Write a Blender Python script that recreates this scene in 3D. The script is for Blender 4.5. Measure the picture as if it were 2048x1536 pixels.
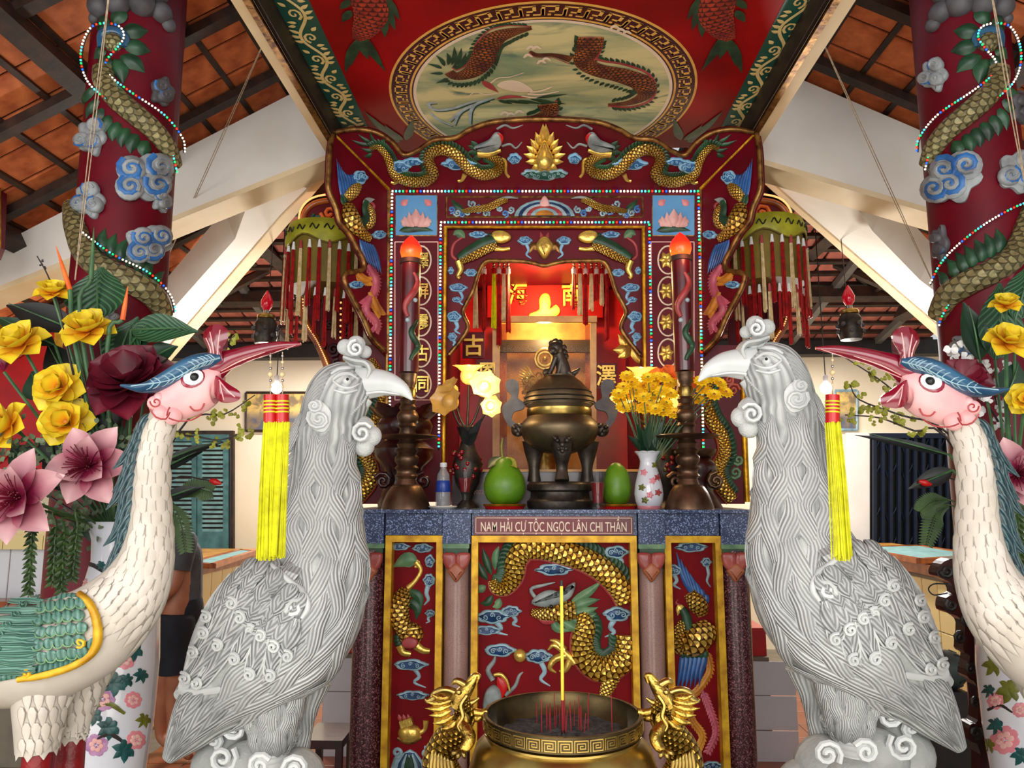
import bpy, bmesh, math, random
from mathutils import Vector, Matrix, Euler
from mathutils.bvhtree import BVHTree
from math import sin, cos, pi, radians, sqrt, atan2, floor
random.seed(7)
SC = bpy.context.scene
COL = SC.collection
for _o in list(bpy.data.objects): bpy.data.objects.remove(_o)

# ------------------------------------------------------------------ camera
F = 1480.0                                   # focal length in pixels of a 2048 px wide frame
CAM = Vector((0, 0, 1.6))
EUL = Euler((radians(98.3), 0, radians(1.97)), 'XYZ')
ROT = EUL.to_matrix()
FWD = ROT @ Vector((0, 0, -1))
cd = bpy.data.cameras.new('camera'); co = bpy.data.objects.new('camera', cd); COL.objects.link(co)
cd.sensor_width = 36; cd.lens = 36 * F / 2048; cd.clip_start = .05; cd.clip_end = 200
co.location = CAM; co.rotation_euler = EUL; SC.camera = co

# ------------------------------------------------------------------ world, light, exposure
wd = bpy.data.worlds.new('world'); SC.world = wd; wd.use_nodes = True
bg = wd.node_tree.nodes['Background']; bg.inputs[0].default_value = (.93, .96, 1, 1); bg.inputs[1].default_value = .42
def area(name, loc, target, sx, sy, power, col=(1, 1, 1)):
    l = bpy.data.lights.new(name, 'AREA'); l.shape = 'RECTANGLE'; l.size = sx; l.size_y = sy; l.energy = power; l.color = col
    o = bpy.data.objects.new(name, l); COL.objects.link(o); o.location = loc
    o.rotation_euler = (Vector(target) - Vector(loc)).to_track_quat('-Z', 'Y').to_euler(); return o
def point(name, loc, power, col=(1, 1, 1), r=.05):
    l = bpy.data.lights.new(name, 'POINT'); l.energy = power; l.color = col; l.shadow_soft_size = r
    o = bpy.data.objects.new(name, l); COL.objects.link(o); o.location = loc; return o
area('daylight_open_front', (0.3, -2.2, 2.7), (0.1, 3.2, 1.6), 5.0, 2.2, 125, (1, .98, .95))
area('daylight_left_side', (-3.6, -.6, 2.2), (0.5, 3.0, 1.4), 2.0, 1.8, 35, (1, .97, .93))
area('added_floor_fill', (0, .3, .08), (0, 2.4, 3.5), 5.0, 2.6, 84, (1, .93, .83))  # added unseen lamp in place of floor bounce, brightens roof and ceiling
SC.view_settings.view_transform = 'Standard'; SC.view_settings.look = 'None'
SC.view_settings.gamma = 1; SC.view_settings.use_curve_mapping = False
SC.view_settings.exposure = 0.6

# ------------------------------------------------------------------ photograph pixels to places
def ray(px, py): return ROT @ Vector(((px - 1024) / F, -(py - 768) / F, -1))
def W(px, py, Y):
    d = ray(px, py); return CAM + d * (Y / d.y)
def WZ(px, py, z):
    d = ray(px, py); return CAM + d * ((z - CAM.z) / d.z)
def mpp(p): return (p - CAM).dot(FWD) / F
class Plane:
    def __init__(s, p, n):
        s.p = Vector(p); s.n = Vector(n).normalized()
        if (CAM - s.p).dot(s.n) < 0: s.n = -s.n
    def at(s, px, py):
        d = ray(px, py); t = (s.p - CAM).dot(s.n) / d.dot(s.n); return CAM + d * t, s.n
def PY(Y): return Plane((0, Y, 0), (0, -1, 0))
def P3(a, b, c): return Plane(a, (b - a).cross(c - a))
class Cyl:
    def __init__(s, cx, cy, r): s.c = Vector((cx, cy)); s.r = r
    def at(s, px, py):
        d = ray(px, py); dx = Vector((d.x, d.y)); o = Vector((CAM.x, CAM.y)) - s.c
        a = dx.dot(dx); b = o.dot(dx); c = o.dot(o) - s.r ** 2; q = b * b - a * c
        if q >= 0: t = (-b - sqrt(q)) / a
        else: t = -b / a
        p = CAM + d * t; n = Vector((p.x - s.c.x, p.y - s.c.y, 0)).normalized()
        if q < 0: p = Vector((s.c.x + n.x * s.r, s.c.y + n.y * s.r, p.z))
        return p, n
class Skin:                                   # the surface of meshes already built
    def __init__(s, mb, Y):
        s.b = BVHTree.FromPolygons([v[:] for v in mb.v], [f for f in mb.f]); s.f = PY(Y)
    def at(s, px, py):
        d = ray(px, py).normalized(); h = s.b.ray_cast(CAM, d)
        if h[0] is None: 
            p, n = s.f.at(px, py); q = s.b.find_nearest(p)
            if q[0] is None: return p, n
            n = q[1] if q[1].dot(-d) > -.2 else -q[1]
            return (q[0], (n + Vector((0, -.6, 0))).normalized())
        n = h[1] if h[1].dot(d) < 0 else -h[1]
        return h[0], n
def mx(pts, c): return [(c - p[0],) + tuple(p[1:]) for p in pts]

# ------------------------------------------------------------------ scene objects
def rootloc(o):
    v = Vector((0, 0, 0))
    while o: v += o.location; o = o.parent
    return v
def tag(o, label=None, cat=None, group=None, kind=None):
    if label: o['label'] = label
    if cat: o['category'] = cat
    if group: o['group'] = group
    if kind: o['kind'] = kind
    return o
def thing(name, label, cat, loc, group=None):
    o = bpy.data.objects.new(name, None); COL.objects.link(o); o.location = loc; o.empty_display_size = .05
    return tag(o, label, cat, group)
def copytree(o, parent=None):
    c = o.copy(); COL.objects.link(c); c.parent = parent
    for ch in [x for x in bpy.data.objects if x.parent == o]: copytree(ch, c)
    return c
class MB:
    def __init__(s): s.v = []; s.f = []; s.m = []; s.uv = []
    def add(s, vs, fs, m=0, uv=None):
        n = len(s.v); s.v += [Vector(v) for v in vs]; s.f += [[i + n for i in f] for f in fs]; s.m += [m] * len(fs)
        s.uv += list(uv) if uv else [(0.0, 0.0)] * len(vs)
    def build(s, name, mats, parent=None, smooth=True, label=None, cat=None, group=None, kind=None, base=None):
        if not isinstance(mats, (list, tuple)): mats = [mats]
        if parent is not None: org = rootloc(parent)
        elif base is not None: org = Vector(base)
        elif kind == 'structure': org = Vector((0, 0, 0))
        else:
            xs = [v.x for v in s.v]; ys = [v.y for v in s.v]; org = Vector(((min(xs) + max(xs)) / 2, (min(ys) + max(ys)) / 2, min(v.z for v in s.v)))
        me = bpy.data.meshes.new(name); me.from_pydata([v - org for v in s.v], [], s.f)
        for m in mats: me.materials.append(M(m) if isinstance(m, str) else m)
        me.polygons.foreach_set('material_index', s.m)
        me.polygons.foreach_set('use_smooth', [smooth] * len(s.f))
        ul = me.uv_layers.new(name='UVMap'); uv = []
        for f in s.f:
            for i in f: uv += s.uv[i]
        ul.data.foreach_set('uv', uv); me.update()
        if smooth:
            try: me.set_sharp_from_angle(angle=radians(50))
            except Exception: pass
        o = bpy.data.objects.new(name, me); COL.objects.link(o)
        if parent is not None: o.parent = parent
        else: o.location = org
        return tag(o, label, cat, group, kind)

# ------------------------------------------------------------------ shapes
def cr(pts, res=5, closed=False):
    """Catmull-Rom through tuples of any length"""
    n = len(pts); out = []
    if n < 3 and not closed:
        return [tuple(a + (b - a) * i / res for a, b in zip(pts[0], pts[1])) for i in range(res + 1)]
    def g(i):
        if closed: return pts[i % n]
        if i < 0: return tuple(2 * a - b for a, b in zip(pts[0], pts[1]))
        if i >= n: return tuple(2 * a - b for a, b in zip(pts[-1], pts[-2]))
        return pts[i]
    for i in range(n if closed else n - 1):
        a, b, c, d = g(i - 1), g(i), g(i + 1), g(i + 2)
        for k in range(res):
            t = k / res
            out.append(tuple(.5 * (2 * q + (r - p) * t + (2 * p - 5 * q + 4 * r - s_) * t * t + (3 * q - p - 3 * r + s_) * t ** 3) for p, q, r, s_ in zip(a, b, c, d)))
    if not closed: out.append(tuple(pts[-1]))
    return out
def loft(mb, rings, m=0, caps=True, uv=None, closed=True):
    """rings: lists of equal length; seam column doubled for uv"""
    n = len(rings[0]); vs = []; us = []
    cols = n + 1 if closed else n
    for i, r in enumerate(rings):
        for j in range(cols):
            vs.append(r[j % n]); us.append((j / (cols - 1), uv[i] if uv else i / max(1, len(rings) - 1)))
    fs = []
    for i in range(len(rings) - 1):
        for j in range(cols - 1):
            a = i * cols + j; fs.append([a, a + 1, a + cols + 1, a + cols])
    if caps and closed:
        for i, rv in ((0, True), (len(rings) - 1, False)):
            c = sum((Vector(p) for p in rings[i]), Vector()) / n; vs.append(c); us.append((.5, uv[i] if uv else i / max(1, len(rings) - 1)))
            k = len(vs) - 1
            for j in range(cols - 1):
                a = i * cols + j; fs.append([k, a + 1, a] if rv else [k, a, a + 1])
    mb.add(vs, fs, m, us)
def rad(r, i, n):
    if not isinstance(r, (list, tuple)): return r
    t = i / max(1, n - 1) * (len(r) - 1); k = min(int(t), len(r) - 2); return r[k] + (r[k + 1] - r[k]) * (t - k)
def tube(mb, S, pts, r, m=0, segs=8, flat=.7, lift=.3, res=4, vs=1.0):
    """a rounded band lying on surface S; pts and radii in photograph pixels"""
    pts = [(p[0], p[1], p[2] if len(p) > 2 else rad(r, i, len(pts))) for i, p in enumerate(pts)]
    c = cr(pts, res) if res > 1 else pts
    PN = [S.at(p[0], p[1]) for p in c]; n = len(c); rings = []; us = []; L = 0
    for i in range(n):
        P, N = PN[i]; T = PN[min(i + 1, n - 1)][0] - PN[max(i - 1, 0)][0]
        if T.length < 1e-9: T = Vector((1, 0, 0))
        B = T.cross(N).normalized(); k = mpp(P) * max(c[i][2], .15)
        if i: L += (P - PN[i - 1][0]).length / max(k * 3, 1e-6)
        us.append(L * vs)
        rings.append([P + N * (lift * k) + B * (cos(2 * pi * j / segs) * k) + N * (sin(2 * pi * j / segs) * k * flat) for j in range(segs)])
    loft(mb, rings, m, True, us)
def frames(ps):
    n = len(ps); out = []; up = None
    for i in range(n):
        T = (ps[min(i + 1, n - 1)] - ps[max(i - 1, 0)])
        T = T.normalized() if T.length > 1e-9 else Vector((0, 0, 1))
        if up is None:
            up = Vector((0, -1, 0)) if abs(T.y) < .9 else Vector((0, 0, 1))
        up = (up - T * up.dot(T)).normalized(); out.append((T, up, T.cross(up)))
    return out
def tube3(mb, pts, r, m=0, segs=8, res=4, fy=1.0, vs=1.0, smooth=True):
    """tube through points in metres; fy squashes along the first frame axis (towards the viewer)"""
    q = [tuple(p) + (rad(r, i, len(pts)),) for i, p in enumerate(pts)]
    q = cr(q, res) if (res > 1 and len(q) > 2) else q
    ps = [Vector(p[:3]) for p in q]; fr = frames(ps); rings = []; us = []; L = 0
    for i, p in enumerate(ps):
        T, U, B = fr[i]; k = max(q[i][3], 1e-4)
        if i: L += (p - ps[i - 1]).length / (k * 3)
        us.append(L * vs)
        rings.append([p + U * (sin(2 * pi * j / segs) * k * fy) + B * (cos(2 * pi * j / segs) * k) for j in range(segs)])
    loft(mb, rings, m, True, us)
def lathe(mb, cx, cy, prof, segs=24, m=0, sc=(1, 1), vs=1.0, caps=True):
    rings = [[Vector((cx + r * cos(2 * pi * j / segs) * sc[0], cy + r * sin(2 * pi * j / segs) * sc[1], z)) for j in range(segs)] for r, z in prof]
    L = [0]
    for a, b in zip(prof, prof[1:]): L.append(L[-1] + sqrt((a[0] - b[0]) ** 2 + (a[1] - b[1]) ** 2) * vs)
    loft(mb, rings, m, caps, L)
def lathe_px(mb, ax, Y, prof, segs=24, m=0, sc=(1, 1), ref=None):
    """prof: (pixel row, radius in pixels), a vertical solid whose axis passes through pixel (ax, ref)"""
    p0 = W(ax, ref if ref else prof[-1][0], Y); k = 0; pr = []
    for y, r in prof:
        d = ray(1075, y); z = CAM.z + d.z * (Y / d.y); pr.append((max(r, .01) * mpp(Vector((p0.x, Y, z))), z))
    if pr[0][1] > pr[-1][1]: pr = pr[::-1]
    lathe(mb, p0.x, Y, pr, segs, m, sc); return p0, pr
def zrow(py, Y):
    d = ray(1075, py); return CAM.z + d.z * (Y / d.y)
def ball(mb, c, r, m=0, segs=10, rings=6, sc=(1, 1, 1)):
    c = Vector(c); R = []
    for i in range(rings + 1):
        a = pi * i / rings - pi / 2; rr = max(cos(a), 1e-3)
        R.append([c + Vector((cos(2 * pi * j / segs) * rr * r * sc[0], sin(2 * pi * j / segs) * rr * r * sc[1], sin(a) * r * sc[2])) for j in range(segs)])
    loft(mb, R, m, False)
BF = [[0, 3, 2, 1], [4, 5, 6, 7], [0, 1, 5, 4], [1, 2, 6, 5], [2, 3, 7, 6], [3, 0, 4, 7]]
def box(mb, x0, x1, y0, y1, z0, z1, m=0):
    v = [(x, y, z) for z in (z0, z1) for x, y in ((x0, y0), (x1, y0), (x1, y1), (x0, y1))]
    mb.add(v, BF, m, [(p[0], p[1] + p[2]) for p in v])
def hexa(mb, a, b, m=0):
    """two quads a and b joined to a solid"""
    mb.add(list(a) + list(b), BF, m)
def bar(mb, a, b, w, h, m=0, up=(0, 0, 1)):
    a = Vector(a); b = Vector(b); T = (b - a).normalized(); U = Vector(up); U = (U - T * U.dot(T)).normalized(); S = T.cross(U)
    q = [S * (-w / 2) + U * (-h / 2), S * (w / 2) + U * (-h / 2), S * (w / 2) + U * (h / 2), S * (-w / 2) + U * (h / 2)]
    hexa(mb, [a + e for e in q], [b + e for e in q], m)
def slab(mb, S, pts, th, m=0, off=0.0):
    """flat-edged polygon of thickness th standing on S"""
    t = [S.at(*p[:2]) for p in pts]; n = len(t)
    lo = [p + N * off for p, N in t]; hi = [p + N * (off + th) for p, N in t]
    mb.add(lo + hi, [list(range(n))[::-1], [i + n for i in range(n)]] + [[i, (i + 1) % n, (i + 1) % n + n, i + n] for i in range(n)], m,
           [(p.x, p.z) for p in lo] * 2)
def poly(mb, S, pts, h, m=0, res=0, ins=.25, off=0.0):
    """puffed outline: straight foot, rounded shoulder, flat crown; h and ins in pixels"""
    if res: pts = cr([p[:2] for p in pts], res, True)
    n = len(pts); A = sum(pts[i][0] * pts[(i + 1) % n][1] - pts[(i + 1) % n][0] * pts[i][1] for i in range(n)); sg = 1 if A > 0 else -1
    nr = []
    for i in range(n):
        a, b, c = pts[i - 1], pts[i], pts[(i + 1) % n]
        e = Vector((c[0] - a[0], c[1] - a[1]))
        e = e.normalized() if e.length > 1e-6 else Vector((1, 0)); nr.append((-e.y * sg, e.x * sg))
    vs = []; us = []
    for frac, hh in ((0, 0), (0, .6), (.35, .88), (1, 1)):
        for i in range(n):
            x = pts[i][0] + nr[i][0] * frac * ins; y = pts[i][1] + nr[i][1] * frac * ins
            P, N = S.at(x, y); vs.append(P + N * (off + hh * h * mpp(P))); us.append((x / 40, y / 40))
    fs = []
    for r in range(3):
        for i in range(n): fs.append([r * n + i, r * n + (i + 1) % n, (r + 1) * n + (i + 1) % n, (r + 1) * n + i])
    fs.append([3 * n + i for i in range(n)]); mb.add(vs, fs, m, us)
def ell(cx, cy, rx, ry, n=16, a0=0, rot=0):
    o = []
    for i in range(n):
        a = a0 + 2 * pi * i / n; x = rx * cos(a); y = ry * sin(a)
        o.append((cx + x * cos(rot) - y * sin(rot), cy + x * sin(rot) + y * cos(rot)))
    return o
def spir(cx, cy, r, turns=1.5, a0=0, sgn=1, n=14, r0=.12):
    return [(cx + r * (r0 + (1 - r0) * t) * cos(a0 + sgn * 2 * pi * turns * t), cy + r * (r0 + (1 - r0) * t) * sin(a0 + sgn * 2 * pi * turns * t)) for t in [i / (n - 1) for i in range(n)]]
def leaf(mb, S, cl, w, m=0, ribs=0, h=.35, n=8, ac=6, pw=.75, rh=.12, tip=0.0, res=4, lift=0.0):
    """a domed, pointed blade along the pixel path cl, half width w pixels; ribs run along it"""
    c = cr(cl, res) if len(cl) > 2 else cr(cl, n)
    PN = [S.at(*p[:2]) for p in c]; N_ = len(c); vs = []; us = []
    for i in range(N_):
        t = i / (N_ - 1); P, N = PN[i]; T = PN[min(i + 1, N_ - 1)][0] - PN[max(i - 1, 0)][0]
        B = T.cross(N).normalized(); k = mpp(P); ww = w * max(sin(pi * min(1, t ** pw * (1 - tip) + .0001)), .04) * k
        if t < .5: ww = max(ww, w * .35 * k) if pw < .7 else ww
        for j in range(ac + 1):
            s = -1 + 2 * j / ac; z = h * (1 - s * s) * ww + lift * k
            if ribs: z += rh * ww * (cos(s * pi * ribs) * .5 + .5) * (1 - s * s)
            vs.append(P + B * (s * ww) + N * (z + .0015)); us.append((j / ac, t))
    a1 = ac + 1
    mb.add(vs, [[i * a1 + j, i * a1 + j + 1, (i + 1) * a1 + j + 1, (i + 1) * a1 + j] for i in range(N_ - 1) for j in range(ac)], m, us)
def leaf3(mb, base, tip, nrm, w, m=0, curl=0.0, cup=.2, n=8, ac=6, pw=.8, blunt=.0, ribs=0):
    """a petal or leaf between two points in metres; nrm its upper side; curl lifts the tip"""
    base = Vector(base); tip = Vector(tip); T = tip - base; L = T.length; T.normalize()
    N = Vector(nrm); N = (N - T * N.dot(T))
    N = N.normalized() if N.length > 1e-6 else Vector((0, 0, 1)); B = T.cross(N); vs = []; us = []
    for i in range(n + 1):
        t = i / n; ww = w * max(sin(pi * (t * (1 - blunt)) ** pw), .06)
        if blunt and t > .7: ww *= max(sqrt(max(0, 1 - ((t - .7) / .3) ** 2)), .1)
        c = base + T * (t * L) + N * (curl * L * t * t)
        for j in range(ac + 1):
            s = -1 + 2 * j / ac; z = cup * ww * s * s
            if ribs: z += ww * .06 * cos(s * pi * ribs)
            vs.append(c + B * (s * ww) + N * z); us.append((j / ac, t))
    a1 = ac + 1
    mb.add(vs, [[i * a1 + j, i * a1 + j + 1, (i + 1) * a1 + j + 1, (i + 1) * a1 + j] for i in range(n) for j in range(ac)], m, us)
def cloud(mb, S, cx, cy, w, h, seed=0, hgt=7, tail=0, flip=1):
    """scalloped cloud: pale body (0), dark inlay (1), pale scrolls (0)"""
    rnd = random.Random(seed); o = []; n = 40; k = rnd.choice((5, 6, 7)); ph = rnd.random()
    for i in range(n):
        a = 2 * pi * i / n; s = .84 + .16 * abs(cos(k * a / 2 + ph))
        x = cos(a) * w * s; y = sin(a) * h * s
        if abs(sin(a)) < .25: x *= 1.12
        o.append((cx + x * flip, cy + y))
    poly(mb, S, o, hgt, 0, 0, min(w, h) * .22)
    poly(mb, S, [(cx + (x - cx) * .74, cy + (y - cy) * .72) for x, y in o], hgt + 2, 1, 0, min(w, h) * .1)
    r = min(w, h)
    for dx, dy, q, sg in ((-.42, .05, .42, 1), (.4, .1, .42, -1), (0, -.25, .36, 1)):
        if w < 11: q *= .8
        tube(mb, LiftS(S, hgt + 1.5), spir(cx + dx * w * flip, cy + dy * h, r * q, 1.3, rnd.random() * 6, sg * flip, 10), max(r * .085, .9), 0, 5, .9, .2, 1)
    if tail:
        tube(mb, S, [(cx + flip * w * .2, cy + h * .7), (cx + flip * w * .5, cy + h + tail * .35), (cx + flip * w * .2, cy + h + tail * .7), (cx + flip * w * .9, cy + h + tail)], [h * .35, h * .3, h * .22, 1], 0, 6, .6, .2, 4)
class LiftS:
    def __init__(s, S, px): s.S = S; s.px = px
    def at(s, x, y):
        P, N = s.S.at(x, y); return P + N * (s.px * mpp(P)), N
# ------------------------------------------------------------------ materials (all node based)
_M = {}
def lin(c): return tuple((x / 255 / 12.92 if x <= 10 else ((x / 255 + .055) / 1.055) ** 2.4) for x in c)
class NT:
    def __init__(s, name):
        s.m = bpy.data.materials.new(name); s.m.use_nodes = True; s.t = s.m.node_tree; s.b = s.t.nodes['Principled BSDF']
    def n(s, typ, **kw):
        x = s.t.nodes.new(typ)
        for k, v in kw.items(): setattr(x, k, v)
        return x
    def L(s, a, b): s.t.links.new(a, b)
    def math(s, op, a, b=None, c=None):
        x = s.n('ShaderNodeMath', operation=op)
        for i, q in enumerate((a, b, c)):
            if q is None: continue
            if isinstance(q, (int, float)): x.inputs[i].default_value = q
            else: s.L(q, x.inputs[i])
        return x.outputs[0]
    def mix(s, f, a, b, typ='MIX'):
        x = s.n('ShaderNodeMix', data_type='RGBA', blend_type=typ)
        for i, q in ((0, f), (6, a), (7, b)):
            if isinstance(q, (int, float)): x.inputs[i].default_value = q
            elif isinstance(q, tuple): x.inputs[i].default_value = q + (1,) if len(q) == 3 else q
            else: s.L(q, x.inputs[i])
        return x.outputs[2]
    def noise(s, scale, detail=3, dist=0, co=None):
        x = s.n('ShaderNodeTexNoise'); x.inputs['Scale'].default_value = scale; x.inputs['Detail'].default_value = detail; x.inputs['Distortion'].default_value = dist
        if co is None: co = s.n('ShaderNodeTexCoord').outputs['Object']
        s.L(co, x.inputs['Vector']); return x.outputs[0]
    def uv(s):
        t = s.n('ShaderNodeUVMap'); x = s.n('ShaderNodeSeparateXYZ'); s.L(t.outputs[0], x.inputs[0]); return x.outputs[0], x.outputs[1]
    def ramp(s, f, lo, hi):
        x = s.n('ShaderNodeMapRange'); x.inputs[1].default_value = lo; x.inputs[2].default_value = hi; s.L(f, x.inputs[0]); return x.outputs[0]
    def bump(s, hgt, st=.3, dist=.01):
        x = s.n('ShaderNodeBump'); x.inputs['Strength'].default_value = st; x.inputs['Distance'].default_value = dist
        s.L(hgt, x.inputs['Height']); s.L(x.outputs[0], s.b.inputs['Normal'])
    def col(s, c):
        if isinstance(c, tuple): s.b.inputs['Base Color'].default_value = c + (1,)
        else: s.L(c, s.b.inputs['Base Color'])
    def set(s, rough=.5, metal=0, spec=.5, coat=0, emit=None, es=0, trans=0, alpha=None, ior=None):
        i = s.b.inputs; i['Roughness'].default_value = rough; i['Metallic'].default_value = metal; i['Specular IOR Level'].default_value = spec
        i['Coat Weight'].default_value = coat; i['Coat Roughness'].default_value = .12
        if emit: i['Emission Color'].default_value = emit + (1,); i['Emission Strength'].default_value = es
        i['Transmission Weight'].default_value = trans
        if ior: i['IOR'].default_value = ior
        if alpha is not None: i['Alpha'].default_value = alpha
def plain(name, rgb, rough=.5, metal=0, var=.12, sc=9, bump=.0, bsc=40, spec=.5, coat=0, rgb2=None, **kw):
    t = NT(name); c = lin(rgb); c2 = lin(rgb2) if rgb2 else tuple(x * (1 - var * 2.2) for x in c)
    n = t.noise(sc, 4); t.col(t.mix(t.ramp(n, .35, .68), c, c2)); t.set(rough, metal, spec, coat, **kw)
    if bump: t.bump(t.noise(bsc, 3), bump, .006)
    _M[name] = t.m; return t.m
def scaled(name, rgb, edge, nu=6, nv=1.0, rough=.35, metal=0, rgb2=None, bump=.6, coat=0, rim=.42):
    """overlapping rounded scales laid out in the tube's own u and v"""
    t = NT(name); u, v = t.uv(); V = t.math('MULTIPLY', v, nv * 2.2); r = t.math('FLOOR', V); od = t.math('MULTIPLY', t.math('MODULO', r, 2.0), .5)
    fu = t.math('SUBTRACT', t.math('FRACT', t.math('ADD', t.math('MULTIPLY', u, float(nu)), od)), .5); fv = t.math('FRACT', V)
    d = t.math('SQRT', t.math('ADD', t.math('MULTIPLY', fu, fu), t.math('MULTIPLY', t.math('MULTIPLY', fv, fv), .3)))
    e = t.ramp(d, rim, rim + .1); n = t.ramp(t.noise(14, 3), .35, .65)
    base = t.mix(n, lin(rgb), lin(rgb2) if rgb2 else tuple(x * .7 for x in lin(rgb)))
    t.col(t.mix(e, base, lin(edge))); t.set(rough, metal, .5, coat)
    t.bump(t.math('SUBTRACT', 1.0, t.math('ADD', t.math('MULTIPLY', d, .9), t.math('MULTIPLY', e, .5))), bump, .012)
    _M[name] = t.m; return t.m
def striped(name, rgb, groove, n=10, wob=.25, rough=.5, metal=0, bump=.5, vf=2.0, coat=0, rgb2=None, skew=0.0, mirror=False):
    """fine lines running along v, gently waving; skew slants them like the barbs of a feather"""
    t = NT(name); u, v = t.uv(); uu = t.math('ABSOLUTE', t.math('SUBTRACT', u, .5)) if mirror else u
    w = t.math('MULTIPLY', t.math('SINE', t.math('ADD', t.math('MULTIPLY', v, vf * 6.28), t.math('MULTIPLY', t.noise(7, 2), 3.0))), wob / n * 2)
    ph = t.math('ADD', t.math('ADD', uu, w), t.math('MULTIPLY', v, skew))
    s = t.math('SINE', t.math('MULTIPLY', ph, 6.2832 * n)); g = t.ramp(s, -.95, -.2)
    nn = t.ramp(t.noise(10, 4), .35, .7); base = t.mix(nn, lin(rgb), lin(rgb2) if rgb2 else tuple(x * .8 for x in lin(rgb)))
    t.col(t.mix(g, lin(groove), base)); t.set(rough, metal, .5, coat); t.bump(s, bump, .004)
    _M[name] = t.m; return t.m
def glow(name, rgb, s):
    t = NT(name); t.col(lin(rgb)); t.set(.4, emit=lin(rgb), es=s); _M[name] = t.m; return t.m
def M(n): return _M[n]

plain('maroon', (100, 0, 22), .45, var=.16, sc=6, bump=.06, spec=.25)
plain('maroon_deep', (70, 4, 16), .4, var=.2, sc=6)
plain('red_panel', (118, 0, 10), .6, var=.12, sc=8, bump=.1, spec=.15)
plain('bright_red', (190, 14, 16), .35, var=.1)
plain('ceiling_red', (158, 2, 6), .5, var=.2, sc=2.5, bump=.05, spec=.2)
plain('gold', (248, 210, 104), .26, .7, var=.2, sc=18, bump=.35, bsc=55)
plain('gold_leaf', (214, 160, 40), .36, .85, rgb2=(150, 100, 20), sc=22, bump=.35, bsc=45)
plain('gold_paint', (226, 178, 40), .45, .35, rgb2=(170, 118, 14), sc=16, bump=.25)
plain('old_gold', (160, 118, 62), .4, .8, rgb2=(80, 44, 24), sc=26, bump=.35)
plain('brass', (196, 168, 92), .3, 1, rgb2=(120, 100, 56), sc=6, bump=.05)
plain('brass_relief', (214, 178, 84), .32, 1, rgb2=(120, 92, 40), sc=30, bump=.6, bsc=70)
plain('brass_dark', (92, 78, 52), .4, 1, rgb2=(44, 38, 28), sc=12, bump=.15)
plain('bronze', (116, 100, 74), .42, .75, rgb2=(70, 60, 46), sc=7, bump=.08)
plain('bronze_dark', (84, 76, 68), .42, .7, rgb2=(46, 41, 37), sc=14, bump=.3)
plain('bronze_brown', (122, 94, 72), .36, .8, rgb2=(70, 52, 40), sc=9, bump=.05)
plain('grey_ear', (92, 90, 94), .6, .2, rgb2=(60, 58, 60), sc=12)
plain('cloud_pale', (150, 184, 196), .45, var=.2, sc=20)
plain('cloud_blue', (26, 66, 112), .4, var=.3, sc=20)
plain('cloud_white', (176, 196, 204), .45, var=.15, sc=20)
plain('sky_blue', (80, 134, 190), .4, rgb2=(54, 104, 164), sc=4)
plain('wing_blue', (34, 92, 158), .35, rgb2=(18, 52, 104), sc=16, coat=.3)
plain('green', (34, 78, 48), .42, rgb2=(14, 40, 26), sc=15, bump=.1)
plain('green_pale', (110, 146, 104), .45, rgb2=(60, 100, 68), sc=15)
plain('green_border', (22, 84, 70), .45, var=.12, sc=3)
plain('pink', (226, 150, 150), .45, rgb2=(200, 100, 110), sc=12)
plain('pink_pale', (232, 186, 178), .45, rgb2=(214, 150, 146), sc=9)
plain('rose', (176, 74, 74), .42, rgb2=(140, 40, 44), sc=12)
plain('orange_red', (188, 70, 34), .45, var=.2)
plain('horn', (150, 158, 156), .4, rgb2=(96, 106, 106), sc=14)
plain('flame_yellow', (206, 140, 40), .45, rgb2=(150, 80, 20), sc=12)
plain('tail_pink', (190, 92, 110), .45, rgb2=(150, 60, 80), sc=12)
plain('black', (14, 13, 13), .4, var=.1)
plain('white', (235, 235, 232), .4, var=.03)
plain('paint_gold', (232, 184, 92), .5, 0, rgb2=(214, 156, 64), sc=12)
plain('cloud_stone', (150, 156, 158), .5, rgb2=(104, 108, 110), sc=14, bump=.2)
plain('swirl_blue', (44, 108, 172), .45, rgb2=(26, 74, 130), sc=14)
plain('wall_paint', (238, 224, 198), .7, rgb2=(230, 212, 180), sc=1.2)
plain('crane_mane_dark', (20, 48, 56), .3, rgb2=(10, 28, 34), sc=9, coat=.4)
plain('rock_stone', (176, 178, 174), .6, rgb2=(140, 143, 140), sc=8, bump=.4, bsc=90)
plain('crane_white', (188, 180, 168), .55, rgb2=(168, 158, 142), sc=7)
plain('cloud_sky', (140, 188, 216), .45, rgb2=(112, 164, 198), sc=20)
plain('cloud_mid', (48, 104, 152), .4, rgb2=(32, 78, 124), sc=20)
plain('char_gold', (252, 216, 92), .4, .1, rgb2=(240, 190, 60), sc=14)
plain('vine_gold', (232, 212, 146), .5, rgb2=(214, 190, 120), sc=10)
plain('cream', (238, 216, 176), .6, rgb2=(222, 194, 148), sc=3, bump=.03)
plain('white_paint', (242, 237, 228), .65, rgb2=(226, 219, 208), sc=2, bump=.06)
plain('wood_dark', (62, 40, 28), .6, rgb2=(30, 20, 15), sc=12, bump=.2)
plain('wood_black', (34, 24, 20), .5, rgb2=(16, 11, 10), sc=14, bump=.12)
plain('wood_red', (62, 12, 12), .32, rgb2=(26, 6, 7), sc=12, bump=.1, coat=.4)
plain('wood_orange', (176, 92, 26), .35, rgb2=(128, 58, 14), sc=14, coat=.3)
plain('wood_yellow', (214, 160, 74), .35, rgb2=(180, 120, 48), sc=10)
plain('terracotta', (232, 132, 74), .75, rgb2=(176, 84, 42), sc=9, bump=.3)
plain('terracotta_pale', (184, 100, 62), .75, rgb2=(140, 66, 38), sc=9, bump=.3)
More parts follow.
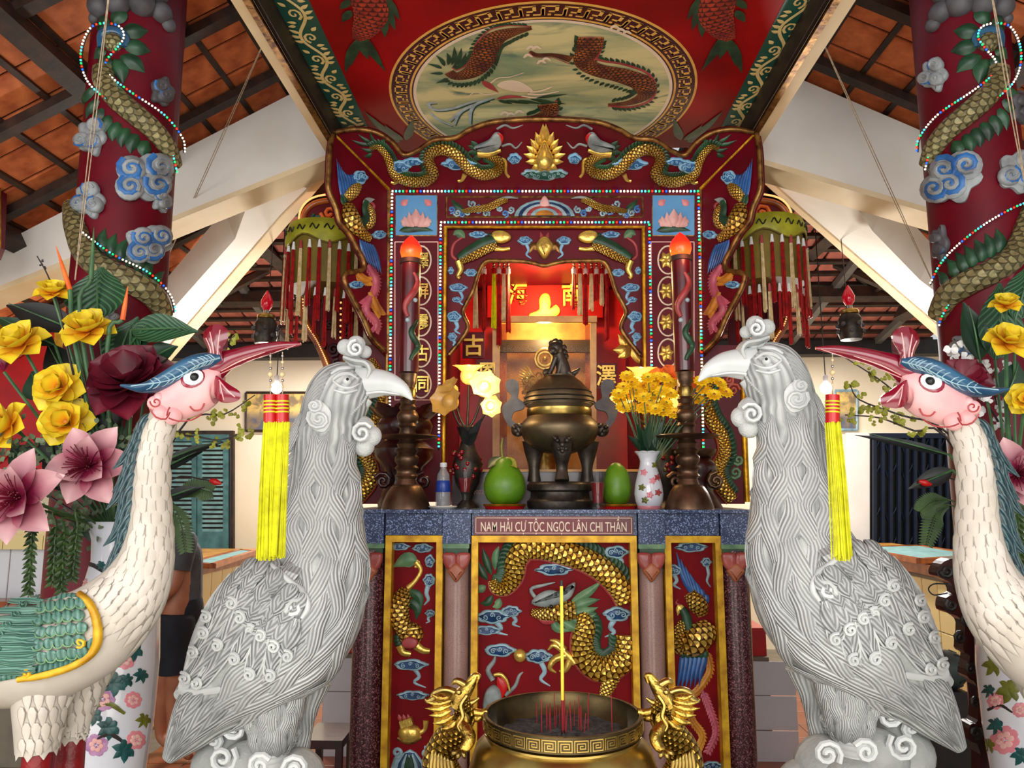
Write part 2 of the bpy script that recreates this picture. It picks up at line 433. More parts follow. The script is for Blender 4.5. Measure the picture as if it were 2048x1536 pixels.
plain('terracotta_far', (196, 116, 98), .7, rgb2=(150, 78, 62), sc=9, bump=.2)
plain('metal_grey', (120, 118, 114), .5, .3, var=.15)
plain('gate_blue', (22, 32, 54), .5, .3, var=.2)
plain('shutter', (78, 122, 122), .55, rgb2=(54, 92, 92), sc=12)
plain('shutter_pale', (126, 166, 164), .55, rgb2=(94, 136, 136), sc=12)
plain('rope', (186, 164, 134), .8, var=.2, sc=60)
plain('steel', (190, 190, 188), .25, 1, var=.1)
plain('tile_cream', (232, 212, 148), .25, rgb2=(222, 196, 130), sc=2)
plain('tile_white', (216, 218, 222), .2, rgb2=(200, 204, 210), sc=2)
plain('tile_floor', (156, 84, 52), .32, rgb2=(124, 58, 34), sc=3)
plain('grout', (130, 120, 104), .8, var=.1)
plain('skin', (176, 112, 78), .5, rgb2=(150, 88, 60), sc=8)
plain('cloth_grey', (78, 80, 82), .8, rgb2=(56, 58, 62), sc=10, bump=.2)
plain('cloth_navy', (20, 23, 34), .8, rgb2=(12, 14, 22), sc=10, bump=.2)
plain('tassel_yellow', (218, 218, 14), .55, rgb2=(186, 184, 4), sc=40, bump=.2)
plain('tassel_red', (176, 16, 18), .5, rgb2=(120, 6, 12), sc=40)
plain('tassel_cream', (226, 206, 160), .5, rgb2=(190, 162, 110), sc=40)
plain('parasol_olive', (128, 108, 26), .7, rgb2=(92, 76, 14), sc=5, bump=.1)
plain('parasol_lime', (182, 180, 44), .55, rgb2=(140, 138, 22), sc=10)
plain('pomelo', (98, 142, 24), .36, rgb2=(66, 112, 16), sc=9, bump=.15, bsc=160)
plain('leaf_dark', (26, 62, 36), .38, rgb2=(12, 36, 22), sc=7, bump=.1)
plain('leaf_black', (22, 28, 26), .45, rgb2=(10, 13, 12), sc=7)
plain('leaf_mid', (64, 92, 40), .45, rgb2=(38, 60, 26), sc=14)
plain('leaf_grey', (104, 122, 88), .5, rgb2=(58, 76, 50), sc=14)
plain('leaf_lime', (150, 152, 44), .5, rgb2=(112, 110, 26), sc=14)
plain('stem_green', (70, 110, 66), .5, rgb2=(40, 74, 44), sc=12)
plain('twig', (44, 32, 30), .6, var=.2)
plain('dark_red_petal', (112, 14, 38), .5, rgb2=(70, 6, 24), sc=9)
plain('chrys', (255, 222, 40), .5, rgb2=(250, 196, 20), sc=30)
plain('orange_petal', (240, 120, 44), .5, rgb2=(220, 84, 24), sc=20)
plain('candle_red', (90, 8, 22), .3, rgb2=(62, 4, 14), sc=8, coat=.4)
plain('crane_red', (134, 18, 42), .2, rgb2=(104, 8, 28), sc=5, coat=.5)
plain('crane_pink', (232, 178, 176), .4, rgb2=(222, 150, 152), sc=6)
plain('crane_blue', (40, 92, 124), .3, rgb2=(22, 60, 90), sc=9, coat=.3)
plain('leg_red', (126, 10, 18), .4, rgb2=(90, 4, 12), sc=14, bump=.4, bsc=60)
plain('ash', (70, 68, 66), .95, rgb2=(28, 27, 27), sc=60, bump=.8, bsc=120)
plain('stick_red', (150, 20, 30), .6, var=.1)
plain('stick_yellow', (236, 214, 60), .6, var=.05)
plain('led_cord', (40, 34, 34), .5, var=.1)
plain('porcelain', (222, 224, 230), .12, rgb2=(206, 210, 220), sc=3, coat=.5)
plain('porcelain_pink', (226, 140, 150), .2, var=.1)
plain('peony', (150, 96, 146), .3, rgb2=(196, 150, 186), sc=40)
plain('teal_leaf', (40, 92, 92), .3, rgb2=(22, 60, 58), sc=30)
plain('olive_leaf', (118, 122, 44), .3, rgb2=(80, 84, 26), sc=30)
plain('motor', (62, 72, 68), .45, .3, var=.1)
plain('plastic_white', (220, 222, 226), .35, var=.03)
plain('label_blue', (24, 60, 150), .3, var=.15)
plain('plaque', (118, 30, 34), .22, rgb2=(96, 20, 26), sc=5, coat=.5)
plain('lettering', (236, 216, 190), .4, var=.05)
plain('lotus_blue', (96, 158, 206), .4, rgb2=(76, 136, 188), sc=4)
plain('capital_rose', (172, 82, 74), .35, rgb2=(140, 54, 48), sc=6, coat=.2)
plain('capital_tan', (176, 104, 70), .4, rgb2=(150, 80, 52), sc=8)
scaled('gold_scale', (248, 212, 100), (96, 56, 12), 10, 3.6, .28, .65, (214, 164, 50), .9)
scaled('gold_scale_small', (242, 204, 104), (80, 50, 14), 10, 3.4, .3, .65, (196, 146, 50), .9)
scaled('brass_scale', (214, 178, 84), (96, 70, 26), 14, 4.5, .32, 1, (170, 130, 52), 1.0)
scaled('grey_scale', (148, 138, 92), (84, 78, 50), 8, 2.8, .45, .35, (116, 106, 70), .8)
scaled('paint_scale', (170, 96, 40), (40, 14, 10), 12, 4, .5, 0, (96, 38, 20), .2, rim=.36)
scaled('carp_scale', (178, 60, 34), (60, 10, 10), 11, 3.6, .5, 0, (120, 26, 20), .2, rim=.4)
scaled('crane_neck', (218, 210, 198), (160, 150, 136), 12, 3.2, .55, 0, (206, 195, 175), .28, rim=.46)
striped('marble', (198, 202, 198), (140, 144, 142), 26, .5, .45, 0, .55, .5, rgb2=(150, 154, 152))  # darker groove colour paints shade into the carved strands
striped('marble_feather', (202, 205, 202), (140, 143, 142), 6, .2, .45, 0, .6, .5, rgb2=(172, 175, 173))  # crease shade between the locks is painted in as groove colour
striped('marble_barb', (198, 201, 199), (124, 127, 127), 4, .1, .45, 0, .7, 1.0, rgb2=(156, 159, 159), skew=1.0, mirror=True)  # groove colour paints the shade between the barbs
plain('marble_smooth', (206, 210, 208), .36, rgb2=(184, 188, 186), sc=5, bump=.04)
plain('marble_rough', (198, 201, 198), .5, rgb2=(172, 176, 173), sc=9, bump=.5, bsc=160)
striped('crane_mane', (26, 54, 62), (74, 106, 108), 5, .15, .3, 0, .4, 1.0, rgb2=(18, 40, 48), coat=.4, skew=.8)
striped('crane_wing', (92, 138, 120), (44, 84, 74), 4, .1, .35, 0, .5, .5, rgb2=(66, 110, 98), coat=.3)
striped('tassel_fringe', (224, 224, 18), (150, 146, 0), 22, .3, .55, 0, .8, 2.0, rgb2=(204, 202, 8))
striped('lily', (206, 150, 160), (164, 84, 104), 5, .1, .5, 0, .15, 1.0, rgb2=(222, 178, 180))
striped('leaf_vein', (24, 66, 38), (60, 104, 66), 7, .05, .36, 0, .2, .2, rgb2=(16, 48, 28), skew=1.3, mirror=True)
for nm, c, s in (('led_red', (255, 40, 14), 1.3), ('led_green', (20, 240, 110), 1.2), ('led_blue', (20, 80, 255), 1.6), ('led_cyan', (70, 215, 245), 1.3), ('led_white', (255, 236, 214), 1.1), ('led_warm', (255, 170, 100), 1.0)):
    glow(nm, c, s)
glow('tube_lamp', (255, 255, 255), 12)
def special():
    # speckled granite / terrazzo
    for nm, a, b, sc in (('granite_blue', (32, 52, 92), (130, 150, 190), 210), ('terrazzo_pink', (164, 130, 122), (96, 70, 66), 190), ('terrazzo_red', (62, 16, 24), (150, 100, 104), 230)):
        t = NT(nm); v = t.n('ShaderNodeTexVoronoi'); v.inputs['Scale'].default_value = sc; t.L(t.n('ShaderNodeTexCoord').outputs['Object'], v.inputs['Vector'])
        sp = t.ramp(v.outputs['Color'], .62, .8) if nm != 'terrazzo_pink' else t.ramp(v.outputs['Distance'], .28, .2)
        n = t.ramp(t.noise(5, 3), .3, .7); t.col(t.mix(sp, t.mix(n, lin(a), tuple(x * .7 for x in lin(a))), lin(b))); t.set(.3, coat=.2); _M[nm] = t.m
    # the flame bulb, glass, liquid
    t = NT('flame_bulb'); g = t.n('ShaderNodeTexCoord'); x = t.n('ShaderNodeSeparateXYZ'); t.L(g.outputs['Generated'], x.inputs[0])
    t.col(lin((225, 40, 20))); t.set(.25); t.L(t.mix(t.ramp(x.outputs[2], .0, .55), lin((255, 120, 30)), lin((235, 30, 18))), t.b.inputs['Emission Color'])
    t.b.inputs['Emission Strength'].default_value = 1.0; _M['flame_bulb'] = t.m
    t = NT('glass'); t.col((.03, .03, .035)); t.set(.03, alpha=.2, spec=.8); _M['glass'] = t.m
    t = NT('bottle_glass'); t.col((.4, .43, .47)); t.set(.05, alpha=.4, spec=.8); _M['bottle_glass'] = t.m
    t = NT('crane_feather'); u, v = t.uv(); e = t.ramp(t.math('ABSOLUTE', t.math('SUBTRACT', u, .5)), .36, .5); n = t.ramp(t.noise(9, 3), .35, .65)
    t.col(t.mix(e, t.mix(n, lin((204, 196, 184)), lin((182, 173, 158))), lin((122, 112, 98)))); t.set(.55); _M['crane_feather'] = t.m  # darkened edges paint the shade where carved feathers overlap
    t = NT('case_glass'); t.col((.1, .055, .025)); t.set(.05, alpha=.25, spec=.15); _M['case_glass'] = t.m
    t = NT('red_glass'); t.col(lin((120, 8, 20))); t.set(.08, coat=.5); _M['red_glass'] = t.m
    t = NT('ruby_lamp'); t.col(lin((150, 6, 30))); t.set(.1, coat=.6, emit=lin((150, 4, 20)), es=.5); _M['ruby_lamp'] = t.m
    t = NT('lamp_petal'); t.col(lin((240, 200, 110))); t.set(.35, emit=lin((255, 180, 70)), es=.4); _M['lamp_petal'] = t.m
    t = NT('lamp_petal_dim'); t.col(lin((176, 138, 70))); t.set(.3, emit=lin((200, 140, 60)), es=.12); _M['lamp_petal_dim'] = t.m
    # yellow magnolia petal: yellow rim, orange throat along v
    for nm, a, b in (('magnolia', (238, 212, 44), (224, 122, 18)), ('lily_petal', (232, 192, 192), (138, 26, 66))):
        t = NT(nm); u, v = t.uv(); n = t.ramp(t.noise(12, 3), .3, .7)
        t.col(t.mix(t.ramp(v, 1.15 if nm == 'lily_petal' else .7, .3 if nm == 'lily_petal' else 0), t.mix(n, lin(a), tuple(x * .8 for x in lin(a))), lin(b))); t.set(.5); _M[nm] = t.m
    # sky of the ceiling painting
    t = NT('painted_sky'); mp = t.n('ShaderNodeMapping'); mp.inputs['Scale'].default_value = (.7, 2.6, 1); t.L(t.n('ShaderNodeTexCoord').outputs['Object'], mp.inputs[0])
    n = t.noise(1.6, 6, 1.2, mp.outputs[0]); c = t.mix(t.ramp(n, .38, .62), lin((118, 146, 114)), lin((214, 206, 150)))
    t.col(t.mix(t.ramp(t.noise(4, 5, 1.5, mp.outputs[0]), .55, .75), c, lin((86, 118, 106)))); t.set(.5); _M['painted_sky'] = t.m
    # framed landscape
    t = NT('picture_print'); g = t.n('ShaderNodeTexCoord'); x = t.n('ShaderNodeSeparateXYZ'); t.L(g.outputs['Generated'], x.inputs[0])
    c = t.mix(t.ramp(x.outputs[2], .3, .55), lin((96, 96, 110)), lin((226, 190, 110))); t.col(t.mix(t.ramp(t.noise(8, 4, .5), .45, .6), c, lin((140, 120, 90)))); t.set(.35); _M['picture_print'] = t.m
special()
# ------------------------------------------------------------------ the hall
def tiles(parent, name, org, U, V, N, nu, nv, su, sv, gap, th, mat, skip=None, stag=0):
    """alike tiles sharing one mesh, children of parent"""
    U = Vector(U).normalized(); V = Vector(V).normalized(); N = Vector(N).normalized(); mb = MB()
    a = [U * (gap / 2) + V * (gap / 2), U * (su - gap / 2) + V * (gap / 2), U * (su - gap / 2) + V * (sv - gap / 2), U * (gap / 2) + V * (sv - gap / 2)]
    b = [p + N * th * .6 for p in a]; c = [U * gap + V * gap, U * (su - gap) + V * gap, U * (su - gap) + V * (sv - gap), U * gap + V * (sv - gap)]; c = [p + N * th for p in c]
    mb.add(a + b + c, [[8, 9, 10, 11]] + [[i, (i + 1) % 4, (i + 1) % 4 + 4, i + 4] for i in range(4)] + [[i + 4, (i + 1) % 4 + 4, (i + 1) % 4 + 8, i + 8] for i in range(4)])
    me = None; rl = rootloc(parent)
    for i in range(nu):
        for j in range(nv):
            p = Vector(org) + U * ((i + stag * (j % 2)) * su) + V * (j * sv)
            if skip and skip(p): continue
            if me is None: o = mb.build(name, mat, parent, False); me = o.data
            else: o = bpy.data.objects.new(name, me); COL.objects.link(o); o.parent = parent
            o.location = p
    return
mb = MB(); box(mb, -7, 7, -3, 10, -.1, 0); floor_o = mb.build('floor', 'grout', kind='structure', smooth=False)
def vis(p): return not (-2.5 < p.x < -.7 or .8 < p.x < 2.75)
tiles(floor_o, 'floor_tile', (-2.4, 4.3, 0), (1, 0, 0), (0, 1, 0), (0, 0, 1), 18, 9, .3, .3, .006, .004, 'tile_floor', vis)
mb = MB(); box(mb, -7, 7, 8, 8.2, 0, 3.16); wall_back = mb.build('wall_back', 'wall_paint', kind='structure', smooth=False)
mb = MB(); box(mb, -7.1, -6.9, 3, 8.2, 0, 3.2); mb.build('wall_left', 'wall_paint', kind='structure', smooth=False)
mb = MB(); box(mb, 6.9, 7.1, 3, 8.2, 0, 3.2); mb.build('wall_right', 'wall_paint', kind='structure', smooth=False)
mb = MB(); box(mb, -7, 7, 7.8, 7.98, zrow(712, 7.8), zrow(684, 7.8)); mb.build('trim_1', 'wood_black', kind='structure', smooth=False)
# nave beams and painted ceiling panel
ZB, ZC = 3.53, 3.657
XLo, XLi = WZ(461, 0, ZB).x, WZ(503, 0, ZB).x; XRo, XRi = WZ(1712, 0, ZB).x, WZ(1664, 0, ZB).x
YE = 4.1
for k, (xo, xi, nm) in enumerate(((XLo, XLi, 'trim_2'), (XRo, XRi, 'trim_3'))):
    a, b = min(xo, xi), max(xo, xi); mb = MB(); box(mb, a, b, -.5, YE, ZB, ZB + .2)
    o = mb.build(nm, 'cream', kind='structure', smooth=False)
    mb = MB(); e = .02 * (1 if xi > xo else -1); box(mb, min(xi, xi + e), max(xi, xi + e), -.5, YE, ZB + .012, ZC + .1); mb.build('inner_board', 'wood_black', o, False)
    mb = MB(); e2 = -.03 * (1 if xi > xo else -1); box(mb, min(xi, xi + e2), max(xi, xi + e2), -.5, YE, ZB - .012, ZB + .01); mb.build('edge_batten', 'old_gold', o, False)
xl, xr = WZ(530, 0, ZC).x, WZ(1652, 0, ZC).x
mb = MB(); box(mb, xl - .1, xr + .1, -.5, 4.25, ZC, ZC + .05); ceil_o = mb.build('ceiling', 'ceiling_red', kind='structure', smooth=False)
# sloping side roofs
ROOFS = {}
def side_roof(name, A, B, sgn):
    """A near the nave, B lower and outward, both on the same upright plane; the roof runs along y"""
    s = (B - A).normalized(); n = Vector((-s.z * sgn, 0, s.x * sgn)); n = -n if n.z > 0 else n     # n points down into the hall
    A0 = A - s * .55; Lb = 3.7; y0, y1 = 1.5, 6.6
    A0.y = 0; mb = MB(); q = [A0 + Vector((0, y0, 0)), A0 + s * Lb + Vector((0, y0, 0)), A0 + s * Lb + Vector((0, y1, 0)), A0 + Vector((0, y1, 0))]
    hexa(mb, [p - n * .09 for p in q], [p - n * .07 for p in q]); o = mb.build(name, 'wood_black', kind='structure', smooth=False)
    su, sv = .24, .262; nu, nv = int((y1 - y0) / su), int(Lb / sv)
    tiles(o, 'roof_tile', A0 + Vector((0, y0, 0)) - n * .07, (0, 1, 0), s, n, nu, nv, su, sv, .016, .014, 'terracotta')
    c = 0
    for j in range(nv + 1):           # battens under each course, a pair of thin laths
        p = A0 + s * (j * sv); mb = MB(); bar(mb, p + Vector((0, y0, 0)) - n * .042, p + Vector((0, y1, 0)) - n * .042, .03, .028, up=n); mb.build('batten', 'wood_dark', o, False)
    for j in range(4):
        p = A0 + s * (.35 + j * 1.02); mb = MB(); bar(mb, p + Vector((0, y0, 0)) + n * .05, p + Vector((0, y1, 0)) + n * .05, .09, .12, up=n); mb.build('purlin', 'wood_dark', o, False)
    y = y0 + .2
    while y < y1:
        mb = MB(); bar(mb, A0 + Vector((0, y, 0)) - n * .01, A0 + s * Lb + Vector((0, y, 0)) - n * .01, .065, .05, up=n); mb.build('rafter', 'wood_dark', o, False); y += .58
    ROOFS[name] = (A0, s, n)
    return o
side_roof('ceiling_left', W(567, 188, 4.2), W(0, 483, 4.2), 1)
side_roof('ceiling_right', W(1616, 165, 4.2), W(2100, 370, 4.2), -1)
# hip at the back
a = W(1075, 430, 5.4); b = W(1075, 694, 7.9); s = (b - a).normalized(); n = Vector((0, s.z, -s.y)); n = n if n.z < 0 else -n
mb = MB(); q = [Vector((-4.2, a.y, a.z)), Vector((4.2, a.y, a.z)), Vector((4.2, b.y, b.z)), Vector((-4.2, b.y, b.z))]
hexa(mb, [p - n * .1 for p in q], [p - n * .08 for p in q]); hip = mb.build('ceiling_back', 'wood_black', kind='structure', smooth=False)
tiles(hip, 'roof_tile', Vector((-4.2, a.y, a.z)) - n * .08, (1, 0, 0), s, n, 34, 12, .247, .21, .02, .02, 'terracotta_far', lambda p: -.6 < p.x < .65)
for j in range(13):
    p = a + s * (j * .21); mb = MB(); bar(mb, Vector((-4.2, p.y, p.z)) - n * .045, Vector((4.2, p.y, p.z)) - n * .045, .05, .03, up=n); mb.build('batten', 'wood_dark', hip, False)
for j in range(9):
    x = -3.6 + j * .9; mb = MB(); bar(mb, Vector((x, a.y, a.z)), Vector((x, b.y, b.z)), .06, .06, up=n); mb.build('rafter', 'metal_grey', hip, False)
p = a + s * 1.25; mb = MB(); bar(mb, Vector((-4.2, p.y, p.z)) + n * .06, Vector((4.2, p.y, p.z)) + n * .06, .12, .1, up=n); mb.build('purlin', 'wood_dark', hip, False)
# white concrete rafters in line with the altar front
for k, pts in enumerate(([(655, 150), (-240, 612), (-240, 672), (0, 572), (655, 312)], [(1512, 120), (2340, 474), (2340, 560), (2048, 480), (1512, 318)])):
    S = PY(4.2); mb = MB(); slab(mb, S, pts, -.2); o = mb.build('trim_%d' % (4 + k), 'white_paint', kind='structure', smooth=False)
    e = ((655, 312), (-240, 672)) if k == 0 else ((1512, 318), (2340, 560)); a_, b_ = W(*e[0], 4.195), W(*e[1], 4.195); d_ = Vector((0, .21, 0)); q_ = [a_, b_, b_ + d_, a_ + d_]; mb = MB(); hexa(mb, [p - Vector((0, 0, .022)) for p in q_], [p + Vector((0, 0, .012)) for p in q_]); mb.build('lit_soffit_strip', 'cream', o, False)  # added strip, its cream colour paints the warm lit underside of the rafter
for k, (pts, Pl) in enumerate((([(500, 395), (655, 332), (655, 350), (320, 740), (262, 716), (350, 613), (470, 478)], P3(W(655, 340, 4.45), W(345, 720, 6.0), W(430, 540, 5.0))),
                               ([(1690, 382), (1512, 318), (1512, 345), (1900, 690), (1960, 650), (1840, 560), (1745, 462)], P3(W(1512, 330, 4.45), W(1895, 688, 6.0), W(1800, 540, 5.0))))):
    mb = MB(); slab(mb, Pl, pts, -.24); o = mb.build('trim_%d' % (6 + k), 'white_paint', kind='structure', smooth=False)
    e = [(655, 338), (655, 352), (322, 742), (300, 736), (560, 432)] if k == 0 else [(1512, 333), (1512, 348), (1902, 694), (1925, 690), (1608, 420)]
    mb = MB(); slab(mb, Pl, e, .012); mb.build('edge_strip', 'cream', o, False)
# window with blue shutters on the back wall
S = PY(7.99)
mb = MB(); slab(mb, S, [(332, 862), (470, 862), (470, 1112), (332, 1112)], .05); win = mb.build('window_1', 'wood_dark', kind='structure', smooth=False)
for a, b in ((340, 400), (402, 462)):
    mb = MB()
    for q in ([(a, 870), (b, 870), (b, 884), (a, 884)], [(a, 1062), (b, 1062), (b, 1106), (a, 1106)], [(a, 884), (a + 9, 884), (a + 9, 1062), (a, 1062)], [(b - 9, 884), (b, 884), (b, 1062), (b - 9, 1062)]): slab(mb, S, q, .04, 0, .05)
    sh = mb.build('shutter', 'shutter', win, False)
    for y in range(886, 1062, 9):
        mb = MB(); slab(mb, S, [(a + 9, y), (b - 9, y), (b - 9, y + 5), (a + 9, y + 5)], .03, 0, .055); mb.build('louvre', 'shutter_pale', sh, False)
mb = MB(); tube(mb, LiftS(S, 10), [(464, 880), (464, 1100)], 2); mb.build('conduit', 'black', win)
# sliding lattice gate on the right
mb = MB(); slab(mb, S, [(1690, 866), (1905, 866), (1905, 1100), (1690, 1100)], .04); gate = mb.build('door_1', 'white_paint', kind='structure', smooth=False)
mb = MB(); slab(mb, S, [(1736, 872), (1900, 872), (1900, 1100), (1736, 1100)], .01, 0, .04); mb.build('opening', 'black', gate, False)
for i in range(11):
    x = 1738 + i * 16; mb = MB(); slab(mb, S, [(x, 872), (x + 6, 872), (x + 6, 1100), (x, 1100)], .04, 0, .07); mb.build('gate_bar', 'gate_blue', gate, False)
for y in (874, 925, 1010, 1070):
    for i in range(10):
        x = 1741 + i * 16; mb = MB(); tube(mb, LiftS(S, 12), [(x, y + (0 if i % 2 else 34)), (x + 16, y + (34 if i % 2 else 0))], 2, res=1, segs=5); mb.build('lattice_link', 'gate_blue', gate)
mb = MB(); slab(mb, S, [(1734, 868), (1902, 868), (1902, 878), (1734, 878)], .06, 0, .06); mb.build('gate_rail', 'gate_blue', gate, False)
# tiled counters along both sides
def counter(name, x0, x1, ya, yb, z, sgn, lab):
    t = thing(name, lab, 'counter', ((x0 + x1) / 2, (ya + yb) / 2, 0), 'tiled counters along the sides')
    mb = MB(); box(mb, min(x0, x1), max(x0, x1), ya, yb, 0, z - .05); mb.build('body', 'grout', t, False)
    tiles(t, 'wall_tile', (x0, ya, .02), (0, 1, 0), (0, 0, 1), (-sgn, 0, 0), int((yb - ya) / .2), 3, .2, .33, .006, .008, 'tile_cream')
    xe = x0 - sgn * .03; mb = MB(); box(mb, min(xe, x1), max(xe, x1), ya - .02, yb, z - .05, z); mb.build('worktop', 'wood_yellow', t, False)
    mb = MB(); box(mb, min(xe - sgn * .01, xe), max(xe - sgn * .01, xe), ya - .03, yb, z - .06, z + .012); mb.build('edge_rail', 'wood_orange', t, False)
    return t
counter('tiled_counter', -2.62, -3.5, 5.0, 7.6, 1.03, -1, 'cream tiled counter with wooden top below the blue shutters')
counter('tiled_counter', 2.68, 3.5, 4.6, 7.6, 1.1, 1, 'cream tiled counter with wooden top below the dark lattice gate')
for (pts, Yz, lab) in (([(380, 1128), (480, 1102), (510, 1104), (425, 1132)], 1.064, 'wooden framed glass tray lying on the counter under the shutters'), ([(1704, 1097), (1840, 1094), (1960, 1114), (1840, 1122)], 1.134, 'wooden framed glass tray lying on the counter under the gate')):
    c = [WZ(x, y, Yz) for x, y in pts]; t = thing('display_tray', lab, 'tray', sum(c, Vector()) / 4)
    mb = MB()
    for i in range(4): bar(mb, c[i], c[(i + 1) % 4], .05, .035)
    mb.build('frame', 'wood_orange', t, False); mb = MB(); mb.add([p + Vector((0, 0, .012)) for p in c], [[0, 1, 2, 3]]); mb.build('pane', 'shutter_pale', t, False)
# white tiled block behind the altar
mb = MB(); box(mb, W(648, 1300, 4.75).x, W(1538, 1300, 4.75).x, 4.76, 6.2, 0, zrow(1312, 4.75)); blk = mb.build('wall_altar', 'grout', kind='structure', smooth=False)
tiles(blk, 'wall_tile', (W(648, 1300, 4.75).x, 4.76, -.02), (1, 0, 0), (0, 0, 1), (0, -1, 0), 11, 3, .263, .2, .005, .006, 'tile_white')
mb = MB(); box(mb, W(648, 1300, 4.75).x, W(1538, 1300, 4.75).x, 4.8, 5.2, zrow(1312, 4.75), zrow(1290, 4.75) + .1); mb.build('ledge_board', 'bright_red', blk, False)
# side altar at the far left
S = PY(4.5); t = thing('side_altar', 'white tiled side altar with cream ledge behind the left flower vase', 'altar', Vector((W(110, 1300, 4.5).x, 4.7, 0)))
xa, xb = W(-60, 1100, 4.5).x, W(186, 1100, 4.5).x
mb = MB(); box(mb, xa, xb, 4.52, 4.95, 0, zrow(1100, 4.5)); mb.build('body', 'grout', t, False)
tiles(t, 'wall_tile', (xa, 4.52, zrow(1100, 4.5) - .9), (1, 0, 0), (0, 0, 1), (0, -1, 0), 3, 3, .245, .3, .006, .008, 'tile_white')
for i in range(3): mb = MB(); box(mb, xa + i * .247, xa + i * .247 + .242, 4.44, 4.95, zrow(1100, 4.5), zrow(1071, 4.5)); mb.build('ledge_tile', 'tile_cream', t, False)
mb = MB(); box(mb, xa, W(130, 1200, 4.35).x, 4.3, 4.42, zrow(1290, 4.35), zrow(1206, 4.35)); mb.build('step_board', 'wood_orange', t, False)
# red painted boards at the far left
S = PY(4.9); t = thing('painted_board', 'red board with orange and yellow flames beside the left flowers', 'board', Vector((W(30, 900, 4.9).x, 4.9, zrow(980, 4.9))))
mb = MB(); slab(mb, S, [(-60, 655), (132, 655), (132, 960), (-60, 960)], .03); mb.build('board', 'bright_red', t, False)
for q in ([(-60, 648), (132, 640), (132, 660), (-60, 664)], [(118, 655), (134, 655), (134, 960), (118, 960)]): mb = MB(); slab(mb, S, q, .05); mb.build('border', 'gold_paint', t, False)
for i, (x, y) in enumerate(((60, 690), (90, 660), (20, 900), (80, 900), (110, 780))): mb = MB(); leaf(mb, LiftS(S, 12), [(x - 20, y + 30), (x, y + 5), (x + 26, y - 8)], 9); mb.build('flame', 'orange_red', t)
S = PY(3.9); t = thing('hanging_board', 'dark red board with gilt edge at the left picture border', 'board', W(-20, 530, 3.9))
mb = MB(); slab(mb, S, [(-60, 376), (14, 388), (10, 500), (2, 520), (-60, 545)], .05); mb.build('board', 'maroon', t, False)
mb = MB(); tube(mb, LiftS(S, 18), [(-60, 376), (12, 386), (12, 500), (0, 524), (-60, 548)], 4, res=1); mb.build('gilt_edge', 'gold_leaf', t)
# picture on the back wall, dark plate and small print on the right
for (x0, y0, x1, y1, lab) in ((494, 786, 618, 862, 'framed landscape print behind the left yellow tassels'), (1668, 782, 1712, 860, 'small bluish framed print behind the right yellow tassel')):
    S = PY(7.99); t = thing('framed_picture', lab, 'picture', W((x0 + x1) / 2, y1, 7.97)); mb = MB(); slab(mb, S, [(x0, y0), (x1, y0), (x1, y1), (x0, y1)], .03); mb.build('print', 'picture_print', t, False)
    mb = MB(); c = [(x0, y0), (x1, y0), (x1, y1), (x0, y1)]
    for i in range(4): tube(mb, LiftS(S, 5), [c[i], c[(i + 1) % 4]], 2.5, res=1, segs=4)
    mb.build('frame', 'wood_dark' if x0 < 900 else 'cloud_pale', t, False)
# bulbs that hang under the roof behind the tassels
for x, lab in ((553, 'bare bright bulb glowing above the left yellow tassels'), (1652, 'bare bright bulb glowing above the right yellow tassel')):
    p = W(x, 776, 5.6); t = thing('light_bulb', lab, 'lamp', p); mb = MB(); ball(mb, p, .045); mb.build('bulb', 'tube_lamp', t)
    mb = MB(); lathe(mb, p.x, p.y, [(.018, p.z + .04), (.02, p.z + .09), (.01, p.z + .1)], 10); mb.build('socket', 'white', t)
    mb = MB(); tube3(mb, [p + Vector((0, 0, .09)), p + Vector((0, .02, 1.3))], .004); mb.build('flex', 'black', t)
    point('bulb_light', p + Vector((0, -.02, -.08)), 48, (1, .97, .9), .06)
# far tube lamps light the back of the hall
for x in (-2.0, 2.4): area('tube_lamp_light', (x, 6.9, 3.0), (x, 6.9, 0), 1.2, .1, 42, (1, .98, .94))
# ropes
for (p, q, lab) in (((543, 50, 3.3), (338, 508, 4.6), 'thin beige rope slanting from the left beam hook'), ((1634, 58, 3.3), (1872, 578, 4.4), 'thin beige rope slanting from the right beam hook'),
                    ((219, -20, 2.5), (150, 560, 2.75), 'pale double cord hanging down beside the left dragon column'), ((1982, -20, 2.5), (2052, 380, 2.75), 'pale cord hanging down in front of the right dragon column')):
    a, b = W(*p), W(*q); t = thing('rope', lab, 'rope', b)
    for k in range(2): d = Vector((.004 * (k * 2 - 1), 0, 0)); mb = MB(); tube3(mb, [a + d * .3, (a + b) / 2 + d * 1.6 - Vector((0, 0, .01)), b + d * .2], .0022, segs=5); mb.build('strand', 'rope', t)
    if p[1] > 0: mb = MB(); tube3(mb, [a + Vector((0, 0, .03)), a + Vector((.012, 0, 0)), a - Vector((.012, 0, 0)), a + Vector((0, 0, .03))], .004, segs=5); mb.build('hook', 'black', t)
